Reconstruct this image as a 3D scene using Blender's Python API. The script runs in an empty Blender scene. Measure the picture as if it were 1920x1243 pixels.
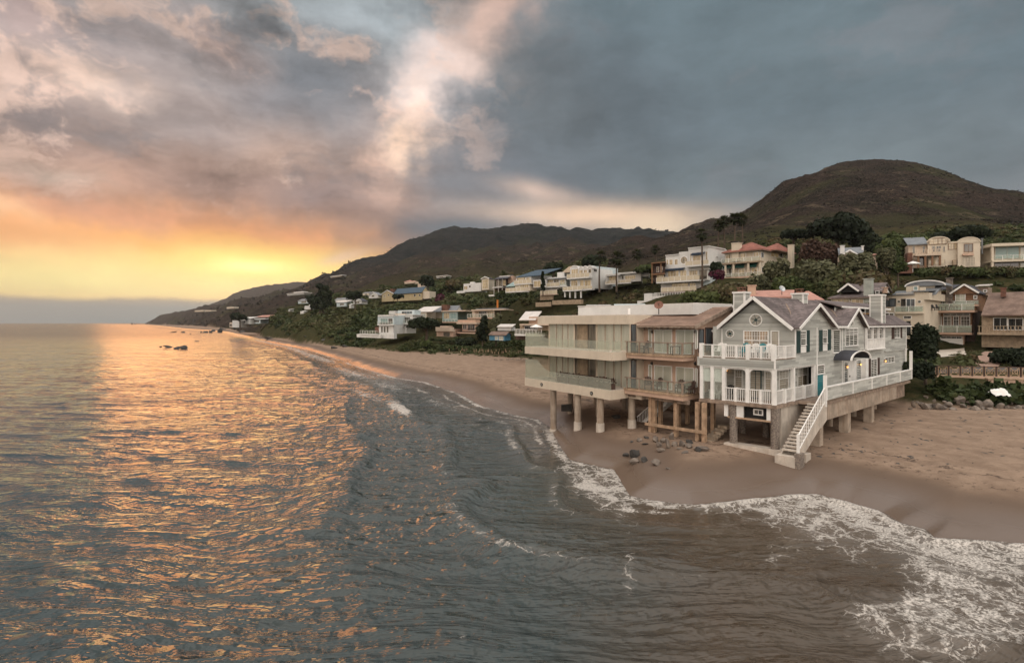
import bpy, math, random
import numpy as np
from mathutils import Vector, Matrix

# ------------------------------------------------------------------ camera, sky, sun, exposure
S = bpy.context.scene
COL = S.collection
F, CX, HY, H = 1000.0, 960.0, 605.0, 10.8      # focal length and horizon of the photograph in its pixels, camera height in m

cam = bpy.data.cameras.new('camera')
cam.lens = 36.0 * F / 1920.0
cam.sensor_width = 36.0
cam.shift_y = -(621.5 - HY) / 1920.0
cam.clip_start = 0.1
cam.clip_end = 60000
camo = bpy.data.objects.new('camera', cam)
COL.objects.link(camo)
camo.location = (0, 0, H)
camo.rotation_euler = (math.radians(90), 0, 0)
S.camera = camo

def lin(c):
    return tuple(((x / 12.92) if x <= 0.04045 else ((x + 0.055) / 1.055) ** 2.4) for x in c)

SUN_AZ, SUN_EL = math.radians(-27), math.radians(7)
sl = bpy.data.lights.new('sun', 'SUN')
sl.energy = 0.26
sl.angle = math.radians(22)
sl.color = (1.0, 0.38, 0.12)
so = bpy.data.objects.new('sun', sl)
COL.objects.link(so)
sd = Vector((math.sin(SUN_AZ) * math.cos(SUN_EL), math.cos(SUN_AZ) * math.cos(SUN_EL), math.sin(SUN_EL)))
so.rotation_euler = sd.to_track_quat('Z', 'Y').to_euler()
so.location = (-60, 60, 60)

class NT:
    """tiny helper for node trees"""
    def __init__(s, nt):
        s.nt = nt
        nt.nodes.clear()
    def n(s, t, **kw):
        nd = s.nt.nodes.new(t)
        for k, v in kw.items():
            if k.startswith('i_'):
                key = k[2:]
                key = int(key) if key.isdigit() else key.replace('_', ' ')
                s.put(nd.inputs[key], v)
            else:
                setattr(nd, k, v)
        return nd
    def put(s, sock, v):
        if isinstance(v, bpy.types.NodeSocket):
            s.nt.links.new(v, sock)
        else:
            sock.default_value = v
    def math(s, op, a, b=0.0, c=0.0, clamp=False):
        nd = s.nt.nodes.new('ShaderNodeMath'); nd.operation = op; nd.use_clamp = clamp
        s.put(nd.inputs[0], a); s.put(nd.inputs[1], b); s.put(nd.inputs[2], c)
        return nd.outputs[0]
    def vmath(s, op, a, b=(0, 0, 0), out=0):
        nd = s.nt.nodes.new('ShaderNodeVectorMath'); nd.operation = op
        s.put(nd.inputs[0], a); s.put(nd.inputs[1], b)
        return nd.outputs[out]
    def mix(s, fac, a, b, blend='MIX'):
        nd = s.nt.nodes.new('ShaderNodeMix'); nd.data_type = 'RGBA'; nd.blend_type = blend
        s.put(nd.inputs['Factor'], fac)
        for k, v in ((6, a), (7, b)):
            if not isinstance(v, bpy.types.NodeSocket) and len(v) == 3: v = tuple(v) + (1,)
            s.put(nd.inputs[k], v)
        return nd.outputs[2]
    def ramp(s, fac, stops, interp='LINEAR'):
        nd = s.nt.nodes.new('ShaderNodeValToRGB'); s.put(nd.inputs[0], fac)
        cr = nd.color_ramp; cr.interpolation = interp
        while len(cr.elements) > 1: cr.elements.remove(cr.elements[0])
        for i, (p, c) in enumerate(stops):
            e = cr.elements[0] if i == 0 else cr.elements.new(p)
            e.position = p
            e.color = (tuple(c) + (1,))[:4] if hasattr(c, '__len__') else (c, c, c, 1)
        return nd.outputs[0]
    def noise(s, vec, scale, detail=4, rough=.55, dist=0, out=0):
        nd = s.nt.nodes.new('ShaderNodeTexNoise')
        s.put(nd.inputs['Vector'], vec); nd.inputs['Scale'].default_value = scale
        nd.inputs['Detail'].default_value = detail; nd.inputs['Roughness'].default_value = rough
        nd.inputs['Distortion'].default_value = dist
        return nd.outputs[out]
    def smooth(s, x, a, b, o0=0., o1=1.):
        nd = s.nt.nodes.new('ShaderNodeMapRange'); nd.interpolation_type = 'SMOOTHSTEP'
        s.put(nd.inputs[0], x)
        for i, v in enumerate((a, b, o0, o1)): s.put(nd.inputs[i + 1], v)
        return nd.outputs[0]

def make_sky():
    w = bpy.data.worlds.new('World'); S.world = w; w.use_nodes = True
    t = NT(w.node_tree)
    tc = t.n('ShaderNodeTexCoord').outputs['Generated']
    def sep(v):
        x = t.n('ShaderNodeSeparateXYZ', i_0=v); return x.outputs
    # cloud edges: the direction is warped by two scales of noise before the colours are looked up
    n1 = t.vmath('SUBTRACT', t.noise(tc, 2.6, 3, .5, 0, 1), (.5, .5, .5))
    n2 = t.vmath('SUBTRACT', t.noise(tc, 9.0, 4, .6, 0, 1), (.5, .5, .5))
    wp = t.vmath('ADD', tc, t.vmath('MULTIPLY', n1, (.14, .14, .08)))
    wp = t.vmath('ADD', wp, t.vmath('MULTIPLY', n2, (.15, .15, .06)))
    wp2 = t.vmath('ADD', tc, t.vmath('MULTIPLY', n2, (.05, .05, .012)))
    def azel(v):
        x, y, z = sep(v)[:3]
        r = t.math('SQRT', t.math('ADD', t.math('MULTIPLY', x, x), t.math('MULTIPLY', y, y)))
        return t.math('ARCTAN2', x, y), t.math('ARCTAN2', z, r)
    az, el = azel(wp)
    az2, el2 = azel(wp2)
    az0, el0 = azel(tc)
    D = math.radians
    C = lin
    def el_ramp(e, stops):
        u = t.math('MULTIPLY', e, 1 / D(90))
        return t.ramp(u, [(max(0, a / 90), C(c)) for a, c in stops])
    # warm seaward side, cool landward side
    emix = t.math('ADD', t.math('MULTIPLY', el, .75), t.math('MULTIPLY', el2, .25))
    left = el_ramp(emix, [(0, (1, .83, .56)), (3.0, (1, .865, .60)), (5.2, (1, .82, .56)), (7.4, (.95, .69, .48)),
                          (11.5, (.78, .61, .52)), (16, (.68, .59, .55)), (22, (.65, .61, .60)), (31, (.63, .64, .65)),
                          (50, (.95, .93, .91)), (90, (1.0, .98, .96))])
    right = el_ramp(emix, [(0, (.60, .58, .56)), (8, (.52, .53, .54)), (13, (.44, .475, .50)), (20, (.405, .465, .50)),
                           (31, (.395, .46, .49)), (50, (.85, .87, .88)), (90, (1.0, .98, .96))])
    m = t.smooth(az, D(-16), D(4))
    col = t.mix(m, left, right)
    back = t.smooth(t.math('ABSOLUTE', az0), D(75), D(140))
    col = t.mix(back, col, el_ramp(el0, [(0, (1.0, .93, .87)), (25, (1.0, .96, .92)), (90, (1.0, .98, .96))]))
    vec = t.n('ShaderNodeCombineXYZ', i_0=az, i_1=el).outputs[0]
    vec2 = t.n('ShaderNodeCombineXYZ', i_0=az2, i_1=el2).outputs[0]
    vec0 = t.n('ShaderNodeCombineXYZ', i_0=az0, i_1=el0).outputs[0]
    def blob(col, px, py, rx, ry, rot, c, amt, v=None):
        # a patch of cloud or clear sky; centre and size given in degrees-equivalents of the photograph's pixels
        dx = (px - CX) / F
        a = math.atan(dx); e = math.atan((HY - py) / F * math.cos(a))
        k = math.cos(a)
        mp = t.n('ShaderNodeMapping', vector_type='TEXTURE')
        t.put(mp.inputs[0], v or vec)
        mp.inputs['Location'].default_value = (a, e, 0)
        mp.inputs['Rotation'].default_value = (0, 0, D(rot))
        mp.inputs['Scale'].default_value = (rx / F * k * k, ry / F * k, 1)
        r2 = t.vmath('DOT_PRODUCT', mp.outputs[0], mp.outputs[0], 1)
        g = t.math('POWER', 2.71828, t.math('MULTIPLY', r2, -1.0))
        return t.mix(t.math('MULTIPLY', g, amt), col, C(c))
    B = [  # px, py, rx, ry, rot, colour, amount
        (1500, 120, 420, 160, 0, (.39, .445, .47), .7),
        (1150, 190, 260, 120, -20, (.40, .445, .475), .8),
        (1800, 260, 200, 70, 10, (.37, .41, .43), .6),
        (1450, 330, 330, 60, 0, (.45, .50, .52), .7),
        (960, 330, 150, 90, 0, (.41, .44, .47), .9),
        (700, 40, 260, 70, 0, (.60, .64, .66), .8),
        (420, 90, 110, 35, -15, (.76, .66, .63), .7),
        (150, 60, 180, 60, 0, (.63, .57, .56), .6),
        (30, 20, 90, 70, 0, (.70, .60, .58), .6),
        (190, 165, 95, 28, -12, (.86, .75, .68), .85),
        (60, 225, 170, 50, -5, (.49, .46, .46), .85),
        (330, 230, 120, 40, -10, (.56, .53, .53), .6),
        (600, 150, 90, 50, 0, (.45, .48, .51), .85),
        (500, 185, 110, 40, 0, (.50, .50, .52), .6),
        (640, 200, 80, 60, 0, (.47, .48, .50), .6),
        (975, 5, 40, 60, -45, (.86, .72, .66), .85), (910, 65, 36, 75, -48, (.95, .80, .73), .95), (840, 120, 44, 75, -50, (.88, .80, .77), .9),
        (795, 185, 36, 80, -28, (.86, .79, .76), .85), (1010, 190, 110, 90, -40, (.43, .46, .48), .75), (860, 300, 70, 90, -30, (.47, .48, .50), .7),
        (758, 262, 30, 62, -28, (1, .86, .76), 1.0),
        (715, 335, 30, 55, 10, (.90, .74, .66), .75),
        (520, 300, 90, 26, 8, (.86, .73, .66), .7),
        (70, 325, 110, 22, -5, (.80, .72, .66), .75),
        (440, 345, 190, 36, 0, (.62, .53, .50), .6),
        (120, 370, 120, 26, 0, (.60, .50, .46), .6),
        (620, 360, 90, 40, 0, (.55, .50, .50), .7),
        (800, 410, 110, 34, 0, (.44, .45, .47), .85),
        (700, 450, 80, 26, 15, (.56, .50, .49), .7),
        (30, 395, 90, 16, -10, (1, .80, .60), .8),
        (400, 425, 200, 26, 0, (.90, .62, .42), .75),
        (560, 440, 90, 20, 0, (.92, .62, .46), .8), (250, 400, 220, 22, 3, (.86, .62, .50), .6), (380, 445, 260, 16, 0, (1, .70, .42), .6),
        (70, 440, 110, 14, 0, (.95, .68, .46), .75),
    ]
    for b in B: col = blob(col, *b)
    B2 = [
        (1120, 405, 190, 24, -3, (.93, .80, .69), 1.0),
        (1230, 425, 80, 26, 0, (.96, .86, .74), .9),
        (1010, 360, 75, 16, -12, (.80, .70, .64), .8),
        (870, 425, 90, 14, 0, (.40, .44, .47), .8),
        (480, 492, 210, 34, 0, (1, .90, .50), .9),
        (470, 500, 70, 14, 0, (1, 1, .66), 1.0),
        (640, 482, 45, 10, 15, (.93, .78, .66), .7),
        (150, 520, 300, 36, 0, (1, .93, .63), .7),
    ]
    for b in B2: col = blob(col, *b, v=vec2)
    # soft mottling of the cloud deck
    mo = t.noise(t.vmath('MULTIPLY', wp, (1, 1, 2.2)), 3.2, 6, .58)
    mo2 = t.noise(t.vmath('MULTIPLY', wp2, (1, 1, 3.0)), 7.0, 4, .6)
    k = t.math('MULTIPLY', t.math('ADD', t.math('SUBTRACT', mo, .5), t.math('MULTIPLY', t.math('SUBTRACT', mo2, .5), .35)), t.smooth(el0, D(6), D(14), .25, 1.0))
    k = t.math('ADD', 1.0, t.math('MULTIPLY', k, t.smooth(m, 0, 1, 2.5, 1.25)))
    hl = t.noise(t.vmath('MULTIPLY', wp, (1, 1, 2.0)), 5.0, 7, .6)
    hm = t.math('MULTIPLY', t.smooth(hl, .54, .64), t.math('MULTIPLY', t.math('SUBTRACT', 1.0, m), t.smooth(el0, D(8), D(13))))
    col = t.mix(t.math('MULTIPLY', hm, .65), col, C((.90, .77, .70)))
    dk = t.noise(t.vmath('MULTIPLY', wp, (1, 1, 2.4)), 3.6, 6, .6)
    col = t.mix(t.math('MULTIPLY', t.math('MULTIPLY', t.smooth(dk, .56, .68), t.smooth(el0, D(10), D(16))), .45), col, C((.47, .48, .50)))
    kk = t.n('ShaderNodeCombineXYZ', i_0=k, i_1=k, i_2=k).outputs[0]
    col = t.vmath('MULTIPLY', col, kk)
    # the fog bank lying on the sea horizon
    edge = t.math('ADD', D(2.0), t.math('MULTIPLY', t.math('SUBTRACT', t.noise(tc, 14, 3), .5), D(.9)))
    dd = t.math('SUBTRACT', el0, edge)
    fog = t.math('MULTIPLY', t.smooth(dd, D(-.25), D(.4), 1, 0), t.smooth(az0, D(-34), D(-12), 1, .85))
    fcol = t.ramp(t.math('MULTIPLY', el0, 1 / D(3)), [(0, C((.47, .54, .56))), (.45, C((.54, .57, .56))), (.75, C((.74, .65, .55)))])
    col = t.mix(t.math('MULTIPLY', fog, .93), col, fcol)
    # below the horizon: the same fog
    col = t.mix(t.smooth(el0, D(-1.0), D(0)), C((.40, .45, .45)), col)
    # the high and landward sky, out of the picture, is brightened to light the houses
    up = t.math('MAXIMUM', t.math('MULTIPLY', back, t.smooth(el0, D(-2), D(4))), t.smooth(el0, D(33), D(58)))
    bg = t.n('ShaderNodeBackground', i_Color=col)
    ga = t.math('MULTIPLY', t.math('ADD', az0, D(26)), 1 / D(13))
    glow = t.math('MULTIPLY', t.smooth(el0, D(9), D(3)), t.math('POWER', 2.71828, t.math('MULTIPLY', t.math('MULTIPLY', ga, ga), -1.0)))
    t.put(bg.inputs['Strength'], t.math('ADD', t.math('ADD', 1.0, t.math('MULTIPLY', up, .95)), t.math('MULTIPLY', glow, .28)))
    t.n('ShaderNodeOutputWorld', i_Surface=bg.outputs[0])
    w.cycles.sampling_method = 'MANUAL'
    w.cycles.sample_map_resolution = 512
make_sky()
S.view_settings.view_transform = 'Standard'
S.view_settings.look = 'None'
S.view_settings.exposure = 0.12
S.view_settings.gamma = 1.0
S.view_settings.use_curve_mapping = False
S.cycles.use_denoising = True
S.cycles.max_bounces = 6
S.cycles.diffuse_bounces = 2
S.cycles.glossy_bounces = 3
S.cycles.transparent_max_bounces = 10
S.cycles.transmission_bounces = 3
S.cycles.volume_bounces = 0
S.cycles.sample_clamp_indirect = 4.0
S.cycles.caustics_reflective = False
S.cycles.caustics_refractive = False

# ------------------------------------------------------------------ helpers
rng = random.Random(7)
def P(px, py, D): return Vector(((px - CX) / F * D, D, H - (py - HY) / F * D))
def G(px, py, z=0.0): return P(px, py, (H - z) * F / (py - HY))

def tag(o, label=None, cat=None, group=None, kind=None):
    if label: o['label'] = label
    if cat: o['category'] = cat
    if group: o['group'] = group
    if kind: o['kind'] = kind
    return o

def empty(name, loc=(0, 0, 0), label=None, cat=None, group=None):
    o = bpy.data.objects.new(name, None); COL.objects.link(o); o.location = loc
    o.empty_display_size = .3
    return tag(o, label, cat, group)

def npmesh(name, V, Q, mat, attrs=None, smooth=False):
    """mesh from numpy arrays: V (n,3), Q (m,k)"""
    V = np.asarray(V, dtype=np.float32); Q = np.asarray(Q, dtype=np.int32)
    me = bpy.data.meshes.new(name)
    k = Q.shape[1]
    me.vertices.add(len(V)); me.vertices.foreach_set('co', V.ravel())
    me.loops.add(Q.size); me.loops.foreach_set('vertex_index', Q.ravel())
    me.polygons.add(len(Q)); me.polygons.foreach_set('loop_start', np.arange(0, Q.size, k, dtype=np.int32))
    if smooth: me.polygons.foreach_set('use_smooth', np.ones(len(Q), dtype=bool))
    for an, av in (attrs or {}).items():
        av = np.asarray(av, dtype=np.float32)
        if av.ndim == 1:
            a = me.attributes.new(an, 'FLOAT', 'POINT'); a.data.foreach_set('value', av)
        else:
            a = me.attributes.new(an, 'FLOAT_COLOR', 'POINT')
            a.data.foreach_set('color', np.c_[av[:, :3], np.ones(len(av), dtype=np.float32)].astype(np.float32).ravel())
    me.update(calc_edges=True)
    if mat: me.materials.append(mat)
    return me

def obj(name, me, parent=None, loc=None, **kw):
    o = bpy.data.objects.new(name, me); COL.objects.link(o)
    if parent: o.parent = parent
    if loc is not None: o.location = loc
    return tag(o, **kw)

# vectorised value noise
def _h(ix, iy, s):
    n = (ix * 374761393 + iy * 668265263 + s * 1442695041) & 0xffffffff
    n = ((n ^ (n >> 13)) * 1274126177) & 0xffffffff
    n = n ^ (n >> 16)
    return (n & 0xffff) / 65535.0
def vn(x, y, s=0):
    ix = np.floor(x).astype(np.int64); iy = np.floor(y).astype(np.int64)
    fx = x - ix; fy = y - iy
    fx = fx * fx * (3 - 2 * fx); fy = fy * fy * (3 - 2 * fy)
    a = _h(ix, iy, s); b = _h(ix + 1, iy, s); c = _h(ix, iy + 1, s); d = _h(ix + 1, iy + 1, s)
    return (a * (1 - fx) + b * fx) * (1 - fy) + (c * (1 - fx) + d * fx) * fy
def fbm(x, y, o=4, s=0, g=.5):
    r = 0; a = 1; t = 0
    for i in range(o):
        r = r + a * (vn(x * 2 ** i, y * 2 ** i, s + i) - .5); t += a; a *= g
    return r / t * 2
def ridged(x, y, o=4, s=0):
    r = 0; a = 1; t = 0
    for i in range(o):
        r = r + a * (1 - np.abs(2 * vn(x * 2 ** i, y * 2 ** i, s + i) - 1)); t += a; a *= .5
    return r / t
def sstep(x, a, b):
    t = np.clip((x - a) / (b - a), 0, 1); return t * t * (3 - 2 * t)

# ------------------------------------------------------------------ materials
MATS = {}
def new_mat(name):
    m = bpy.data.materials.new(name); m.use_nodes = True
    MATS[name] = m
    return m, NT(m.node_tree)
def finish(t, bsdf, disp=None):
    t.n('ShaderNodeOutputMaterial', i_Surface=bsdf)
def M(name, c, rough=.75, var=.12, scale=2.0, bump=.15, c2=None, metal=0., spec=.4, fine=14.0, bdist=.02, emit=None, estr=0, stain=0.0):
    """plain weathered surface: two scales of tone variation, vertical stains, fine bump"""
    if name in MATS: return MATS[name]
    m, t = new_mat(name)
    pos = t.n('ShaderNodeNewGeometry').outputs['Position']
    n1 = t.noise(pos, scale, 5, .6)
    n2 = t.noise(pos, fine, 3, .6)
    c = tuple(c)
    d = tuple(x * (1 - var * 1.6) for x in c) if c2 is None else c2
    l = tuple(min(1, x * (1 + var)) for x in c)
    f = t.smooth(n1, .3, .7)
    colr = t.mix(f, d, l)
    colr = t.mix(t.math('MULTIPLY', t.smooth(n2, .35, .75), .35), colr, tuple(x * (1 - var * 1.5) for x in c))
    if stain:
        st = t.noise(t.vmath('MULTIPLY', pos, (3.5, 3.5, .35)), 1.0, 4, .6)
        colr = t.mix(t.math('MULTIPLY', t.smooth(st, .48, .7), stain), colr, tuple(x * k for x, k in zip(c, (.55, .42, .32))))
    b = t.n('ShaderNodeBump', i_Strength=bump, i_Distance=bdist, i_Height=n2)
    p = t.n('ShaderNodeBsdfPrincipled', i_Roughness=rough, i_Metallic=metal, i_Normal=b.outputs[0])
    t.put(p.inputs['Base Color'], colr)
    p.inputs['Specular IOR Level'].default_value = spec
    if emit:
        p.inputs['Emission Color'].default_value = tuple(emit) + (1,)
        p.inputs['Emission Strength'].default_value = estr
    finish(t, p.outputs[0])
    return m
# ------------------------------------------------------------------ the coast: shoreline, terrain table, height function
SH = [G(*p) for p in [(2600, 1190), (2200, 1075), (1990, 1032), (1920, 1022), (1882, 1018), (1826, 1014), (1749, 1010), (1735, 994),
      (1685, 981), (1655, 962), (1583, 941), (1527, 928), (1470, 930), (1399, 938), (1300, 948), (1228, 940), (1180, 930), (1165, 905), (1150, 880),
      (1110, 872), (1068, 862), (1052, 840), (1041, 820), (1032, 803), (1009, 786), (965, 778), (902, 761), (861, 738), (800, 717), (742, 708),
      (679, 690), (640, 676), (577, 656), (500, 641), (455, 630), (425, 623), (395, 619.5), (350, 617), (300, 611), (262, 607.6)]]
SHX = np.array([[p.x, p.y] for p in SH])
_far = np.array([[SHX[-1][0] - 600, SHX[-1][1] + 400], [-9000, 14000], [-20000, 9000], [-20000, -20000], [9000, -20000], [SHX[0][0] + 200, -200], [SHX[0][0] + 30, SHX[0][1] - 10]])
WPOLY = np.vstack([SHX, _far])
def shore_dist(x, y):
    """signed distance to the waterline: + on land, - over water"""
    x = np.asarray(x, float); y = np.asarray(y, float)
    best = np.full(x.shape, 1e12)
    for (ax, ay), (bx, by) in zip(SHX[:-1], SHX[1:]):
        dx, dy = bx - ax, by - ay
        t = np.clip(((x - ax) * dx + (y - ay) * dy) / (dx * dx + dy * dy), 0, 1)
        best = np.minimum(best, (x - ax - t * dx) ** 2 + (y - ay - t * dy) ** 2)
    inside = np.zeros(x.shape, bool)
    n = len(WPOLY)
    for i in range(n):
        x1, y1 = WPOLY[i]; x2, y2 = WPOLY[(i + 1) % n]
        if y1 == y2: continue
        c = ((y1 > y) != (y2 > y)) & (x < (x2 - x1) * (y - y1) / (y2 - y1) + x1)
        inside ^= c
    return np.where(inside, -1, 1) * np.sqrt(best)

# ground profiles: photograph column -> (depth m, row the ground would show at)
TB = {
 150: [(8000, 625)],
 255: [(3600, 620), (9000, 640)],
 275: [(2900, 608.3), (3300, 602), (4200, 606), (7000, 640)],
 300: [(2300, 609.3), (2600, 600), (3100, 592), (4300, 596), (7000, 620)],
 350: [(1500, 612), (1750, 600), (2400, 584), (4000, 588), (7000, 610)],
 400: [(900, 616), (1000, 606), (1600, 591), (2300, 572), (3400, 584), (4600, 568), (8000, 600)],
 450: [(520, 621), (600, 613), (1000, 592), (1900, 562), (3200, 578), (4400, 544), (8000, 590)],
 500: [(330, 631.6), (365, 614), (600, 596), (1200, 575), (1900, 549), (3000, 562), (4400, 533), (8000, 570)],
 560: [(240, 641.5), (275, 617), (340, 596), (600, 573), (1100, 553), (1800, 539), (3000, 556), (4400, 529), (8000, 570)],
 620: [(205, 648), (235, 624), (280, 600), (330, 578), (500, 560), (900, 540), (1500, 516), (3000, 545), (4400, 534), (8000, 570)],
 680: [(175, 655), (210, 634), (260, 603), (320, 574), (480, 552), (850, 524), (1400, 491), (2500, 540)],
 740: [(158, 660), (196, 637), (235, 602), (285, 570), (400, 548), (700, 518), (1000, 492), (1500, 466), (2500, 530)],
 800: [(148, 664), (190, 637), (225, 600), (275, 570), (350, 553), (600, 515), (1000, 470), (1500, 442), (2500, 520)],
 870: [(138, 669), (186, 638), (212, 604), (245, 568), (300, 548), (500, 520), (1000, 458), (1500, 421), (2500, 500)],
 940: [(130, 673), (170, 640), (196, 598), (222, 560), (265, 545), (500, 515), (1000, 455), (1500, 422), (2500, 500)],
 1000: [(122, 677), (150, 650), (172, 600), (195, 556), (235, 540), (500, 508), (1000, 450), (1500, 424), (2500, 500)],
 1060: [(112, 683), (136, 650), (155, 600), (174, 556), (210, 534), (500, 500), (1000, 446), (1500, 424), (2500, 500)],
 1120: [(100, 693), (125, 645), (145, 595), (162, 552), (200, 522), (450, 488), (700, 467), (1000, 474), (1500, 424), (2500, 500)],
 1180: [(88, 700), (112, 640), (135, 588), (154, 545), (190, 516), (400, 480), (700, 455), (1000, 466), (1600, 433), (2500, 500)],
 1250: [(78, 700), (102, 640), (118, 585), (134, 552), (170, 508), (350, 474), (650, 444), (900, 462), (1700, 442), (2500, 500)],
 1300: [(76, 700), (98, 640), (114, 575), (132, 545), (165, 500), (350, 455), (600, 418), (900, 440), (2000, 460), (2500, 500)],
 1350: [(74, 700), (92, 640), (108, 575), (122, 532), (160, 494), (350, 440), (600, 411), (900, 430), (2500, 500)],
 1400: [(72, 700), (88, 640), (106, 570), (124, 524), (160, 485), (300, 440), (500, 396), (900, 430), (2500, 500)],
 1450: [(70, 700), (86, 640), (104, 565), (124, 515), (155, 478), (300, 420), (540, 359), (900, 420), (2500, 500)],
 1510: [(68, 700), (86, 645), (104, 560), (122, 508), (150, 478), (280, 425), (600, 327), (900, 372), (2500, 500)],
 1560: [(64, 710), (84, 650), (104, 568), (120, 515), (145, 483), (280, 425), (650, 312), (900, 350), (2500, 500)],
 1615: [(60, 725), (82, 655), (104, 570), (120, 515), (140, 485), (280, 425), (680, 309), (900, 345), (2500, 500)],
 1700: [(56, 755), (63, 700), (80, 664), (100, 655), (106, 560), (116, 514), (140, 478), (280, 420), (680, 311), (900, 345), (2500, 500)],
 1740: [(54, 768), (62, 708), (80, 672), (100, 655), (106, 560), (114, 514), (140, 472), (280, 415), (660, 317), (900, 350), (2500, 500)],
 1810: [(53, 770), (61, 712), (66, 692), (80, 665), (98, 655), (104, 560), (113, 512), (140, 468), (280, 410), (620, 347), (900, 380), (2500, 500)],
 1850: [(53, 770), (61, 712), (66, 690), (80, 660), (96, 655), (102, 560), (112, 508), (140, 468), (280, 412), (600, 360), (900, 390), (2500, 500)],
 1920: [(53, 770), (60, 715), (66, 690), (80, 660), (96, 655), (102, 560), (112, 508), (140, 468), (280, 415), (600, 375), (900, 400), (2500, 500)],
 2300: [(53, 770), (60, 715), (66, 690), (80, 660), (96, 655), (102, 560), (112, 508), (140, 468), (280, 430), (600, 410), (900, 430), (2500, 500)],
}
_LD = np.linspace(math.log(40), math.log(9000), 260)
_CPX = np.array(sorted(TB))
_TZ = []
for _c in _CPX:
    prof = TB[_c]
    ds = [math.log(d) for d, _ in prof]; zs = [H - (r - HY) / F * d for d, r in prof]
    ds = [ds[0] - .16] + ds; zs = [zs[0] - 14 - .01 * prof[0][0]] + zs
    _TZ.append(np.interp(_LD, ds, zs))
_TZ = np.array(_TZ)
_k = np.array([.25, .5, .25])
_FPX = np.linspace(_CPX[0], _CPX[-1], 216)
_TZ = np.array([np.interp(_FPX, _CPX, _TZ[:, j]) for j in range(_TZ.shape[1])]).T
_CPX = _FPX
_g = np.exp(-(np.arange(-4, 5) / 1.9) ** 2); _g /= _g.sum()
_TZ = np.apply_along_axis(lambda a: np.convolve(np.pad(a, 4, 'edge'), _g, 'valid'), 0, _TZ)
for _ in range(2): _TZ = np.apply_along_axis(lambda a: np.convolve(np.pad(a, 1, 'edge'), _k, 'valid'), 1, _TZ)
def table_z(x, y):
    y = np.maximum(y, 5.0)
    px = np.clip(CX + F * x / y, _CPX[0], _CPX[-1])
    i = np.clip(np.searchsorted(_CPX, px) - 1, 0, len(_CPX) - 2)
    f = (px - _CPX[i]) / (_CPX[i + 1] - _CPX[i])
    g = np.clip((np.log(y) - _LD[0]) / (_LD[1] - _LD[0]), 0, len(_LD) - 1.001)
    j = g.astype(int); gj = g - j
    a = _TZ[i, j] * (1 - gj) + _TZ[i, j + 1] * gj
    b = _TZ[i + 1, j] * (1 - gj) + _TZ[i + 1, j + 1] * gj
    return a * (1 - f) + b * f
def land_z(x, y, detail=True):
    """height of the ground; also returns masks"""
    x = np.asarray(x, float); y = np.asarray(y, float)
    d = shore_dist(x, y)
    dn = d + fbm(x * .25, y * .25, 3, 5) * np.clip(np.abs(d) * .3, 0, 1.2)
    beach = np.where(dn > 0, 1.75 * (1 - np.exp(-np.maximum(dn, 0) / 3.6)) + .012 * np.clip(dn, 0, 60), .16 * dn)
    beach = np.maximum(beach, -7.0)
    beach = beach + np.where(d > 3, fbm(x * .5, y * .5, 4, 11) * .10 * sstep(d, 3, 9), 0)
    hill = table_z(x, y)
    k = sstep(hill - beach, -.8, 1.2)
    mt = sstep(y, 230, 520) 
    if detail:
        r = ridged(x / 260 + .3, y / 340, 5, 21) - .70
        r2 = ridged(x / 70, y / 90, 4, 31) - .66
        r3 = ridged(x / 95 + .2 * fbm(x / 60, y / 60, 2, 4), y / 420 + 3, 3, 87) - .74
        hill = hill + sstep(y, 190, 330) * np.clip(y, 0, 900) * .040 * r3 * (1 - .8 * sstep(y, 430, 600) * sstep(x / y, .3, .5)) * sstep(x / y, -.25, .1) * sstep(y, 1500, 900)
        hill = hill + mt * np.clip(y, 0, 900) * (.055 * r + .026 * r2) * (1 - .6 * sstep(y, 430, 600) * sstep(x / y, .3, .5)) + sstep(y, 95, 200) * fbm(x / 18, y / 18, 4, 3) * 1.6
    z = beach * (1 - k) + np.maximum(hill, beach) * k
    return z, d, k, mt
def gz(x, y): return float(land_z(np.array([x]), np.array([y]))[0][0])

def graded_grid(px, ds):
    PX, DD = np.meshgrid(px, ds)
    X = (PX - CX) / F * DD
    Q = []
    nr, nc = PX.shape
    idx = np.arange(nr * nc).reshape(nr, nc)
    Q = np.stack([idx[:-1, :-1], idx[:-1, 1:], idx[1:, 1:], idx[1:, :-1]], -1).reshape(-1, 4)
    return X.ravel(), DD.ravel(), Q

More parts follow.
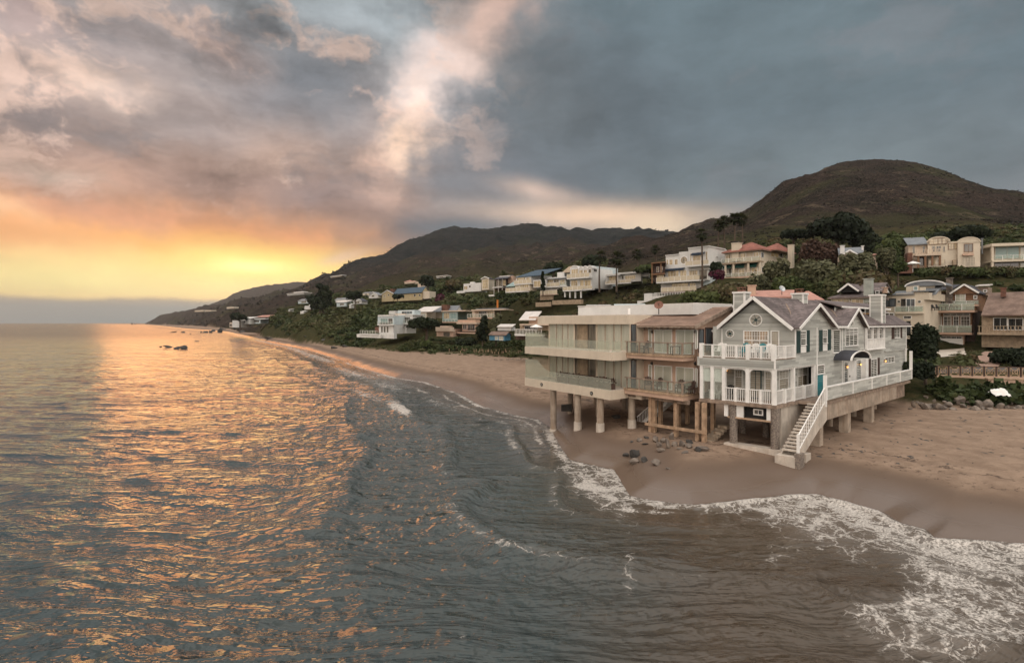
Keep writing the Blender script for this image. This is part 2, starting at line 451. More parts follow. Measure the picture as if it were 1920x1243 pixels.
# materials of the ground ------------------------------------------------
def mat_land():
    m, t = new_mat('beach_and_hills')
    g = t.n('ShaderNodeNewGeometry'); pos = g.outputs['Position']
    def A(n): return t.n('ShaderNodeAttribute', attribute_name=n).outputs['Fac']
    d, veg, mtn, far = A('shore'), A('veg'), A('mtn'), A('far')
    n_f = t.noise(pos, 9, 6, .65); n_m = t.noise(pos, .8, 5, .6); n_l = t.noise(pos, .12, 4, .55)
    dry = t.mix(t.smooth(n_m, .3, .7), (.205, .145, .105), (.285, .206, .150))
    dry = t.mix(t.math('MULTIPLY', t.smooth(n_f, .5, .8), .5), dry, (.20, .13, .09))
    dmp = (.120, .084, .061)
    dw = t.math('ADD', d, t.math('MULTIPLY', t.math('SUBTRACT', n_l, .5), 2.6))
    wet = t.smooth(dw, 3.2, 6.2, 1, 0)
    sand = t.mix(wet, dry, dmp)
    # kelp line and scattered wrack
    kn = t.noise(pos, .7, 5, .7)
    kd = t.math('ABSOLUTE', t.math('SUBTRACT', t.math('ADD', d, t.math('MULTIPLY', t.math('SUBTRACT', kn, .5), 5.0)), 7.4))
    kelp = t.math('MULTIPLY', t.smooth(kd, .10, .34, 1, 0), t.smooth(t.noise(pos, 1.6, 3), .42, .52))
    kd2 = t.math('ABSOLUTE', t.math('SUBTRACT', t.math('ADD', d, t.math('MULTIPLY', t.math('SUBTRACT', kn, .5), 7.0)), 5.6))
    kelp2 = t.math('MULTIPLY', t.smooth(kd2, .06, .25, 1, 0), t.smooth(t.noise(pos, 2.2, 3), .48, .56))
    spots = t.smooth(t.noise(pos, 3.3, 2, .5), .70, .74)
    sand = t.mix(t.math('MULTIPLY', t.math('MAXIMUM', t.math('MAXIMUM', kelp, kelp2), t.math('MULTIPLY', spots, .6)), .8), sand, (.07, .05, .04))
    # vegetated ground under the bushes
    vg = t.mix(t.smooth(n_m, .35, .65), (.022, .028, .012), (.052, .045, .022))
    vg = t.mix(t.smooth(n_f, .5, .75), vg, (.075, .055, .032))
    # the scrub covered mountain
    s1 = t.noise(pos, .035, 6, .65); s2 = t.noise(pos, .35, 5, .7); s3 = t.noise(pos, .012, 4, .6)
    mt = t.mix(t.smooth(s1, .38, .62), (.007, .009, .007), (.030, .022, .018))
    mt = t.mix(t.math('MULTIPLY', t.smooth(s2, .48, .62), .7), mt, (.052, .036, .030))
    s5 = t.noise(pos, .9, 4, .75)
    mt = t.mix(t.math('MULTIPLY', t.smooth(s5, .50, .60), .65), mt, (.080, .060, .046))
    mt = t.mix(t.math('MULTIPLY', t.smooth(s5, .46, .38), .75), mt, (.006, .007, .005))
    mt = t.mix(t.math('MULTIPLY', t.smooth(s3, .50, .62), .7), mt, (.040, .040, .020))
    rock = t.smooth(t.noise(pos, .05, 7, .78), .56, .63)
    mt = t.mix(t.math('MULTIPLY', rock, .75), mt, (.115, .088, .060))
    mt = t.vmath('MULTIPLY', mt, (1.25, 1.25, 1.27))
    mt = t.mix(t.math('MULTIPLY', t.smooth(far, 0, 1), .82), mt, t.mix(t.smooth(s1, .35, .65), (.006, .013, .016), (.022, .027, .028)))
    c = t.mix(veg, sand, vg)
    c = t.mix(mtn, c, mt)
    fp = t.n('ShaderNodeTexVoronoi'); t.put(fp.inputs['Vector'], t.vmath('ADD', pos, t.vmath('MULTIPLY', t.noise(pos, 2, 2, .5, 0, 1), (.5, .5, 0)))); fp.inputs['Scale'].default_value = 1.5
    pit = t.math('MULTIPLY', t.smooth(fp.outputs['Distance'], .12, .34, -1, 0), t.smooth(t.noise(pos, .16, 3), .42, .56))
    bh = t.math('ADD', t.math('ADD', t.math('MULTIPLY', n_f, .05), t.math('MULTIPLY', n_m, .20)), t.math('MULTIPLY', pit, .07))
    bh = t.math('MULTIPLY', bh, t.math('SUBTRACT', 1.0, t.math('MULTIPLY', wet, .9)))
    bh = t.math('ADD', bh, t.math('MULTIPLY', mtn, t.math('ADD', t.math('MULTIPLY', s2, 5), t.math('MULTIPLY', s1, 26))))
    b = t.n('ShaderNodeBump', i_Strength=.9, i_Distance=1.0, i_Height=bh)
    rough = t.mix(t.math('MULTIPLY', t.smooth(dw, .8, 3.4, 1, 0), t.math('SUBTRACT', 1.0, veg)), (.9, .9, .9), (.24, .24, .24))
    p = t.n('ShaderNodeBsdfPrincipled', i_Normal=b.outputs[0])
    t.put(p.inputs['Base Color'], c); t.put(p.inputs['Roughness'], rough)
    t.put(p.inputs['Specular IOR Level'], t.math('MULTIPLY', t.smooth(dw, 1.5, 5, 1, .08), t.math('SUBTRACT', .42, t.math('MULTIPLY', veg, .40))))
    finish(t, p.outputs[0])
    return m

def build_land():
    px = np.r_[np.linspace(-900, -60, 20), np.linspace(-40, 1960, 560), np.linspace(1985, 3300, 30)]
    ds = np.exp(np.r_[np.linspace(math.log(14), math.log(200), 260), np.linspace(math.log(201.5), math.log(8500), 230)])
    X, Y, Q = graded_grid(px, ds)
    z, d, k, mt = land_z(X, Y)
    keep = (z[Q].max(1) > -3.0)
    Q = Q[keep]
    used = np.unique(Q); rm = np.full(len(X), -1); rm[used] = np.arange(len(used)); Q = rm[Q]
    X, Y, z, d, k, mt = (a[used] for a in (X, Y, z, d, k, mt))
    pxx = CX + F * X / Y
    veg = sstep(k, .3, .8)
    mtn = sstep(Y, np.where(pxx > 1120, 165, 330), np.where(pxx > 1120, 250, 600)) * veg
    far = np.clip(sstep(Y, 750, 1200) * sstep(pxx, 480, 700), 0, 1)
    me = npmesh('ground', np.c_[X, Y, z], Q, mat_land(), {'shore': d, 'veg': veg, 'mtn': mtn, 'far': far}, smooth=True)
    obj('ground', me, kind='structure')
build_land()

# ------------------------------------------------------------------ the sea
def mat_sea():
    m, t = new_mat('sea_water')
    g = t.n('ShaderNodeNewGeometry'); pos = g.outputs['Position']
    def A(n): return t.n('ShaderNodeAttribute', attribute_name=n).outputs['Fac']
    d, foam, sandy = A('shore'), A('foam'), A('sandy')
    deep = (.007, .026, .034); mid = (.046, .055, .052); brown = (.078, .053, .036)
    n_m = t.noise(pos, .12, 4, .6)
    c = t.mix(t.smooth(t.math('ADD', d, t.math('MULTIPLY', t.math('SUBTRACT', n_m, .5), 16)), -48, -8), deep, mid)
    c = t.mix(sandy, c, t.mix(n_m, brown, (.060, .050, .036)))
    # foam webs: cell walls of warped voronoi at two scales, thickness follows the foam amount
    w1 = t.vmath('SUBTRACT', t.noise(pos, .55, 4, .6, 0, 1), (.5, .5, .5))
    w2 = t.vmath('SUBTRACT', t.noise(pos, 2.6, 4, .6, 0, 1), (.5, .5, .5))
    wp = t.vmath('ADD', t.vmath('MULTIPLY', pos, (1, 1, 0)), t.vmath('MULTIPLY', w1, (2.6, 2.6, 0)))
    wp = t.vmath('ADD', wp, t.vmath('MULTIPLY', w2, (.55, .55, 0)))
    def vor(sc):
        v = t.n('ShaderNodeTexVoronoi', feature='DISTANCE_TO_EDGE'); t.put(v.inputs['Vector'], wp)
        v.inputs['Scale'].default_value = sc
        return v.outputs['Distance']
    va, vb = vor(.62), vor(2.3)
    patch = t.noise(pos, .9, 5, .65)
    fm = t.math('MULTIPLY', foam, t.smooth(patch, .25, .62, .35, 1.25))
    wa = t.math('MULTIPLY', fm, .10); wb = t.math('MULTIPLY', t.math('SUBTRACT', fm, .30), .24)
    f1 = t.smooth(t.math('SUBTRACT', va, wa), -.05, .015, 1, 0)
    f1 = t.math('MULTIPLY', f1, t.smooth(fm, .10, .30))
    f2 = t.smooth(t.math('SUBTRACT', vb, wb), -.06, .02, 1, 0)
    f2 = t.math('MULTIPLY', f2, t.smooth(fm, .3, .5))
    f3 = t.smooth(t.math('ADD', fm, t.math('MULTIPLY', t.math('SUBTRACT', t.noise(pos, 6, 5, .7), .5), .9)), .98, 1.2)
    f = t.math('MAXIMUM', t.math('MAXIMUM', f1, f2), f3)
    f = t.math('MULTIPLY', f, t.smooth(t.noise(pos, 9, 5, .75), .36, .54, .15, 1))
    c = t.mix(t.math('MULTIPLY', t.smooth(foam, .1, .8), .30), c, (.28, .25, .22))
    c = t.mix(t.math('MULTIPLY', f, .85), c, (.60, .555, .50))
    # ripples
    bw = t.vmath('ADD', pos, t.vmath('MULTIPLY', t.vmath('SUBTRACT', t.noise(pos, .07, 2, .5, 0, 1), (.5, .5, .5)), (0, 9, 0)))
    r0 = t.noise(t.vmath('MULTIPLY', bw, (.09, .62, 1)), 1.0, 3, .5, .3)
    r1 = t.noise(t.vmath('MULTIPLY', bw, (.38, 1.35, 1)), 1.0, 3, .52, .15)
    r2 = t.noise(t.vmath('MULTIPLY', bw, (1.3, 4.2, 1)), 1.0, 2, .5, .1)
    hgt = t.math('ADD', t.math('ADD', t.math('MULTIPLY', r0, .20), t.math('MULTIPLY', r1, .21)), t.math('MULTIPLY', r2, .055))
    calm = t.smooth(d, -9, -1.2, 1.0, .25)
    chop = t.math('ADD', 1.0, t.math('MULTIPLY', t.math('MULTIPLY', t.smooth(d, -50, -22), t.smooth(d, -4, -9)), .9))
    n4 = t.noise(pos, 1.3, 2, .5, .2)
    hgt = t.math('ADD', hgt, t.math('MULTIPLY', t.math('MULTIPLY', n4, t.math('SUBTRACT', chop, 1.0)), .22))
    hgt = t.math('MULTIPLY', hgt, t.math('MULTIPLY', calm, chop))
    hgt = t.math('ADD', hgt, t.math('MULTIPLY', f, .03))
    b = t.n('ShaderNodeBump', i_Strength=1.0, i_Distance=1.0, i_Height=hgt)
    p = t.n('ShaderNodeBsdfPrincipled', i_Normal=b.outputs[0])
    t.put(p.inputs['Base Color'], c)
    p.inputs['IOR'].default_value = 1.36
    yy = t.n('ShaderNodeSeparateXYZ', i_0=pos).outputs[1]
    rg = t.smooth(yy, 40, 500, .055, .26)
    t.put(p.inputs['Roughness'], t.math('MAXIMUM', rg, t.math('MULTIPLY', f, .8)))
    finish(t, p.outputs[0])
    return m

FOAM = [  # photograph px, py, rx, ry, rotation deg, strength  (placed on the water plane)
    (1640, 985, 150, 22, 22, 1.0), (1560, 950, 80, 22, 10, .9), (1790, 1035, 130, 22, 12, 1.0), (1900, 1050, 90, 40, 0, 1.0),
    (1500, 960, 110, 26, 5, .75), (1400, 950, 90, 14, -3, .6), (1300, 950, 90, 9, 5, .6), (1230, 938, 50, 8, 5, .5),
    (1700, 1020, 170, 40, 20, .6), (1800, 1100, 120, 50, 35, .8), (1750, 1140, 120, 45, -10, .75), (1660, 1160, 60, 45, 0, .62),
    (1850, 1170, 110, 60, -20, .85), (1780, 1205, 120, 30, 0, .6), (1560, 1000, 110, 30, 25, .5), (1480, 1030, 110, 24, -35, .22),
    (1150, 900, 45, 22, 20, .72), (1120, 920, 60, 26, 30, .62), (1120, 870, 42, 12, -20, .6), (1080, 880, 26, 30, 60, .5),
    (1160, 950, 28, 24, 60, .45), (1180, 1070, 16, 50, 0, .34), (1050, 845, 14, 22, 60, .55), (1000, 800, 50, 9, 10, .35),
    (750, 768, 22, 7, 28, 1.25), (690, 742, 30, 5, 20, .5), (660, 700, 40, 6, 14, .55), (600, 672, 40, 5, 16, .6),
    (560, 658, 40, 4, 18, .6), (500, 641, 40, 3, 14, .6), (455, 630, 26, 2.4, 14, .6), (840, 760, 60, 8, 18, .3),
    (905, 800, 40, 6, 14, .35), (720, 722, 70, 6, 16, .35), (960, 1030, 10, 40, 8, .12), (868, 1205, 8, 22, 0, .45), (1090, 800, 20, 4, 0, .3),
]
def build_sea():
    px = np.r_[np.linspace(-2600, -60, 60), np.linspace(-40, 1960, 860), np.linspace(1980, 4200, 50)]
    ds = np.exp(np.r_[np.linspace(math.log(7), math.log(13), 14), np.linspace(math.log(13.2), math.log(330), 560), np.linspace(math.log(340), math.log(9500), 46)])
    X, Y, Q = graded_grid(px, ds)
    d = shore_dist(X, Y)
    pxx = CX + F * X / Y; pyy = HY + F * H / Y
    keep = d[Q].min(1) < 2.0
    Q = Q[keep]
    used = np.unique(Q); rm = np.full(len(X), -1); rm[used] = np.arange(len(used)); Q = rm[Q]
    X, Y, d, pxx, pyy = (a[used] for a in (X, Y, d, pxx, pyy))
    R = np.random.RandomState(4)
    z = np.zeros_like(X); dx = np.zeros_like(X); dy = np.zeros_like(X)
    # wind sea and swell running in towards the beach: crests lie across the view, bending a little with the bay
    bend = sstep(d, -60, -8)
    for i in range(46):
        L = math.exp(R.uniform(math.log(.8), math.log(5.5)))
        th = R.normal(math.radians(-97), math.radians(10 if L < 2.5 else 5))
        A = .0078 * L ** .6 * R.uniform(.5, 1.2) * (1.0 if L < 2.5 else .7)
        kx, ky = math.cos(th) * 2 * math.pi / L, math.sin(th) * 2 * math.pi / L
        ph = R.uniform(0, 6.28)
        fade = np.clip(L * 28 / np.maximum(Y, 1), 0, 1) ** .7        # too fine to draw far out
        env = .7 + .6 * vn(X / (L * 9) + i, Y / (L * 4), 50 + i)
        a = A * fade * env
        arg = kx * X + ky * Y + ph
        z += a * np.sin(arg)
        q = a * .9
        dx += q * np.cos(arg) * math.cos(th); dy += q * np.cos(arg) * math.sin(th)
    shallow = sstep(-d, .5, 11)
    z *= .12 + .88 * shallow; dx *= shallow; dy *= shallow
    # swells feeling the bottom: crests parallel to the shore
    dd = -d + fbm(X / 14, Y / 14, 3, 70) * 3.0
    for c0, w, a in ((4.5, .7, .20), (10.0, 1.1, .42), (17.0, 1.6, .34)):
        u = (dd - c0) / w
        prof = np.where(u < 0, np.exp(-(u * 1.9) ** 2), np.exp(-(u * .75) ** 2))
        z += a * prof * (.4 + .6 * sstep(vn(X / 13, Y / 13, int(c0)), .2, .7))
    z += fbm(X / 3.2, Y / 1.8, 4, 91) * .05 * shallow * sstep(Y, 300, 60)
    z = np.where(d > -.6, np.maximum(z * .3, -.02) + .02, z)
    z = z * sstep(Y, 900, 250) 
    # thin sheet running up the sand
    z += sstep(d, -1.2, 1.2) * .0
    foam = np.zeros_like(X)
    for fx, fy, rx, ry, rot, st in FOAM:
        c, s = math.cos(math.radians(rot)), math.sin(math.radians(rot))
        ux = (pxx - fx); uy = (pyy - fy)
        a = (ux * c + uy * s) / rx; b = (-ux * s + uy * c) / ry
        foam = np.maximum(foam, st * np.exp(-(a * a + b * b) ** 1.3 * .7))
    edge = np.exp(-((d + .35) / .42) ** 2) * (.75 + .5 * fbm(X / 3, Y / 3, 2, 33))
    foam = np.maximum(foam, edge * np.clip(1.25 - Y / 420, .5, 1))
    for c, w, a in ((2.2, .35, .62), (4.9, .45, .5), (10.6, .4, .34)):
        foam = np.maximum(foam, a * np.exp(-((dd - c) / w) ** 2) * sstep(vn(X / 7, Y / 7, int(c * 10)), .42, .72) * sstep(pxx, 1500, 1150))
    foam = np.clip(foam + fbm(X / 2.5, Y / 2.5, 3, 44) * .18 * (foam > .05), 0, 1.3)
    lip = np.exp(-((d + .45) / .38) ** 2) * sstep(pxx, 1180, 1420) * (.6 + .8 * vn(X * 1.3, Y * 1.3, 5))
    z += .17 * lip + .05 * np.clip(foam - .45, 0, 1) * vn(X * 4, Y * 4, 6) * sstep(pxx, 1100, 1300)
    foam = np.clip(np.maximum(foam, 1.35 * lip), 0, 1.3)
    sandy = sstep(pxx - (1560 - pyy) * .10 + 160 * fbm(X / 6, Y / 6, 3, 77), 880, 1330) * sstep(pyy, 770, 900)
    sandy = np.maximum(sandy, sstep(d, -5, -.5) * .55 * sstep(Y, 500, 100))
    me = npmesh('sea', np.c_[X + dx, Y + dy, z], Q, mat_sea(), {'shore': d, 'foam': foam, 'sandy': np.clip(sandy, 0, 1)}, smooth=True)
    obj('sea', me, kind='structure')
build_sea()
# ------------------------------------------------------------------ building kit
SPLITN = {'corner_board', 'rake_board', 'fascia', 'flashing', 'joist', 'wall', 'gable_wall', 'porch_beam', 'handrail', 'rim_board', 'balcony_floor', 'stringer', 'balcony_sill', 'roof_panel', 'trim', 'beam', 'floor_slab'}
class MB:
    def __init__(s): s.v = []; s.f = []; s.ch = []
    def add(s, vs, fs):
        s.ch.append((len(s.v), len(s.f)))
        n = len(s.v); s.v += [tuple(x) for x in vs]; s.f += [tuple(i + n for i in f) for f in fs]
    def hexa(s, b, t):
        """solid between two quads b and t (same winding)"""
        s.add(list(b) + list(t), [(3, 2, 1, 0), (4, 5, 6, 7), (0, 1, 5, 4), (1, 2, 6, 5), (2, 3, 7, 6), (3, 0, 4, 7)])
    def slab(s, poly, off):
        """polygon (world points) extruded by a vector"""
        n = len(poly); off = Vector(off)
        s.add(list(poly) + [Vector(p) + off for p in poly],
              [tuple(range(n - 1, -1, -1)), tuple(range(n, 2 * n))] + [(i, (i + 1) % n, (i + 1) % n + n, i + n) for i in range(n)])
    def beam(s, p0, p1, w, h=None, up=(0, 0, 1)):
        p0 = Vector(p0); p1 = Vector(p1); h = h or w
        d = (p1 - p0).normalized(); up = Vector(up)
        if abs(d.dot(up)) > .98: up = Vector((0, 1, 0))
        x = d.cross(up).normalized() * w / 2; y = x.cross(d).normalized() * h / 2
        s.hexa([p0 - x - y, p0 + x - y, p0 + x + y, p0 - x + y], [p1 - x - y, p1 + x - y, p1 + x + y, p1 - x + y])
    def tube(s, p0, p1, r0, r1=None, n=10, cap=True):
        p0 = Vector(p0); p1 = Vector(p1); r1 = r0 if r1 is None else r1
        d = (p1 - p0).normalized(); x = d.orthogonal().normalized(); y = d.cross(x)
        vs = []
        for p, r in ((p0, r0), (p1, r1)):
            for i in range(n):
                a = 2 * math.pi * i / n; vs.append(p + (x * math.cos(a) + y * math.sin(a)) * r)
        fs = [(i, (i + 1) % n, (i + 1) % n + n, i + n) for i in range(n)]
        if cap: fs += [tuple(range(n - 1, -1, -1)), tuple(range(n, 2 * n))]
        s.add(vs, fs)
    def build(s, name, mat, parent=None, loc=None, **kw):
        if name in SPLITN and len(s.ch) > 1:
            ends = s.ch[1:] + [(len(s.v), len(s.f))]; r = None
            for (a, c), (b, d) in zip(s.ch, ends):
                m = MB(); m.v = s.v[a:b]; m.f = [tuple(i - a for i in f) for f in s.f[c:d]]; r = m.build(name, mat, parent, loc, **kw)
            return r
        o0 = Vector(parent.location) if parent and not parent.parent else Vector((0, 0, 0))
        if parent and parent.parent: o0 = Vector(parent.parent.location) + Vector(parent.location)
        if loc is not None: loc = Vector(loc); o0 = loc
        me = bpy.data.meshes.new(name)
        me.from_pydata([tuple(Vector(v) - o0) for v in s.v], [], s.f)
        if isinstance(mat, (list, tuple)):
            for m in mat: me.materials.append(m)
        else: me.materials.append(mat)
        me.validate(); me.update()
        return obj(name, me, parent, loc if parent is None else None, **kw)

class Fr:
    """a building's own axes: u runs along its seaward front (to the left), v runs inland along its side"""
    def __init__(s, px, D, vl, vr):
        s.O = Vector(((px - CX) / F * D, D)); s.a = Vector(((vl - CX) / F, 1)).normalized(); s.b = Vector(((vr - CX) / F, 1)).normalized()
    def __call__(s, u, v, z):
        p = s.O + s.a * u + s.b * v; return Vector((p.x, p.y, z))
    def hit(s, px, py, o, d):
        r = Vector(((px - CX) / F, 1)); q = r.x * d.y - r.y * d.x
        # o + d k = r t
        t = (o.x * d.y - o.y * d.x) / q
        k = (r * t - o).dot(d)
        return k, H - (py - HY) / F * t
class Pl:
    def __init__(s, fr, kind, c): s.fr, s.k, s.c = fr, kind, c
    def __call__(s, p, o, z):
        return s.fr(p, s.c - o, z) if s.k == 'F' else s.fr(s.c - o, p, z)
    def at(s, px, py):
        fr = s.fr
        return fr.hit(px, py, fr.O + fr.b * s.c, fr.a) if s.k == 'F' else fr.hit(px, py, fr.O + fr.a * s.c, fr.b)
    def box(s, mb, s0, s1, z0, z1, o0, o1):
        mb.hexa([s(s0, o0, z0), s(s1, o0, z0), s(s1, o1, z0), s(s0, o1, z0)], [s(s0, o0, z1), s(s1, o0, z1), s(s1, o1, z1), s(s0, o1, z1)])
    def poly(s, mb, pts, o0, o1):
        n = len(pts)
        mb.add([s(a, o0, z) for a, z in pts] + [s(a, o1, z) for a, z in pts],
               [tuple(range(n - 1, -1, -1)), tuple(range(n, 2 * n))] + [(i, (i + 1) % n, (i + 1) % n + n, i + n) for i in range(n)])
    def rect(s, x0, y0, x1, y1):
        xm = (x0 + x1) / 2
        a, zt = s.at(xm, y0); _, zb = s.at(xm, y1)
        return sorted((s.at(x0, y0)[0], s.at(x1, y0)[0])) + sorted((zb, zt))

def clip_band(poly, z0, z1):
    def half(ps, keep, zc):
        out = []
        for i in range(len(ps)):
            a, b = ps[i], ps[(i + 1) % len(ps)]
            ka, kb = keep(a[1]), keep(b[1])
            if ka: out.append(a)
            if ka != kb:
                t = (zc - a[1]) / (b[1] - a[1]); out.append((a[0] + t * (b[0] - a[0]), zc))
        return out
    p = half(poly, lambda z: z >= z0 - 1e-9, z0)
    return half(p, lambda z: z <= z1 + 1e-9, z1) if len(p) > 2 else []
def siding(mb, pl, poly, pitch=.16, t=.034, o=.0):
    """lapped clapboards: each board's lower edge stands proud of the one below"""
    zs = [p[1] for p in poly]; z = min(zs)
    while z < max(zs) - .02:
        band = clip_band(poly, z, min(z + pitch, max(zs)))
        if len(band) > 2:
            vs = []
            for a, zz in band:
                k = (zz - z) / pitch
                vs.append(pl(a, o + t * (1 - k) + .003, zz))
            mb.add(vs, [tuple(range(len(vs)))])
            lo = sorted([a for a, zz in band if abs(zz - z) < 1e-6])
            if len(lo) >= 2:
                mb.add([pl(lo[0], o, z), pl(lo[-1], o, z), pl(lo[-1], o + t + .003, z), pl(lo[0], o + t + .003, z)], [(0, 1, 2, 3)])
        z += pitch
def rectpts(s0, s1, z0, z1): return [(s0, z0), (s1, z0), (s1, z1), (s0, z1)]

def window(pl, root, R, cols=1, rows=1, fm='white_paint', gm='window_glass', o=0., fw=.08, dep=.07, mw=.035, split=None, sill=True, name='window', label=None, pname='pane'):
    """framed window on a wall plane; R = (s0, s1, z0, z1)"""
    s0, s1, z0, z1 = R
    mb = MB()
    pl.box(mb, s0, s1, z1 - fw, z1, o, o + dep); pl.box(mb, s0, s1, z0, z0 + fw, o, o + dep + (.04 if sill else 0))
    pl.box(mb, s0, s0 + fw, z0 + fw, z1 - fw, o, o + dep); pl.box(mb, s1 - fw, s1, z0 + fw, z1 - fw, o, o + dep)
    a0, a1, b0, b1 = s0 + fw, s1 - fw, z0 + fw, z1 - fw
    for i in range(1, cols):
        c = a0 + (a1 - a0) * i / cols; pl.box(mb, c - mw / 2, c + mw / 2, b0, b1, o, o + dep * .8)
    if split:      # muntins only in the upper share of the sash
        bz = b1 - (b1 - b0) * split
        pl.box(mb, a0, a1, bz - mw, bz + mw, o, o + dep * .75)
        rr = max(1, rows)
        for c in range(cols):
            c0 = a0 + (a1 - a0) * c / cols; c1 = a0 + (a1 - a0) * (c + 1) / cols
            for k in (1, 2):
                x = c0 + (c1 - c0) * k / 3; pl.box(mb, x - .012, x + .012, bz, b1, o, o + dep * .6)
            for k in range(1, rr):
                z = bz + (b1 - bz) * k / rr; pl.box(mb, c0, c1, z - .012, z + .012, o, o + dep * .55)
    else:
        for i in range(1, rows):
            c = b0 + (b1 - b0) * i / rows; pl.box(mb, a0, a1, c - mw / 2, c + mw / 2, o, o + dep * .7)
    w = mb.build(name, MT(fm), root)
    if label: w['label'] = label
    for i in range(cols):
        g = MB(); c0 = a0 + (a1 - a0) * i / cols; c1 = a0 + (a1 - a0) * (i + 1) / cols
        pl.box(g, c0, c1, b0, b1, o + .004, o + dep * .35)
        g2 = g.build(pname, MT(gm), w)
    return w
def MT(n): return MATS[n] if isinstance(n, str) else n

# ------------------------------------------------------------------ building materials
M('white_paint', (.78, .76, .72), .55, .08, 1.5, .1)
M('sage_siding', (.34, .36, .32), .75, .14, 1.2, .2, stain=.12)
def siding_mat(name, c, pitch=.16):
    m, t = new_mat(name)
    g = t.n('ShaderNodeNewGeometry'); pos = g.outputs['Position']
    z = t.n('ShaderNodeSeparateXYZ', i_0=pos).outputs[2]
    row = t.math('FLOOR', t.math('MULTIPLY', z, 1 / pitch))
    x = t.n('ShaderNodeSeparateXYZ', i_0=pos).outputs
    seg = t.math('FLOOR', t.math('MULTIPLY', t.math('ADD', t.math('ADD', x[0], x[1]), t.math('MULTIPLY', row, 3.7)), .35))
    wn = t.n('ShaderNodeTexWhiteNoise', noise_dimensions='2D'); t.put(wn.inputs[0], t.n('ShaderNodeCombineXYZ', i_0=row, i_1=seg).outputs[0])
    n = t.noise(pos, 2.0, 5, .65)
    cc = t.mix(wn.outputs[0], tuple(v * 1.1 for v in c), tuple(v * .62 for v in c))
    cc = t.mix(t.math('MULTIPLY', t.smooth(n, .45, .75), .4), cc, tuple(v * k for v, k in zip(c, (.62, .60, .55))))
    n2 = t.noise(pos, 30, 3, .6)
    b = t.n('ShaderNodeBump', i_Strength=.3, i_Distance=.01, i_Height=n2)
    p = t.n('ShaderNodeBsdfPrincipled', i_Roughness=.8, i_Normal=b.outputs[0])
    t.put(p.inputs['Base Color'], cc); finish(t, p.outputs[0])
siding_mat('sage_board', (.46, .46, .42))
M('sage_trim', (.44, .44, .40), .7, .12, 1.2, .2)
M('green_paint', (.018, .048, .045), .5, .1)
M('teal_paint', (.02, .22, .25), .55, .15)
M('weathered_timber', (.28, .21, .16), .85, .25, 2.5, .5, stain=.3)
M('pale_timber', (.42, .29, .19), .8, .22, 2.5, .4, stain=.5)
M('concrete', (.36, .29, .225), .85, .18, 1.2, .3, stain=.55)
M('pale_concrete', (.52, .46, .39), .85, .14, 1.2, .3, stain=.3)
M('rust_concrete', (.34, .27, .20), .85, .25, 1.5, .4, stain=.8)
M('beige_stucco', (.60, .51, .40), .85, .06, .7, .12, stain=.10)
M('cream_stucco', (.58, .50, .39), .85, .06, .7, .12, stain=.08)
M('pink_stucco', (.50, .34, .25), .85, .08, .8, .15, stain=.15)
M('white_stucco', (.62, .61, .58), .85, .06, .7, .1, stain=.06)
M('blue_and_shaded_stucco', (.50, .57, .58), .85, .06, .7, .1)  # bluish walls; also carries the shade painted on white houses' side walls
M('peach_stucco', (.54, .43, .33), .85, .08, .8, .15)
M('brown_wood', (.20, .105, .055), .75, .2, 2, .3)
M('dark_wood', (.07, .04, .03), .75, .2, 2, .3)
M('tan_wood', (.33, .25, .17), .8, .2, 2, .3, stain=.2)
M('yellow_stucco', (.42, .34, .20), .85, .08, .8, .1)
M('pink_roof', (.42, .22, .17), .85, .15, 1.2, .3)
M('blue_roof', (.045, .075, .105), .85, .12, 1, .1)
M('grey_roof', (.16, .17, .18), .6, .15, 1.2, .2)
M('dark_roof', (.05, .05, .06), .8, .2, 1.2, .3)
M('white_roof', (.56, .52, .48), .8, .1, .8, .15)
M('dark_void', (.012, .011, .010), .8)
M('black_metal', (.02, .02, .02), .4, .1)
M('rust_metal', (.20, .09, .06), .7, .25, 6, .3)
M('steel', (.45, .46, .46), .35, .1, 3, .05, metal=.8)
M('awning_green', (.01, .07, .055), .8, .15)
M('awning_blue', (.015, .03, .055), .8, .15)
M('stone', (.19, .155, .125), .9, .3, 1.8, .9, c2=(.085, .07, .06), bdist=.05)
M('dark_stone', (.06, .055, .05), .85, .3, 1.8, .9, bdist=.05)
M('brick_red', (.16, .075, .05), .85, .25, 3, .4)
M('curtain', (.55, .47, .36), .9, .1, 1)
M('copper_glow', (.9, .5, .2), .6, emit=(1, .45, .12), estr=2.2)
M('blue_paint', (.06, .19, .29), .6, .1)
M('orange_paint', (.55, .18, .03), .6, .1)
M('turquoise_glass', (.24, .33, .31), .15, .05)
M('pebble_pile', (.24, .20, .165), .9, .35, 9, .9, c2=(.10, .08, .07), fine=26, bdist=.04)

def glass_mat(name, tint, rough=.06, warm=None, grad=None):
    """window glass with the room's dimness behind it: blinds and curtains as soft vertical bands"""
    m, t = new_mat(name)
    pos = t.n('ShaderNodeNewGeometry').outputs['Position']
    n = t.noise(t.vmath('MULTIPLY', pos, (2.4, 2.4, .25)), 1.0, 3, .6)
    c = t.mix(t.smooth(n, .38, .6), tint, grad or tuple(x * 2.2 for x in tint))
    p = t.n('ShaderNodeBsdfPrincipled', i_Roughness=rough)
    t.put(p.inputs['Base Color'], c)
    p.inputs['Specular IOR Level'].default_value = .9
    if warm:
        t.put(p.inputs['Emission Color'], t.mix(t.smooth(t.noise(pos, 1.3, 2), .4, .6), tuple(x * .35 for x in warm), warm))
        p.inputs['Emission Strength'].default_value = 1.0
    finish(t, p.outputs[0])
glass_mat('window_glass', (.035, .034, .032), grad=(.13, .115, .09))
glass_mat('lit_glass', (.05, .045, .035), warm=(.26, .13, .05))
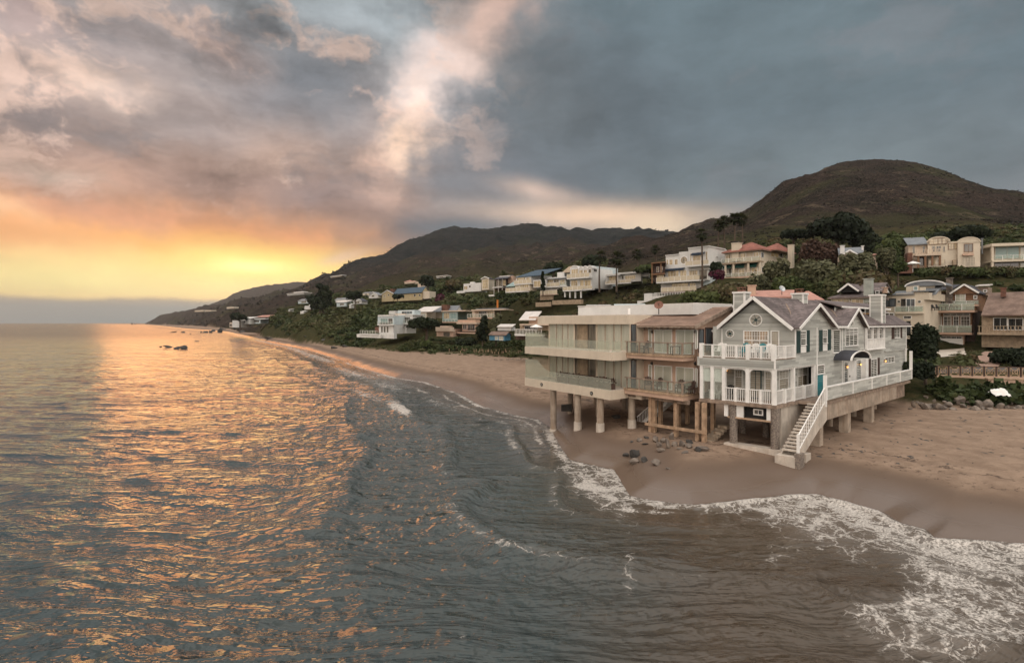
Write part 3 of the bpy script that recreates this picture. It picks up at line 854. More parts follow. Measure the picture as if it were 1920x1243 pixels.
glass_mat('sunset_glass', (.16, .13, .09), warm=(.10, .065, .03), grad=(.42, .35, .24))  # gold of the reflected sunset painted into the panes, with a faint glow
glass_mat('slider_glass', (.36, .36, .29), grad=(.45, .44, .36), rough=.1)
glass_mat('blue_glass', (.05, .06, .065), grad=(.12, .14, .15))
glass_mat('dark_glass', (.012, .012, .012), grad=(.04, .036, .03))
glass_mat('blind_glass', (.24, .20, .14), grad=(.42, .35, .25), rough=.25)
def rail_glass(name, tint, op):
    m, t = new_mat(name)
    tr = t.n('ShaderNodeBsdfTransparent', i_Color=tuple(tint) + (1,))
    p = t.n('ShaderNodeBsdfPrincipled', i_Roughness=.08)
    p.inputs['Base Color'].default_value = (.56, .56, .48, 1); p.inputs['Specular IOR Level'].default_value = .8
    mx = t.n('ShaderNodeMixShader', i_Fac=op)
    t.put(mx.inputs[1], tr.outputs[0]); t.put(mx.inputs[2], p.outputs[0])
    finish(t, mx.outputs[0])
rail_glass('rail_glass', (.95, .97, .93), .24)
rail_glass('clear_glass', (.95, .98, .97), .14)

def roof_mat(name, c, c2, cv=.35, sc=5.0, bump=.5):
    m, t = new_mat(name)
    g = t.n('ShaderNodeNewGeometry'); pos = g.outputs['Position']
    v = t.n('ShaderNodeTexVoronoi'); t.put(v.inputs['Vector'], t.vmath('MULTIPLY', pos, (1, 1, 1.6))); v.inputs['Scale'].default_value = sc
    r = t.n('ShaderNodeSeparateColor', i_0=v.outputs['Color']).outputs[0]
    n = t.noise(pos, .7, 5, .6)
    cc = t.mix(t.math('MULTIPLY', r, cv * 2, clamp=True), c, c2)
    cc = t.mix(t.smooth(n, .35, .7), cc, tuple(x * .72 for x in c))
    b = t.n('ShaderNodeBump', i_Strength=bump, i_Distance=.03, i_Height=r)
    p = t.n('ShaderNodeBsdfPrincipled', i_Roughness=.9, i_Normal=b.outputs[0])
    t.put(p.inputs['Base Color'], cc); finish(t, p.outputs[0])
roof_mat('shingle_grey', (.105, .082, .078), (.25, .20, .19))
roof_mat('shingle_brown', (.155, .10, .075), (.26, .18, .14), .3)
roof_mat('shingle_pink', (.26, .17, .125), (.38, .27, .21), .3)
roof_mat('tile_red', (.22, .075, .05), (.30, .12, .085), .4, 3.5)

def courses(mb, e0, e1, r0, r1, n, t=.035):
    """shingle courses between eave edge e0-e1 and ridge edge r0-r1, each lapping the one below"""
    e0, e1, r0, r1 = map(Vector, (e0, e1, r0, r1))
    up = Vector((0, 0, 1))
    for i in range(n):
        a, b = i / n, (i + 1) / n
        p0 = e0.lerp(r0, a) + up * t; p1 = e1.lerp(r1, a) + up * t; p2 = e1.lerp(r1, b) + up * .006; p3 = e0.lerp(r0, b) + up * .006
        mb.add([p0, p1, p2, p3, p0 - up * (t + .0), p1 - up * (t + .0)], [(0, 1, 2, 3), (4, 5, 1, 0)])

def posts_of(pl, root, xs, z0, z1, w, mat, name='post', o=0.):
    for s in xs:
        mb = MB(); pl.box(mb, s - w / 2, s + w / 2, z0, z1, o - w / 2, o + w / 2); mb.build(name, MT(mat), root)

def baluster_rail(pl, root, s0, s1, z0, z1, gap=.135, o=0., mat='white_paint', slope=None, bw=.04):
    """railing > baluster; slope = (z0 at s1) for a stair rail"""
    dz = 0 if slope is None else slope - z0
    mb = MB()
    for zz, h in ((z1, .07), (z0 + .08, .05)):
        mb.beam(pl(s0, o, zz - h / 2), pl(s1, o, zz - h / 2 + dz), .07, h)
    rl = mb.build('railing', MT(mat), root)
    n = max(1, int(abs(s1 - s0) / gap)); me = None
    for i in range(n):
        k = (i + .5) / n; s = s0 + (s1 - s0) * k; zb = z0 + .08 + dz * k; h = z1 - z0 - .1
        if me is None:
            b = MB(); b.v = [(x * bw / 2, y * bw / 2, z) for z in (0, h) for x, y in ((-1, -1), (1, -1), (1, 1), (-1, 1))]
            b.f = [(3, 2, 1, 0), (4, 5, 6, 7), (0, 1, 5, 4), (1, 2, 6, 5), (2, 3, 7, 6), (3, 0, 4, 7)]
            me = bpy.data.meshes.new('baluster'); me.from_pydata(b.v, [], b.f); me.materials.append(MT(mat)); me.update()
        obj('baluster', me, rl, pl(s, o, zb) - Vector(root.location))
    return rl

def round_window(pl, root, c, r, o=0., spokes=6, arch=False):
    s, z = c; mb = MB(); n = 24
    tot = math.pi if arch else 2 * math.pi
    ang = [tot * i / n for i in range(n + (1 if arch else 0))]
    out = [(s + r * math.cos(a), z + r * math.sin(a)) for a in ang]; inn = [(s + r * .84 * math.cos(a), z + r * .84 * math.sin(a)) for a in ang]
    m = len(ang)
    for i in range(m - 1 if arch else m):
        j = (i + 1) % m
        mb.hexa([pl(*x) for x in ((out[i][0], o, out[i][1]), (out[j][0], o, out[j][1]), (inn[j][0], o, inn[j][1]), (inn[i][0], o, inn[i][1]))],
                [pl(*x) for x in ((out[i][0], o + .08, out[i][1]), (out[j][0], o + .08, out[j][1]), (inn[j][0], o + .08, inn[j][1]), (inn[i][0], o + .08, inn[i][1]))])
    w = mb.build('round_window' if not arch else 'arched_window', MT('white_paint'), root)
    g = MB(); pl.poly(g, inn, o + .003, o + .02); g.build('pane', MT('blind_glass'), w)
    sp = MB()
    for k in range(spokes):
        a = tot * k / spokes + (.3 if not arch else .5)
        sp.beam(pl(s, o + .035, z), pl(s + r * .84 * math.cos(a), o + .035, z + r * .84 * math.sin(a)), .045, .03)
    if not arch: pl.poly(sp, [(s + .11 * math.cos(a), z + .11 * math.sin(a)) for a in ang], o + .02, o + .06)
    sp.build('spokes', MT('green_paint'), w)

def shutters(pl, root, x0, x1, y0, y1, mat='green_paint'):
    s0, s1, z0, z1 = pl.rect(x0, y0, x1, y1)
    mb = MB(); pl.box(mb, s0, s1, z0, z1, .03, .06)
    fw = .05
    pl.box(mb, s0, s0 + fw, z0, z1, .06, .085); pl.box(mb, s1 - fw, s1, z0, z1, .06, .085)
    n = int((z1 - z0) / .11)
    for i in range(n + 1):
        z = z0 + (z1 - z0 - .05) * i / n; pl.box(mb, s0 + fw, s1 - fw, z, z + .05, .06, .078)
    mb.build('shutter', MT(mat), root)

def wall_lamp(pl, root, x, y, lit=True):
    s, z = pl.at(x, y)
    mb = MB(); pl.box(mb, s - .06, s + .06, z - .12, z + .16, .0, .05); mb.beam(pl(s, .05, z + .12), pl(s, .2, z + .1), .03); mb.tube(pl(s, .16, z + .07), pl(s, .16, z + .12), .1, .03, 8)
    w = mb.build('wall_lamp', MT('black_metal'), root)
    g = MB(); g.tube(pl(s, .16, z - .08), pl(s, .16, z + .07), .05, .075, 8); g.build('lamp_glass', MT('copper_glow' if lit else 'window_glass'), w)

# ------------------------------------------------------------------ grey clapboard beach house on piles
def q2(x, y): return 1290 + x / 3.452, 520 + y / 3.452
def q8(x, y): return 1480 + x / 5.179, 560 + y / 5.179
def main_house():
    fr = Fr(1454, 38, -150, 2130)
    root = empty('beach_house', fr(2.5, 6, 1.5), 'grey clapboard house on piles with white balconies, gables and a long walkway', 'house')
    F0 = Pl(fr, 'F', 0); S0 = Pl(fr, 'S', 0)
    v1 = S0.at(1490.7, 600)[0]; vend = S0.at(1699, 600)[0]; U = F0.at(1312, 700)[0]
    F1 = Pl(fr, 'F', v1)
    zd, zu, ze = 4.90, 8.15, 10.36
    ridge, ur = 12.74, 2.75
    FI = Pl(fr, 'F', 2.4); SI = Pl(fr, 'S', 1.1)
    vw = S0.at(*q8(262, 700))[0]          # where the porch ends and the full wall begins
    sm, st = MT('sage_board'), MT('sage_trim')
    # walls (solid, boarded)
    mb = MB()
    F1.poly(mb, [(0, zu), (U, zu), (U, ze), (ur, ridge - .1), (0, ze)], -.2, 0)
    S0.box(mb, v1, vw, 7.46, 10.5, -.2, 0)
    S0.box(mb, vw, vend, 4.9, 10.5, -.2, 0)
    for a, b in ((0, .02),):
        F0.box(mb, 0, U, 7.46, zu, -.2, 0); S0.box(mb, 0, v1, 7.46, zu, -.2, 0)
    FI.box(mb, 1.1, U - .02, zd, 7.46, -.2, 0); SI.box(mb, 2.4, vw, zd, 7.46, -.2, 0)
    Pl(fr, 'S', U).box(mb, 2.4, vend, zd, 10.5, -.2, 0); Pl(fr, 'S', U).box(mb, 0, 2.4, 7.46, zu, -.2, 0)
    Pl(fr, 'F', vend).poly(mb, [(0, 4.0), (U, 4.0), (U, ze), (ur, ridge - .1), (0, ze)], 0, .2)
    mb.build('wall', st, root)
    sd = MB()
    siding(sd, F1, [(0.0, zu), (U, zu), (U, ze), (ur, ridge - .1), (0, ze)])
    siding(sd, F0, rectpts(0, U, 7.46, zu)); siding(sd, S0, rectpts(0, v1, 7.46, zu)); siding(sd, S0, rectpts(v1, vw, 7.46, 10.45))
    siding(sd, S0, rectpts(vw, vend, 4.9, 10.45)); siding(sd, FI, rectpts(1.1, U, zd, 7.46)); siding(sd, SI, rectpts(2.4, vw, zd, 7.46))
    # gables on the side
    g2 = [S0.at(*q2(690, 335)), S0.at(*q2(820, 185)), S0.at(*q2(935, 325))]
    g3 = [S0.at(*q2(1000, 320)), S0.at(*q2(1072, 212)), S0.at(*q2(1135, 310))]
    gab = []
    for (a, m_, b), pk in ((g2, 12.2), (g3, 12.0)):
        poly = [(a[0], 10.4), (m_[0], pk), (b[0], 10.4)]
        gab.append((a[0], m_[0], b[0], pk)); siding(sd, S0, poly, o=.0)
    sdo = sd.build('siding', sm, root); sdo['kind'] = 'stuff'
    gw = MB()
    for a, m_, b, pk in gab: S0.poly(gw, [(a, 10.4), (m_, pk), (b, 10.4)], -.15, 0)
    gw.build('gable_wall', st, root)
    # floors
    mb = MB()
    F0.box(mb, 0, U, 4.66, zd, -vend, 0)
    mb.build('floor_slab', MT('weathered_timber'), root)
    mb = MB(); F0.box(mb, .0, U, zu - .02, zu + .02, -v1, .06); S0.box(mb, 0, v1, zu - .02, zu + .02, 0, .06); mb.build('balcony_floor', MT('weathered_timber'), root)
    mb = MB(); F0.box(mb, .21, U - .2, 7.40, 7.44, -2.4, -.2); mb.build('porch_ceiling', MT('white_paint'), root)
    mb = MB()
    F0.box(mb, -.05, U + .03, 4.64, 4.9, 0, .06); S0.box(mb, -.05, vw, 4.64, 4.9, .0, .06)
    mb.build('rim_board', MT('weathered_timber'), root)
    # roof
    ov = .45; vo = v1 - .7; vr = vend + .3
    sl = (ridge - ze) / ur
    zl = ze - sl * .35; ul = U + .35
    P_ = fr
    for name, e_u, e_z in (('roof', .02, ze + sl * .02), ('roof', U + .35, ridge - sl * (U + .35 - ur))):
        mb = MB()
        cor = [P_(e_u, vo, e_z), P_(e_u, vr if e_u > 0 else gab[1][2], e_z), P_(ur, vr if e_u > 0 else gab[1][2], ridge), P_(ur, vo, ridge)]
        mb.slab([c + Vector((0, 0, .01)) for c in cor], (0, 0, .12))
        r = mb.build(name, MT('shingle_grey'), root)
        cs = MB(); courses(cs, cor[0] + Vector((0, 0, .13)), cor[1] + Vector((0, 0, .13)), cor[3] + Vector((0, 0, .13)), cor[2] + Vector((0, 0, .13)), 17)
        c = cs.build('shingles', MT('shingle_grey'), r); c['kind'] = 'stuff'
    # white rake boards of the front gable
    mb = MB()
    for e_u, e_z in ((-.12, ze - sl * .12), (U + .38, ridge - sl * (U + .38 - ur))):
        mb.beam(P_(e_u, vo - .02, e_z + .03), P_(ur, vo - .02, ridge + .03), .05, .24)
    mb.build('rake_board', MT('white_paint'), root)
    # cross gable roofs
    for (a, m_, b, pk) in gab:
        ue = max(.6, (ridge - pk) / 1.0 + .4)
        uback = ur - (ridge - pk) / sl
        for c in (a, b):
            mb = MB()
            k = (pk - 10.4) / abs(m_ - c); ex = .12 if c == a else -.12
            cc = c + (-.15 if c == a else .15); zc = 10.4 - .15 * k
            mb.slab([P_(-.4, cc, zc), P_(.05, cc, zc), P_(uback + .15, m_, pk + .02), P_(-.4, m_, pk + .02)], (0, 0, .1))
            r = mb.build('gable_roof', MT('shingle_grey'), root)
            rk = MB(); rk.beam(P_(-.42, cc, zc), P_(-.42, m_, pk + .02), .05, .22); rk.build('rake_board', MT('white_paint'), root)
    # valley flashing
    mb = MB()
    for (a, m_, b, pk) in gab:
        for c in (a, b):
            mb.beam(P_(-.3, c, 10.4), P_(ur - (ridge - pk) / sl, m_, pk + .16), .12, .03)
    mb.build('flashing', MT('weathered_timber'), root)
    # landward roof: low slope, clerestory, upper slope
    ga, gb = gab[1][2] - .3, vend
    mb = MB(); c1 = [P_(-.4, ga + .3, 10.46), P_(-.4, gb + .3, 10.46), P_(1.3, gb + .3, 11.55), P_(1.3, ga, 11.55)]
    mb.slab(c1, (0, 0, .12)); r = mb.build('roof', MT('shingle_grey'), root)
    cs = MB(); up = Vector((0, 0, .12)); courses(cs, c1[0] + up, c1[1] + up, c1[3] + up, c1[2] + up, 9); c = cs.build('shingles', MT('shingle_grey'), r); c['kind'] = 'stuff'
    D1 = Pl(fr, 'S', 1.3)
    for xa, xb in ((gab[1][1] - .4, S0.at(1634, 600)[0] + 1.6), (S0.at(1652, 600)[0], S0.at(1682, 600)[0] + .4)):
        mb = MB(); D1.box(mb, xa, xb, 11.4, 12.22, -.1, 0); dm = mb.build('dormer', st, root)
        mb = MB(); mb.slab([P_(.75, xa - .2, 12.2), P_(.75, xb + .3, 12.2), P_(ur + .2, xb + .3, 12.86), P_(ur + .2, xa - .2, 12.86)], (0, 0, .1)); mb.build('dormer_roof', MT('shingle_grey'), root)
        mb = MB(); mb.beam(P_(.73, xa - .2, 12.24), P_(.73, xb + .3, 12.24), .06, .16); mb.build('fascia', MT('white_paint'), root)
    window(D1, root, D1.rect(*q8(662, 133), *q8(773, 192)), 3, 1, gm='lit_glass', fw=.05, label='clerestory window glowing orange')
    window(D1, root, D1.rect(*q8(918, 137), *q8(1012, 190)), 2, 1, fw=.05)
    # white eaves and corner boards
    mb = MB()
    S0.box(mb, gab[0][2], gab[1][0], 10.34, 10.50, .0, .42); S0.box(mb, gab[1][2], vend + .3, 10.34, 10.47, .36, .44)
    mb.build('fascia', MT('white_paint'), root)
    mb = MB()
    for v in (v1, vw + .05, gab[1][0] - .15, gab[1][2] + .1, vend - .06): S0.box(mb, v - .07, v + .07, 4.9 if v > vw else zu, 10.4, .0, .05)
    F1.box(mb, U - .12, U, zu, 10.3, 0, .05); F0.box(mb, -.03, .09, 7.46, zu, .0, .045)
    mb.build('corner_board', MT('white_paint'), root)
    # front gable wall
    def fq(x, y): return (1290 + x / 5.181, 540 + y / 5.181)
    c = F1.at(*fq(661, 311)); round_window(F1, root, c, .50)
    c = F1.at(*fq(409, 443)); round_window(F1, root, c, .34)
    window(F1, root, F1.rect(*fq(540, 412), *fq(787, 572)), 3, 2, gm='lit_glass', split=.62, label='triple window with small panes and a lit room behind')
    R = F1.rect(*fq(805, 412), *fq(890, 590))
    window(F1, root, (R[0], R[1], zu + .05, R[3]), 1, 1, gm='blind_glass', name='balcony_door')
    # side, upper floor
    for x0, x1, a0, a1, b0, b1, py0, py1 in ((100, 158, 66, 99, 159, 188, 310, 455), (316, 364, 285, 314, 368, 394, 302, 437)):
        window(S0, root, S0.rect(*q8(x0, py0), *q8(x1, py1)), 1, 3, gm='dark_glass', split=.55, fw=.07)
        shutters(S0, root, *[q8(a0, 0)[0], q8(a1, 0)[0]], q8(0, py0 + 2)[1], q8(0, py1 + 72)[1])
        shutters(S0, root, *[q8(b0, 0)[0], q8(b1, 0)[0]], q8(0, py0 - 4)[1], q8(0, py1 + 62)[1])
        s = S0.rect(*q8(x0, py1 + 6), *q8(x1, py1 + 68)); mb = MB(); S0.box(mb, *s, 0, .05); mb.build('panel', MT('white_paint'), root)
    s = S0.rect(*q8(416, 297), *q8(490, 530)); window(S0, root, s, 1, 1, gm='dark_glass', fw=.1, label='tall dark opening framed in white')
    # bay with arched top light
    R = S0.rect(*q8(537, 282), *q8(660, 462)); window(S0, root, R, 3, 2, gm='window_glass', split=.35, fw=.09)
    c = S0.at(*q8(596, 256)); round_window(S0, root, c, .62, arch=True, spokes=3)
    # enclosed balcony with three openings
    R = S0.rect(*q8(722, 283), *q8(896, 487))
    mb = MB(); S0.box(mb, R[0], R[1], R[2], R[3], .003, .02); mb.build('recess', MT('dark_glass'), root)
    for k in range(3):
        a = R[0] + (R[1] - R[0]) * k / 3; b = R[0] + (R[1] - R[0]) * (k + 1) / 3
        window(S0, root, (a + .14, b - .14, R[2] + (R[3] - R[2]) * .44, R[3] - .12), 1, 2, fw=.05, o=.02, dep=.06)
    for k in range(4):
        a = R[0] + (R[1] - R[0]) * k / 3; posts_of(S0, root, [a], R[2] - .05, R[3], .16, 'white_paint', o=.2)
    mb = MB(); S0.box(mb, R[0] - .08, R[1] + .08, R[2] - .06, R[2] + .04, .02, .34); S0.box(mb, R[0], R[1], R[2] + .95, R[2] + 1.03, .18, .30); mb.build('balcony_sill', MT('white_paint'), root)
    baluster_rail(S0, root, R[0], R[1], R[2], R[2] + 1.0, .16, .24)
    R = S0.rect(*q8(1012, 272), *q8(1070, 385)); window(S0, root, R, 2, 1, gm='window_glass')
    shutters(S0, root, q8(990, 0)[0], q8(1012, 0)[0], q8(0, 270)[1], q8(0, 390)[1], 'dark_wood'); shutters(S0, root, q8(1072, 0)[0], q8(1088, 0)[0], q8(0, 270)[1], q8(0, 383)[1], 'dark_wood')
    # soffit line where the ground floor steps back under the landward room
    R = S0.rect(*q8(918, 490), *q8(1136, 515)); mb = MB(); S0.box(mb, R[0], vend + .05, R[2] + .1, R[2] + .2, 0, .14); mb.build('band_board', MT('sage_trim'), root)
    # entry: sidelights, white door, arched canopy, lamps
    zf = 4.95
    R = S0.rect(*q8(524, 612), *q8(566, 806)); window(S0, root, (R[0], R[1], zf + .1, R[3]), 1, 1, gm='blue_glass')
    R = S0.rect(*q8(568, 605), *q8(640, 806)); mb = MB(); S0.box(mb, R[0], R[1], zf, R[3], 0, .07)
    for k in range(2):
        for j in range(3):
            a = R[0] + .1 + (R[1] - R[0] - .1) * k / 2; S0.box(mb, a, a + (R[1] - R[0]) / 2 - .2, zf + .2 + j * .75, zf + .8 + j * .75, .07, .085)
    dr = mb.build('front_door', MT('white_paint'), root)
    mb = MB(); S0.box(mb, R[0] + .1, R[0] + .18, zf + 1.0, zf + 1.15, .085, .14); mb.build('handle', MT('black_metal'), dr)
    R = S0.rect(*q8(645, 590), *q8(694, 780)); window(S0, root, (R[0], R[1], zf + .1, R[3]), 1, 1, gm='blue_glass')
    mb = MB(); R = S0.rect(*q8(694, 580), *q8(720, 780)); S0.box(mb, R[0], R[1], zf, R[3], 0, .4); mb.build('pier', MT('white_paint'), root)
    wall_lamp(S0, root, *q8(545, 662)); wall_lamp(S0, root, *q8(675, 638)); wall_lamp(S0, root, *q8(918, 605))
    CP = Pl(fr, 'S', -1.25)
    ca, cb = CP.at(*q8(592, 600))[0], CP.at(*q8(787, 575))[0]; cm = (ca + cb) / 2; cr = (cb - ca) / 2
    zc = CP.at(*q8(595, 603))[1]; n = 14; ez = (CP.at(*q8(700, 503))[1] - zc) / cr
    def arc(r, k, lift=0): a = math.pi * k / n; return cm - r * math.cos(a), zc + lift + r * ez * math.sin(a)
    mb = MB(); fm_ = MB()
    for k in range(n):
        (s0, z0), (s1, z1) = arc(cr, k), arc(cr, k + 1); (t0, y0), (t1, y1) = arc(cr - .12, k), arc(cr - .12, k + 1)
        mb.hexa([S0(s0, 0, z0), S0(s1, 0, z1), S0(t1, 0, y1), S0(t0, 0, y0)], [S0(s0, 1.25, z0), S0(s1, 1.25, z1), S0(t1, 1.25, y1), S0(t0, 1.25, y0)])
        (s0, z0), (s1, z1) = arc(cr + .03, k), arc(cr + .03, k + 1); (t0, y0), (t1, y1) = arc(cr - .22, k), arc(cr - .22, k + 1)
        fm_.hexa([S0(s0, 1.25, z0), S0(s1, 1.25, z1), S0(t1, 1.25, y1), S0(t0, 1.25, y0)], [S0(s0, 1.34, z0), S0(s1, 1.34, z1), S0(t1, 1.34, y1), S0(t0, 1.34, y0)])
    mb.build('canopy', MT('dark_roof'), root); fm_.build('canopy_arch', MT('white_paint'), root)
    R = S0.rect(*q8(785, 580), *q8(848, 748)); window(S0, root, (R[0], R[1], zf + .3, R[3]), 2, 1, gm='window_glass')
    shutters(S0, root, q8(762, 0)[0], q8(783, 0)[0], q8(0, 585)[1], q8(0, 755)[1], 'dark_wood'); shutters(S0, root, q8(849, 0)[0], q8(869, 0)[0], q8(0, 573)[1], q8(0, 735)[1], 'dark_wood')
    R = S0.rect(*q8(922, 563), *q8(1015, 626)); window(S0, root, R, 3, 1, fw=.06)
    # porch: posts with brackets, glass screens
    xs = [F0.at(q2(x, 0)[0], 700)[0] for x in (85, 155, 229, 383)] + [.12]
    xs[0] = U - .12
    posts_of(F0, root, xs, zd, 7.46, .24, 'white_paint', 'porch_post', -.12)
    sxs = [S0.at(q2(x, 0)[0], 700)[0] for x in (690, 823)]
    posts_of(S0, root, sxs, zd, 7.46, .24, 'white_paint', 'porch_post', -.12)
    mb = MB()
    for i in range(4):
        a, b = xs[i + 1] + .12, xs[i] - .12
        F0.box(mb, a, b, 7.34, 7.46, -.18, -.06)
        if i != 0 and i != 1:
            for s, d_ in ((a, 1), (b, -1)):
                F0.poly(mb, [(s, 7.34), (s + d_ * .28, 7.34), (s + d_ * .1, 7.24), (s, 7.06)][::d_], -.17, -.07)
    S0.box(mb, .24, sxs[1] - .1, 7.34, 7.46, -.18, -.06)
    mb.build('porch_beam', MT('white_paint'), root)
    for a, b in ((xs[1] + .12, xs[0] - .12), (xs[2] + .12, xs[1] - .12)):
        mb = MB(); F0.box(mb, a, b, zd + .05, 7.3, -.13, -.11); mb.build('glass_screen', MT('clear_glass'), root)
        mb = MB(); F0.box(mb, a, b, 6.25, 7.34, -.22, -.19); mb.build('roller_blind', MT('white_paint'), root)
    for a, b in ((xs[3] + .12, xs[2] - .12), (.24, xs[3] - .12)):
        m_ = (a + b) / 2; posts_of(F0, root, [m_], zd, zd + 1.05, .16, 'white_paint', 'rail_post', -.1)
        for c, d_ in ((a, m_ - .08), (m_ + .08, b)): baluster_rail(F0, root, c, d_, zd, zd + 1.02, .135, -.1)
    for a, b in ((.24, sxs[0] - .12), (sxs[0] + .12, sxs[1] - .12)):
        m_ = (a + b) / 2; posts_of(S0, root, [m_], zd, zd + 1.05, .22, 'white_paint', 'rail_post', -.1)
        for c, d_ in ((a, m_ - .11), (m_ + .11, b)): baluster_rail(S0, root, c, d_, zd, zd + 1.02, .19, -.1, bw=.035)
    # porch inner walls
    for x0, x1, gm in ((300, 358, 'blind_glass'), (495, 548, 'blind_glass')):
        R = FI.rect(*q2(x0, 590), *q2(x1, 715)); window(FI, root, (max(R[0], 1.2), R[1], zd + .75, 7.15), 1, 2, gm=gm, split=.4, fw=.1)
    R = FI.rect(*q2(400, 590), *q2(478, 745)); window(FI, root, (R[0], R[1], zd + .05, 7.15), 2, 1, fm='green_paint', gm='blind_glass', name='french_door')
    wall_lamp(FI, root, *q2(256, 600))
    R = SI.rect(*q2(585, 595), *q2(648, 735)); window(SI, root, (R[0] , R[1], zd + .65, 7.15), 1, 4, fm='white_paint', gm='blind_glass', split=.4)
    R = SI.rect(*q2(705, 580), *q2(770, 720)); window(SI, root, (R[0], R[1], zd + .65, 7.15), 2, 4, gm='blind_glass', split=.4)
    R = SI.rect(*q2(775, 570), *q2(818, 700)); window(SI, root, (R[0], R[1], zd + .3, 7.15), 2, 1, gm='dark_glass')
    # blue lattice gate and door above it
    R = S0.rect(*q2(833, 560), *q2(880, 640)); window(S0, root, (R[0], R[1], 6.95 - .35, 7.4), 1, 2, gm='window_glass')
    R = S0.rect(*q2(833, 620), *q2(877, 770)); mb = MB()
    S0.box(mb, R[0], R[1], zd, 6.65, .0, .03)
    for k in range(9):
        t = k / 9; S0.box(mb, R[0] + (R[1] - R[0]) * t, R[0] + (R[1] - R[0]) * t + .03, zd, 6.65, .03, .05)
        S0.box(mb, R[0], R[1], zd + .1 + t * 1.6, zd + .13 + t * 1.6, .05, .065)
    mb.build('lattice_gate', MT('teal_paint'), root)
    # upper balcony rail
    zr = 9.13
    ux = [F0.at(q2(x, 0)[0], 660)[0] for x in (85, 158, 232, 312, 388, 472)] + [.13]
    ux[0] = U - .13
    for i, s in enumerate(ux): posts_of(F0, root, [s], zu - (.1 if i in (0, 2, 4, 6) else 0), zr + (.08 if i in (0, 2, 4, 6) else .0), .26 if i in (0, 2, 4, 6) else .15, 'white_paint', 'rail_post', -.05)
    for i in range(6):
        a, b = ux[i + 1] + .1, ux[i] - .1
        if i < 2:
            mb = MB(); F0.box(mb, a, b, zr - .06, zr, -.1, 0); F0.box(mb, a, b, zu + .05, zu + .1, -.1, 0); rr = mb.build('railing', MT('white_paint'), root)
            mb = MB(); F0.box(mb, a, b, zu + .1, zr - .06, -.06, -.045); mb.build('glass_panel', MT('clear_glass'), rr)
        else: baluster_rail(F0, root, a, b, zu + .02, zr, .135, -.05)
    for v in (v1 * .5, v1 - .12): posts_of(S0, root, [v], zu, zr, .16, 'white_paint', 'rail_post', -.05)
    baluster_rail(S0, root, .26, v1 * .5 - .08, zu + .02, zr, .19, -.05, bw=.035); baluster_rail(S0, root, v1 * .5 + .08, v1 - .2, zu + .02, zr, .19, -.05, bw=.035)
    # chimneys
    for (u, v, w, zb, zt, cap) in ((4.95, 5.6, .92, 10.4, 13.35, 1), (2.75, 11.6, .92, 12.2, 13.38, 1), (.35, 24.4, 1.05, 10.4, 13.6, 0)):
        A = Pl(fr, 'F', v - w / 2); B = Pl(fr, 'S', u - w / 2)
        mb = MB(); A.box(mb, u - w / 2, u + w / 2, zb, zt, -w, 0); ch = mb.build('chimney', st, root)
        s2 = MB(); siding(s2, A, rectpts(u - w / 2, u + w / 2, zb, zt - .12)); siding(s2, B, rectpts(v - w / 2, v + w / 2, zb, zt - .12)); s2.build('siding', sm, ch)
        s2 = MB()
        A.box(s2, u - w / 2 - .08, u + w / 2 + .08, zt - .1, zt + .04, -w - .08, .08)
        for a in (u - w / 2, u + w / 2 - .09): A.box(s2, a, a + .09, zb, zt - .1, 0, .035)
        for a in (v - w / 2, v + w / 2 - .09): B.box(s2, a, a + .09, zb, zt - .1, 0, .035)
        s2.build('chimney_trim', MT('white_paint'), ch)
        if cap:
            s2 = MB()
            for i in (-1, 1):
                for j in (-1, 1): s2.tube(fr(u + i * .2, v + j * .2, zt), fr(u + i * .2, v + j * .2, zt + .38), .03, n=6)
            A.box(s2, u - .27, u + .27, zt + .36, zt + .42, -w / 2 - .27, -w / 2 + .27)
            A.box(s2, u - .2, u + .2, zt + .02, zt + .2, -w / 2 - .2, -w / 2 + .2)
            s2.build('chimney_cap', MT('rust_metal'), ch)
    # walkway with boarded parapet, concrete wall and beam
    W = Pl(fr, 'S', -1.8)
    wa = W.at(*q2(893, 700))[0]; wb = W.at(*q2(1447, 600))[0]
    zt_, zb_ = 6.02, W.at(*q2(893, 795))[1]
    mb = MB(); W.box(mb, wa, wb, zb_, zt_ - .05, -.1, 0); pr = mb.build('parapet', st, root)
    s2 = MB(); siding(s2, W, rectpts(wa, wb, zb_, zt_ - .06), .15); s2.build('siding', sm, pr)
    mb = MB(); W.box(mb, wa - .05, wb + .05, zt_ - .05, zt_ + .03, -.16, .06); mb.build('parapet_cap', MT('white_paint'), root)
    for x in (895, 1063, 1187, 1283, 1370, 1445):
        s = W.at(q2(x, 0)[0], 700)[0]; posts_of(W, root, [s], zb_, zt_ - .05, .13, 'white_paint', 'parapet_post', .01)
    posts_of(W, root, [W.at(q2(1443, 0)[0], 700)[0]], zt_, zt_ + 1.9, .22, 'white_paint', 'gate_post'); posts_of(S0, root, [S0.at(q2(1384, 0)[0], 650)[0] + .3], zf, 8.0, .12, 'white_paint', 'gate_post', .3)
    mb = MB(); W.box(mb, wa - .3, wb, 4.66, 4.9, -1.79, -.1); mb.build('walkway_floor', MT('weathered_timber'), root)
    W2 = Pl(fr, 'S', -1.62)
    b0 = W2.at(*q2(905, 800))[0]; b1 = W2.at(*q2(1350, 700))[0]; bj = W2.at(*q2(1040, 800))[0]
    zbb = W2.at(*q2(910, 920))[1]
    mb = MB(); W2.box(mb, b0, bj - .02, zbb, zb_, -.4, 0); mb.build('concrete_panel', MT('concrete'), root)
    nseg = 5
    for k in range(nseg):
        a = bj + .02 + (b1 - bj) * k / nseg; b = bj + (b1 - bj) * (k + 1) / nseg
        mb = MB(); W2.box(mb, a, b - .015, zbb, zb_, -.4, 0); mb.build('concrete_panel', MT('concrete'), root)
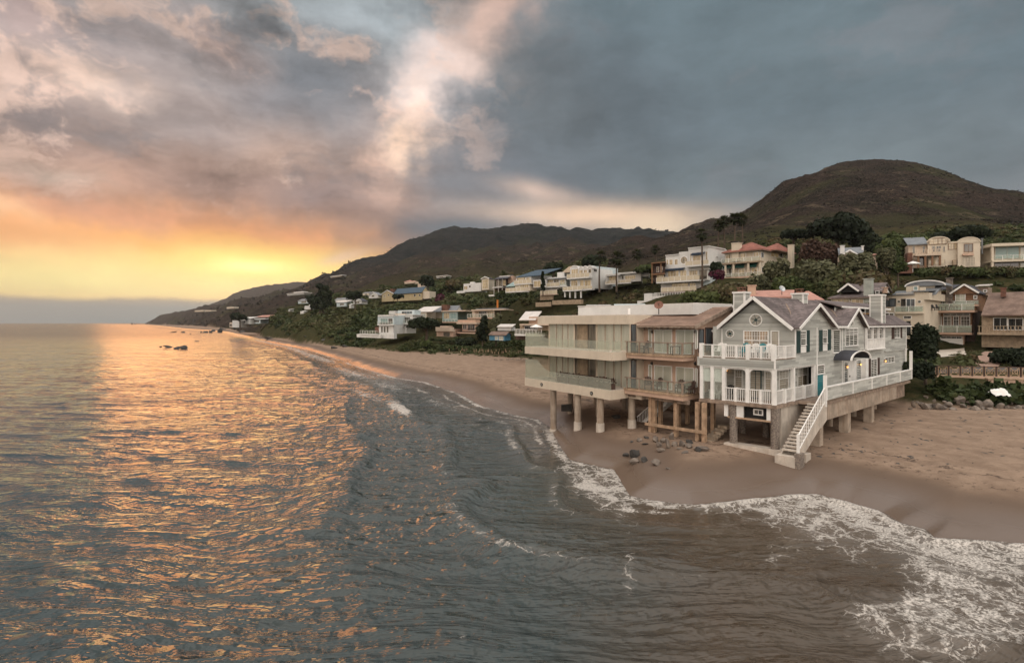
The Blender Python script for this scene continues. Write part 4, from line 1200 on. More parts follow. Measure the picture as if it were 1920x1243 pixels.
    mb = MB(); W2.poly(mb, [(b0, zb_), (b0, zbb), (b0 - 1.1, zbb - .5), (b0 - 1.9, zbb - .3), (b0 - .9, zb_)], -.35, -.05); mb.build('haunch', MT('pale_concrete'), root)
    mb = MB(); W2.box(mb, b1, wb + .4, 3.2, zb_, -.9, -.5); mb.build('retaining_wall', MT('weathered_timber'), root)
    # piles
    def pile(u, v, r, zt, zb=0.2, m='pebble_pile', n=14):
        mb = MB(); p = fr(u, v, 0); mb.tube((p.x, p.y, zb), (p.x, p.y, zt), r, r * .97, n); mb.build('pile', MT(m), root)
    u, v_ = F0.at(q2(280, 0)[0], 800)[0], 0
    pile(u, .35, .29, 4.66); pile(.35 - .2, .3, .30, 4.66)
    for (u, v, r) in ((4.4, 4.6, .25), (2.6, 4.6, .25), (.9, 5, .25), (4.3, 8.5, .25), (2, 8.5, .25)): pile(u, v, r, 4.66)
    for x in (875, 1055, 1208):
        s = W2.at(q2(x, 0)[0], 800)[0]
        mb = MB(); W2.box(mb, s - .35, s + .35, .3, zbb + .05, -.75, -.12); mb.build('pile', MT('concrete'), root)
    for v in (12, 18, 24):
        for u in (.6, 3.5): pile(u, v, .3, 4.66, m='concrete')
    # footing beam between the seaward piles
    gz_ = 1.75
    mb = MB(); F0.box(mb, -2.0, u * 0 + F0.at(q2(245, 0)[0], 800)[0] + .1, .6, gz_, -.75, .12); mb.build('footing', MT('pale_concrete'), root)
    # boards closing the underside
    for x0, x1 in ((225, 250), (305, 350), (500, 562)):
        a, b = sorted((F0.at(q2(x0, 0)[0], 780)[0], F0.at(q2(x1, 0)[0], 780)[0])); mb = MB(); F0.box(mb, a, b, 3.7, 4.62, -.3, -.2); mb.build('skirt_board', MT('white_paint'), root)
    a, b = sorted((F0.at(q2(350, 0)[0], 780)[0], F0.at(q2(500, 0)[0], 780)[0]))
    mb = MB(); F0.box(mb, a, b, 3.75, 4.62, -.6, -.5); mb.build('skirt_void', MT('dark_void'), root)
    mb = MB(); F0.box(mb, 0, F0.at(q2(250, 0)[0], 780)[0], 3.62, 3.74, -.35, -.15); mb.build('cross_beam', MT('pale_timber'), root)
    window(Pl(fr, 'F', .5), root, Pl(fr, 'F', .5).rect(*q2(425, 852), *q2(488, 892)), 2, 1, sill=False)
    mb = MB(); S0.poly(mb, [(1.2, 4.62), (vw + 1.6, 4.62), (vw - .6, 3.0), (1.9, 1.2), (1.2, 1.2)], -.3, -.1); mb.build('stair_wall', MT('pale_concrete'), root)
    # stairs
    T0 = W.at(*q2(884, 700)); T1 = W.at(*q2(713, 1000))
    ztop, zbot = 4.9, 2.02
    sa, sb = T0[0], T1[0]
    n = 15
    for k in range(n):
        s = sa + (sb - sa) * k / n; s_ = sa + (sb - sa) * (k + 1) / n; z = ztop - (ztop - zbot) * (k + .6) / n
        mb = MB(); W.box(mb, s, s_ - .03, z - .10, z, -1.05, -.06); mb.build('step', MT('pale_concrete'), root)
        if k % 3 == 0: pass
    mb = MB()
    dz_ = (ztop - zbot)
    W.poly(mb, [(sa + .3, ztop), (sb, zbot - .05), (sb, zbot - .75), (sa + .3, ztop - 1.1)], -.06, .04); mb.build('stringer', MT('pale_concrete'), root)
    mb = MB(); W.poly(mb, [(sa + .3, ztop - .3), (sb, zbot - .3), (sb, zbot - .75), (sa + .3, ztop - 1.1)], -1.12, -1.05); mb.build('stringer', MT('pale_concrete'), root)
    baluster_rail(W, root, sb, sa, zbot + .0, zbot + 1.12, .30, .0, slope=ztop + .0, bw=.045)
    posts_of(W, root, [sb], zbot - .4, zbot + 1.2, .15, 'white_paint', 'newel_post'); posts_of(W, root, [sa + .1], ztop - .3, zt_ + .9, .2, 'white_paint', 'newel_post')
    mb = MB(); W.box(mb, sb - .45, sb + .9, .3, zbot - .3, -1.3, -.05); mb.build('stair_base', MT('pale_concrete'), root)
    mb = MB(); W.box(mb, sb - .4, sb + .3, .3, zbot - .05, -.1, .28); mb.build('stair_pier', MT('pebble_pile'), root)
    return fr, root, zd, zu, F0, FI, F1
MH = main_house()
# ------------------------------------------------------------------ tan stucco house with shingle roof, next along the beach
def q1(x, y): return 960 + x / 3.452, 520 + y / 3.452
def middle_house():
    fr = Fr(1280, 42, 175, 2130)
    root = empty('beach_house', fr(3, 4, 1.5), 'tan stucco house with glass fronted balconies and brown shingle roof between its two neighbours', 'house')
    F0 = Pl(fr, 'F', 0); S0 = Pl(fr, 'S', 0)
    U = F0.at(1171, 700)[0]; vw = 1.7
    FW = Pl(fr, 'F', vw); Vb = S0.at(1318, 700)[0]
    zs = ((4.62, 5.10, 6.02), (7.74, 8.17, 9.14))
    mb = MB(); FW.box(mb, -.2, U - .3, 5.1, 10.5, -.2, 0); Pl(fr, 'S', -.2).box(mb, vw, vw + 9, 5.1, 10.5, -.2, 0)
    Pl(fr, 'S', -.2).poly(mb, [(vw, 10.5), (vw + 9, 10.5), (vw + 5.2, 12.1)], -.2, 0); Pl(fr, 'S', U - .3).box(mb, vw, vw + 9, 5.1, 10.5, -.2, 0)
    mb.build('wall', MT('pink_stucco'), root)
    for zb, zt, zr in zs:
        mb = MB(); F0.box(mb, -.0, U, zb, zt - .14, -Vb, 0); sl_ = mb.build('balcony', MT('pink_stucco'), root)
        mb = MB(); F0.box(mb, -.08, U + .08, zt - .14, zt, -Vb, .08); mb.build('edge_board', MT('pale_timber'), sl_)
        for i, x in enumerate((742, 822, 912, 1005)):
            s = F0.at(q1(x, 0)[0], 690)[0]; posts_of(F0, root, [min(s, U - .05)], zt, zr, .11, 'weathered_timber', 'rail_post', -.06)
        posts_of(F0, root, [.06], zt, zr, .12, 'weathered_timber', 'rail_post', -.06)
        for k in (.5, 1.0): posts_of(S0, root, [Vb * k], zt, zr, .11, 'weathered_timber', 'rail_post', -.06)
        mb = MB(); F0.box(mb, 0, U, zr - .02, zr + .06, -.14, .02); S0.box(mb, .14, Vb, zr - .02, zr + .06, -.14, .02); mb.build('handrail', MT('weathered_timber'), root)
        ss = [U - .1] + [F0.at(q1(x, 0)[0], 690)[0] for x in (822, 912, 1005)] + [.08]
        for a, b in zip(ss[1:], ss[:-1]):
            mb = MB(); F0.box(mb, a + .06, b - .06, zt + .08, zr - .03, -.07, -.05); mb.build('glass_panel', MT('clear_glass'), root)
        for a, b in ((.1, Vb * .5), (Vb * .5, Vb)):
            mb = MB(); S0.box(mb, a + .05, b - .05, zt + .08, zr - .03, -.07, -.05); mb.build('glass_panel', MT('clear_glass'), root)
    for zt, y0, y1 in ((8.17, 347, 480), (5.10, 550, 690)):
        z1 = zt + 2.05
        for x0, x1, c in ((884, 908, 1), (922, 1038, 2), (1062, 1180, 2), (1200, 1230, 1)):
            a, b = sorted((FW.at(q1(x0, 0)[0], 650)[0], FW.at(q1(x1, 0)[0], 650)[0]))
            a = max(a, -.15)
            window(FW, root, (a, b, zt + (.05 if c == 2 else .5), z1), c, 1, gm='slider_glass', fw=.06, name='sliding_door' if c == 2 else 'window')
        for x in (908, 1188):
            wall_lamp(FW, root, *q1(x, y0 + 8), lit=False)
    window(Pl(fr, 'S', -.2), root, (vw + .25, vw + 1.1, 8.4, 10.3), 1, 1, fm='dark_wood', gm='blue_glass'); window(Pl(fr, 'S', -.2), root, (vw + 1.3, vw + 2.4, 8.4, 10.4), 1, 1, fm='dark_wood', gm='blue_glass')
    # roof
    e0, e1 = fr(-.6, .75, 10.42), fr(U + .2, .75, 10.42); r0, r1 = fr(-.6, 6.6, 12.05), fr(U + .2, 6.6, 12.05)
    mb = MB(); mb.slab([e0, e1, r1, r0], (0, 0, .12)); rf = mb.build('roof', MT('shingle_pink'), root)
    cs = MB(); up = Vector((0, 0, .12)); courses(cs, e0 + up, e1 + up, r0 + up, r1 + up, 15, .05); c = cs.build('shingles', MT('shingle_pink'), rf); c['kind'] = 'stuff'
    mb = MB(); mb.slab([fr(-.6, 6.6, 12.05), fr(U + .2, 6.6, 12.05), fr(U + .2, 11.2, 10.5), fr(-.6, 11.2, 10.5)], (0, 0, .12)); mb.build('roof', MT('shingle_pink'), root)
    mb = MB(); mb.beam(fr(-.64, .72, 10.42), fr(-.64, 6.6, 12.06), .06, .3); mb.build('barge_board', MT('weathered_timber'), root)
    mb = MB(); mb.beam(fr(-.6, .73, 10.44), fr(U + .2, .73, 10.44), .05, .12); mb.build('gutter', MT('weathered_timber'), root)
    for i in range(11):
        u = -.3 + (U + .3) * i / 10; mb = MB(); mb.beam(fr(u, .85, 10.33), fr(u, vw, 10.5), .1, .14); mb.build('rafter_tail', MT('weathered_timber'), root)
    # timber piles and the cross timber
    for x, y, v in ((892, 1030, .4), (915, 1035, .5), (955, 1010, 2.4), (1055, 1040, .5), (1072, 1010, 3.), (1195, 1085, .4), (1238, 1080, .4), (1295, 990, 3.0), (1130, 960, 5)):
        A = Pl(fr, 'F', v); s = A.at(q1(x, 0)[0], 800)[0]
        mb = MB(); A.box(mb, s - .15, s + .15, .5, 4.62, -.3, 0); mb.build('timber_pile', MT('pale_timber'), root)
    A = Pl(fr, 'F', .36); p0 = A.at(*q1(868, 945)); p1 = A.at(*q1(1262, 1005))
    mb = MB(); mb.beam(A(p0[0], .12, p0[1]), A(p1[0], .12, p1[1]), .16, .22); mb.build('cross_timber', MT('pale_timber'), root)
    mb = MB()
    for v in (.5, 3.0): Pl(fr, 'F', v).box(mb, -.2, U, 4.3, 4.62, -.25, 0)
    mb.build('joist', MT('weathered_timber'), root)
    # rough concrete steps down to the rocks
    S1 = Pl(fr, 'S', -.75)
    A = Pl(fr, 'F', .2)
    n = 8
    for k in range(n):
        f = k / (n - 1); x = 1220 + 140 * f; y = 1090 - 130 * f
        s, z = A.at(*q1(x, y)); mb = MB(); w = .95 - .2 * f
        v0 = .15 + k * .33; A2 = Pl(fr, 'F', v0)
        s, z = A2.at(*q1(x, y))
        A2.box(mb, s - w / 2, s + w / 2, z - .24, z, -.5, 0); mb.build('step', MT('rust_concrete'), root)
    # white stair with handrail behind the piles, reaching up to the house
    A = Pl(fr, 'F', 3.6); p0 = A.at(*q1(812, 965)); p1 = A.at(*q1(1005, 800))
    mb = MB(); mb.beam(A(p0[0], 0, p0[1] - .1), A(p1[0], 0, p1[1] - .1), .1, .3); mb.beam(A(p0[0], -.9, p0[1] - .1), A(p1[0], -.9, p1[1] - .1), .1, .3); mb.build('stringer', MT('white_paint'), root)
    for k in range(14):
        f = (k + .5) / 14; s = p0[0] + (p1[0] - p0[0]) * f; z = p0[1] + (p1[1] - p0[1]) * f
        mb = MB(); A.box(mb, s - .14, s + .14, z - .05, z, -.9, 0); mb.build('step', MT('white_paint'), root)
    baluster_rail(A, root, p0[0], p1[0], p0[1], p0[1] + .95, .17, .05, slope=p1[1])
    return fr, F0, FW
MIDH = middle_house()

# ------------------------------------------------------------------ modern beige house with glass balconies
def modern_house():
    fr = Fr(1144, 45.5, 310, 2250)
    root = empty('beach_house', fr(6, 5, 1.5), 'modern flat roofed beige house on round piles with frameless glass balconies', 'house')
    F0 = Pl(fr, 'F', 0); S0 = Pl(fr, 'S', 0)
    U = F0.at(984, 700)[0]
    FW = Pl(fr, 'F', 2.5); FR = Pl(fr, 'F', 2.0)
    wl, wr = FW.at(1030, 650)[0], FW.at(1183, 650)[0]
    bs = MT('beige_stucco')
    for z0, z1, off in ((4.19, 4.98, 0), (7.55, 8.27, 0)):
        mb = MB(); F0.box(mb, -.02 if z0 < 5 else -.25, U, z0, z1, -9, 0)
        if z0 < 5: F0.box(mb, -1.5, -.02, z0, z1 - .05, -9, -2.4)
        s = mb.build('balcony', bs, root)
        mb = MB(); F0.box(mb, -.0 if z0 < 5 else -.23, U - .02, z1, z1 + .03, -2.5, -.02); mb.build('balcony_floor', MT('pale_concrete'), s)
    # round vents in the lower band
    for x in (193, 516):
        s, z = F0.at(*q1(x, 693 if x < 300 else 750)); mb = MB(); mb.tube(F0(s, -.05, z), F0(s, .06, z), .17, n=14); v = mb.build('vent', MT('black_metal'), root)
        mb = MB(); mb.tube(F0(s, .06, z), F0(s, .08, z), .1, n=12); mb.build('vent_cap', MT('steel'), v)
    mb = MB(); FW.box(mb, wr - .6, wl, 4.98, 10.67, -8, -.3); mb.build('wall', bs, root)
    # roof slab with deep fascia
    rl, rr = FR.at(1008, 600)[0], FR.at(1175, 600)[0]
    mb = MB(); FR.box(mb, rr, rl, 10.66, 11.47, -11, 0); rf = mb.build('roof', bs, root)
    mb = MB(); FR.box(mb, rr + .25, rl - .25, 11.47, 11.53, -10.8, -.2); mb.build('roof_deck', MT('white_roof'), rf)
    B = Pl(fr, 'F', 5.6); a, b = B.at(1084, 590)[0], -4.6
    mb = MB(); B.box(mb, b, a, 11.5, B.at(1084, 577)[1], -7, 0); mb.build('roof_parapet', MT('white_stucco'), root)
    mb = MB(); B.box(mb, b + .2, a - .2, B.at(1084, 577)[1], B.at(1084, 577)[1] + .1, -6.5, -.8); mb.build('roof_vault', MT('white_roof'), root)
    for x in (785,):
        s, z = B.at(*q1(x, 225)); mb = MB(); mb.tube(B(s, .6, 11.5), B(s, .6, 12.15), .13, n=10); mb.build('vent_pipe', MT('white_paint'), root)
    # storey fronts: framed glass doors, dark recesses, columns
    for z0, z1 in ((5.01, 7.55), (8.30, 10.66)):
        segs = [(245, 288, 'slider_glass'), (291, 328, 'slider_glass'), (330, 363, 'slider_glass'), (366, 404, 'slider_glass'), (410, 478, 'dark_void'), (482, 540, 'window_glass'),
                (553, 603, 'slider_glass'), (607, 660, 'slider_glass'), (664, 708, 'slider_glass'), (711, 765, 'slider_glass'), (772, 806, 'blue_glass')]
        for x0, x1, gm in segs:
            a, b = sorted((FW.at(q1(x0, 0)[0], 650)[0], FW.at(q1(x1, 0)[0], 650)[0]))
            if gm == 'dark_void':
                mb = MB(); Pl(fr, 'F', 2.75).box(mb, a, b, z0, z1, -.02, 0); mb.build('shade_panel', MT('tan_wood'), root)
            else:
                o = 0 if gm != 'window_glass' else -.22
                window(FW, root, (a, b, z0, z1), 1, 1, fm='beige_stucco' if gm == 'slider_glass' else 'dark_wood', gm=gm, fw=.045, dep=.06, sill=False, o=o, name='glass_door')
        for x in (289.5, 329, 364.5, 605, 662, 709.5):
            s = FW.at(q1(x, 0)[0], 650)[0]; posts_of(FW, root, [s], z0, z1, .06, 'dark_wood', 'mullion', .04)
        for x in (242, 406, 548, 768):
            s = FW.at(q1(x, 0)[0], 650)[0]; posts_of(FW, root, [s], z0, z1, .1, 'beige_stucco', 'column', .02)
        mb = MB(); FW.box(mb, wr - .6, wr - .05, z0, z1, -.3, .0); mb.build('wall', bs, root)
    # frameless glass: tall and curved at the far end, low along the terrace
    for zt, yl, ycut in ((8.27, 370, 0), (4.98, 535, 0)):
        lft = U - .05; s1 = F0.at(q1(243, 0)[0], 650)[0]; end = F0.at(q1(640, 0)[0], 650)[0] if zt < 6 else 0.1
        hT, hL = (2.0, 1.02) if zt < 6 else (1.45, .95)
        if zt < 6: hL = 1.0
        def hh(s):
            k = min(1, max(0, (s - s1) / (lft - s1))); e = k * k * (3 - 2 * k)
            e = min(1, e * 2.1); return hL + (hT - hL) * e * (1 if k > 0 else 0)
        cuts = [lft - (lft - s1) * k / 3 for k in range(4)]
        n = 6; cuts += [s1 - (s1 - end) * (k + 1) / n for k in range(n)]
        for a, b in zip(cuts[:-1], cuts[1:]):
            m = 6; top = [(b + .02 + (a - b - .04) * i / m) for i in range(m + 1)]
            pts = [(b + .02, zt + .01), (a - .02, zt + .01)] + [(s, zt + hh(s)) for s in reversed(top)]
            mb = MB(); F0.poly(mb, pts, -.06, -.035); mb.build('glass_panel', MT('rail_glass'), root)
        L = Pl(fr, 'S', U)
        mb = MB(); L.box(mb, .1, 3.4, zt, zt + hT, -.02, 0); mb.build('glass_panel', MT('rail_glass'), root)
        if zt > 6:
            mb = MB(); S0.box(mb, -.0, 1.2, zt, zt + .95, .2, .22); mb.build('glass_panel', MT('rail_glass'), root)
    # piles with wider collars
    for x, yb, v in ((268, 880, .5), (426, 915, .5), (571, 948, .5), (776, 1000, 2.8)):
        A = Pl(fr, 'F', v); s = A.at(q1(x, 0)[0], 800)[0]
        if x > 700: s = max(s, -.9)
        p = A(s, 0, 0); g0 = gz(p.x, p.y)
        mb = MB(); mb.tube((p.x, p.y, .2), (p.x, p.y, 4.19 + .02), .31, n=16); pl_ = mb.build('pile', MT('concrete'), root)
        mb = MB(); mb.tube((p.x, p.y, .0), (p.x, p.y, g0 + (.75 if x != 268 else .2)), .40, .37, n=16); mb.build('pile_collar', MT('pale_concrete'), pl_)
    for u in (2, 6.5, 11):
        for v in (5, 9):
            mb = MB(); p = fr(u, v, 0); mb.tube((p.x, p.y, .2), (p.x, p.y, 4.2), .3, n=12); mb.build('pile', MT('concrete'), root)
    mb = MB(); Pl(fr, 'F', 12).box(mb, -2, 10, 1.5, 4.2, -.3, 0); mb.build('rear_wall', MT('weathered_timber'), root)
    return fr, F0
MOD = modern_house()
# ------------------------------------------------------------------ houses up the hill and along the shore road
def Z(ox, oy, k): return lambda x, y: (ox + x / k, oy + y / k)
z3, z4, z5, z6, z7, z8 = Z(1540, 500, 4.142), Z(1500, 380, 4.571), Z(1180, 380, 5.053), Z(850, 450, 4.8), Z(600, 480, 4.8), Z(220, 480, 4.174)
def house(q, cx, D, by, label, items, vl=-40, vr=1960, cat='house', name='hillside_house', group=None, frame='white_paint'):
    px = q(cx, 0)[0]
    fr = Fr(px, D, vl, vr)
    F0 = Pl(fr, 'F', 0); zb = F0.at(*q(cx, by))[1]
    base = fr(0, 0, zb)
    root = empty(name, base, label, cat, group)
    for it in items:
        k = it[0]; a = it[1:]
        if k == 'v':
            x0, y0, x1, y1, v0, dep, mat = a
            A = Pl(fr, 'F', v0); s = A.rect(*q(x0, y0), *q(x1, y1)); mb = MB(); A.box(mb, s[0], s[1], s[2], s[3], -dep, 0); mb.build('wall', MT(mat), root)
        elif k == 'w':
            x0, y0, x1, y1, v0, cols, gm = a[:7]; A = Pl(fr, 'F', v0); s = A.rect(*q(x0, y0), *q(x1, y1))
            window(A, root, s, cols, a[7] if len(a) > 7 else 1, fm=a[8] if len(a) > 8 else frame, gm=gm, fw=.09, dep=.08, sill=False)
        elif k == 'sw':
            x0, y0, x1, y1, cols, gm = a[:6]; A = Pl(fr, 'S', a[6] if len(a) > 6 else 0); s = A.rect(*q(x0, y0), *q(x1, y1)); window(A, root, s, cols, 1, fm=frame, gm=gm, fw=.09, dep=.08, sill=False)
        elif k == 'b':
            x0, x1, y, v0, dep, h, kind, mat = a
            A = Pl(fr, 'F', v0 - dep); s0, z = A.at(*q(x0, y)); s1, _ = A.at(*q(x1, y)); z = (z + _) / 2; s0, s1 = sorted((s0, s1))
            mb = MB(); A.box(mb, s0, s1, z - .35, z, -dep - .3, 0); mb.build('balcony', MT(mat), root)
            gm = {'g': 'turquoise_rail', 'y': 'sunset_rail', 'c': 'clear_glass'}.get(kind)
            if kind == 'w':
                mb = MB(); A.box(mb, s0, s1, z, z + h, -.15, 0); mb.build('parapet', MT(mat), root)
            elif gm:
                n = max(2, int((s1 - s0) / 1.6)); rl = MB(); A.box(rl, s0, s1, z + h - .05, z + h, -.08, -.02)
                r = rl.build('handrail', MT('white_paint'), root)
                for i in range(n):
                    c0 = s0 + (s1 - s0) * i / n; c1 = s0 + (s1 - s0) * (i + 1) / n
                    mb = MB(); A.box(mb, c0 + .03, c1 - .03, z + .05, z + h - .05, -.07, -.05); mb.build('glass_panel', MT(gm), r)
                    mb = MB(); A.box(mb, c1 - .04, c1 + .04, z, z + h, -.1, -.02); mb.build('rail_post', MT('white_paint'), r)
            else:
                baluster_rail(A, root, s0, s1, z, z + h, .42 if D > 60 else .16, -.06, mat={'p': 'white_paint', 't': 'tan_wood', 'd': 'dark_wood', 'o': 'peach_stucco'}[kind], bw=.09)
        elif k in ('hip', 'ridge', 'gable', 'arc', 'flat', 'shed'):
            x0, x1, ye, yr, v0, v1, mat = a[:7]
            A = Pl(fr, 'F', v0)
            s0, s1 = sorted((A.at(*q(x0, ye))[0], A.at(*q(x1, ye))[0])); ze = A.at(*q((x0 + x1) / 2, ye))[1]
            B = Pl(fr, 'F', v0 if k in ('gable', 'arc', 'flat') else (v0 + v1) / 2 if k != 'shed' else v1); zr = B.at(*q((x0 + x1) / 2, yr))[1]
            sm = (s0 + s1) / 2; vm = (v0 + v1) / 2; tk = .18; up = Vector((0, 0, tk))
            if k == 'flat':
                mb = MB(); A.box(mb, s0, s1, min(ze, zr), max(ze, zr), -(v1 - v0), 0); mb.build('roof', MT(mat), root)
            elif k == 'shed':
                mb = MB(); mb.slab([fr(s0, v0, ze), fr(s1, v0, ze), fr(s1, v1, zr), fr(s0, v1, zr)], up); mb.build('roof', MT(mat), root)
            elif k == 'ridge':
                mb = MB(); mb.slab([fr(s0, v0, ze), fr(s1, v0, ze), fr(s1, vm, zr), fr(s0, vm, zr)], up); mb.build('roof', MT(mat), root)
                mb = MB(); mb.slab([fr(s0, vm, zr), fr(s1, vm, zr), fr(s1, v1, ze), fr(s0, v1, ze)], up); mb.build('roof', MT(mat), root)
                for s in (s0 + .3, s1 - .3):
                    mb = MB(); mb.slab([fr(s, v0 + .5, ze), fr(s, vm, zr), fr(s, v1 - .5, ze)], fr.a.to_3d() * .15); mb.build('gable_wall', MT(a[7] if len(a) > 7 else 'white_stucco'), root)
            elif k == 'hip':
                h = min((v1 - v0) / 2, (s1 - s0) / 2 - .2); c = [fr(s0, v0, ze), fr(s1, v0, ze), fr(s1, v1, ze), fr(s0, v1, ze)]; r = [fr(s0 + h, vm, zr), fr(s1 - h, vm, zr)]
                for pol in ([c[0], c[1], r[1], r[0]], [c[1], c[2], r[1]], [c[2], c[3], r[0], r[1]], [c[3], c[0], r[0]]):
                    mb = MB(); mb.slab(pol, up); mb.build('roof', MT(mat), root)
                mb = MB(); mb.slab([p - up * .5 for p in c], up * .45); mb.build('soffit', MT('weathered_timber'), root)
            elif k == 'gable':
                ov = .4
                for s in (s0, s1):
                    mb = MB(); mb.slab([fr(s, v0 - ov, ze), fr(s, v1, ze), fr(sm, v1, zr), fr(sm, v0 - ov, zr)], up); mb.build('roof', MT(mat), root)
                    mb = MB(); mb.beam(fr(s, v0 - ov - .03, ze + .08), fr(sm, v0 - ov - .03, zr + .08), .07, .28); mb.build('rake_board', MT(frame), root)
                mb = MB(); A.poly(mb, [(s0 + .2, ze), (s1 - .2, ze), (sm, zr - .05)], -.2, 0); mb.build('gable_wall', MT(a[7] if len(a) > 7 else 'white_stucco'), root)
            elif k == 'arc':
                n = 12; pts = []
                for i in range(n + 1):
                    t_ = math.pi * i / n; pts.append((sm + (s1 - s0) / 2 * math.cos(t_), ze + (zr - ze) * math.sin(t_)))
                mb = MB(); A.poly(mb, pts, -(v1 - v0), 0); mb.build('roof', MT(mat), root)
                mb = MB()
                for p, r_ in zip(pts[:-1], pts[1:]): mb.beam(A(p[0], .05, p[1]), A(r_[0], .05, r_[1]), .12, .2)
                mb.build('arch_trim', MT(frame), root)
        elif k == 'ch':
            x0, y0, x1, y1, v0, mat = a; A = Pl(fr, 'F', v0); s = A.rect(*q(x0, y0), *q(x1, y1)); w = s[1] - s[0]
            mb = MB(); A.box(mb, s[0], s[1], s[2], s[3], -w, 0); ch = mb.build('chimney', MT(mat), root)
            mb = MB(); A.box(mb, s[0] - .1, s[1] + .1, s[3], s[3] + .14, -w - .1, .1); mb.build('chimney_cap', MT(mat), ch)
        elif k == 'aw':
            x0, x1, y0, y1, v0, mat = a; A = Pl(fr, 'F', v0); s = A.rect(*q(x0, y0), *q(x1, y1))
            mb = MB(); p = lambda s_, o, z: A(s_, o, z)
            mb.slab([p(s[0], 0, s[3]), p(s[1], 0, s[3]), p(s[1], .9, s[2] + .25), p(s[0], .9, s[2] + .25)], (0, 0, .05)); A.box(mb, s[0], s[1], s[2], s[2] + .27, .88, .92)
            o_ = mb.build('awning', MT(mat), root)
        elif k == 'leg':
            x, y0, y1, v0, mat = a; A = Pl(fr, 'F', v0); s, z1 = A.at(*q(x, y0)); z0 = A.at(*q(x, y1))[1]
            mb = MB(); A.box(mb, s - .18, s + .18, z0, z1, -.36, 0); mb.build('column', MT(mat), root)
        elif k == 'sv':      # side wall volume: reaches inland along the side to a photograph column
            x1, y0, y1, u0, wid, mat = a; A = Pl(fr, 'S', u0); s1 = A.at(*q(x1, (y0 + y1) / 2))[0]
            z1 = A.at(*q(cx, y0))[1]; z0 = A.at(*q(cx, y1))[1]
            mb = MB(); A.box(mb, 1.3, s1, z0, z1, -wid, 0); mb.build('wall', MT(mat), root)
        elif k == 'rw':
            x, y, r, v0 = a; A = Pl(fr, 'F', v0); round_window(A, root, A.at(*q(x, y)), r, .01)
    return fr, root
rail_glass('turquoise_rail', (.80, .92, .88), .35)
def _gold():
    m, t = new_mat('sunset_rail'); p = t.n('ShaderNodeBsdfPrincipled', i_Roughness=.15)
    p.inputs['Base Color'].default_value = (.62, .54, .40, 1); p.inputs['Specular IOR Level'].default_value = .7  # reflected evening gold put into the rail's own colour
    tr = t.n('ShaderNodeBsdfTransparent'); mx = t.n('ShaderNodeMixShader', i_Fac=.75); t.put(mx.inputs[1], tr.outputs[0]); t.put(mx.inputs[2], p.outputs[0]); finish(t, mx.outputs[0])
_gold()
W_, G_, Y_ = 'white_stucco', 'window_glass', 'sunset_glass'

# white terraced house behind a tall palm
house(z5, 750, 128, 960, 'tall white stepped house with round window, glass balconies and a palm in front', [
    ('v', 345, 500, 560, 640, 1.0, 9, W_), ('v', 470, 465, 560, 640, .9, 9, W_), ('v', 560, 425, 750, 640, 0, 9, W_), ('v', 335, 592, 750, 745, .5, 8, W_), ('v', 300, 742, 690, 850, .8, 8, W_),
    ('sv', 893, 440, 800, .02, 8, 'blue_and_shaded_stucco'), ('flat', 555, 755, 418, 427, -.2, 8, W_), ('flat', 340, 475, 492, 500, .8, 8, W_),  # the side wall's bluish tone is shade painted into the stucco
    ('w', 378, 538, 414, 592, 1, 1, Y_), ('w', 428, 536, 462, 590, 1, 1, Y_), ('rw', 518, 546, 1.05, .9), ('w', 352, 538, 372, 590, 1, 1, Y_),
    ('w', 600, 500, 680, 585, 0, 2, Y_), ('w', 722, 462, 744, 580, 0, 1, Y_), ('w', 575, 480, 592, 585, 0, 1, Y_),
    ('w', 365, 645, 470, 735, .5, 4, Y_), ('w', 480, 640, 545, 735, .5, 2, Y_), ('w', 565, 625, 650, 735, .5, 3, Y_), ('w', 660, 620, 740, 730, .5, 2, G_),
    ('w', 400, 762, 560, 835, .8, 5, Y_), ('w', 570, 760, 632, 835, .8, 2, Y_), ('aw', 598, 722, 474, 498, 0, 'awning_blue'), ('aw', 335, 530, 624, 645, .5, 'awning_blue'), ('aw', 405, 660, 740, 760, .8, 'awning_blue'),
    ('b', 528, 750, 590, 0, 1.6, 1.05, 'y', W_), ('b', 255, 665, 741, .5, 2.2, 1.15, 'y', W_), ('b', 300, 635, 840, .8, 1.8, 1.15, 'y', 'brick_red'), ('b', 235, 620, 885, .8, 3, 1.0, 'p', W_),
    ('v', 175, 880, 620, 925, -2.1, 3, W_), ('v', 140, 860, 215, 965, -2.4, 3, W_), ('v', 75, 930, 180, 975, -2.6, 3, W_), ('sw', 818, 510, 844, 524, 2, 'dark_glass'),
], vr=2100)
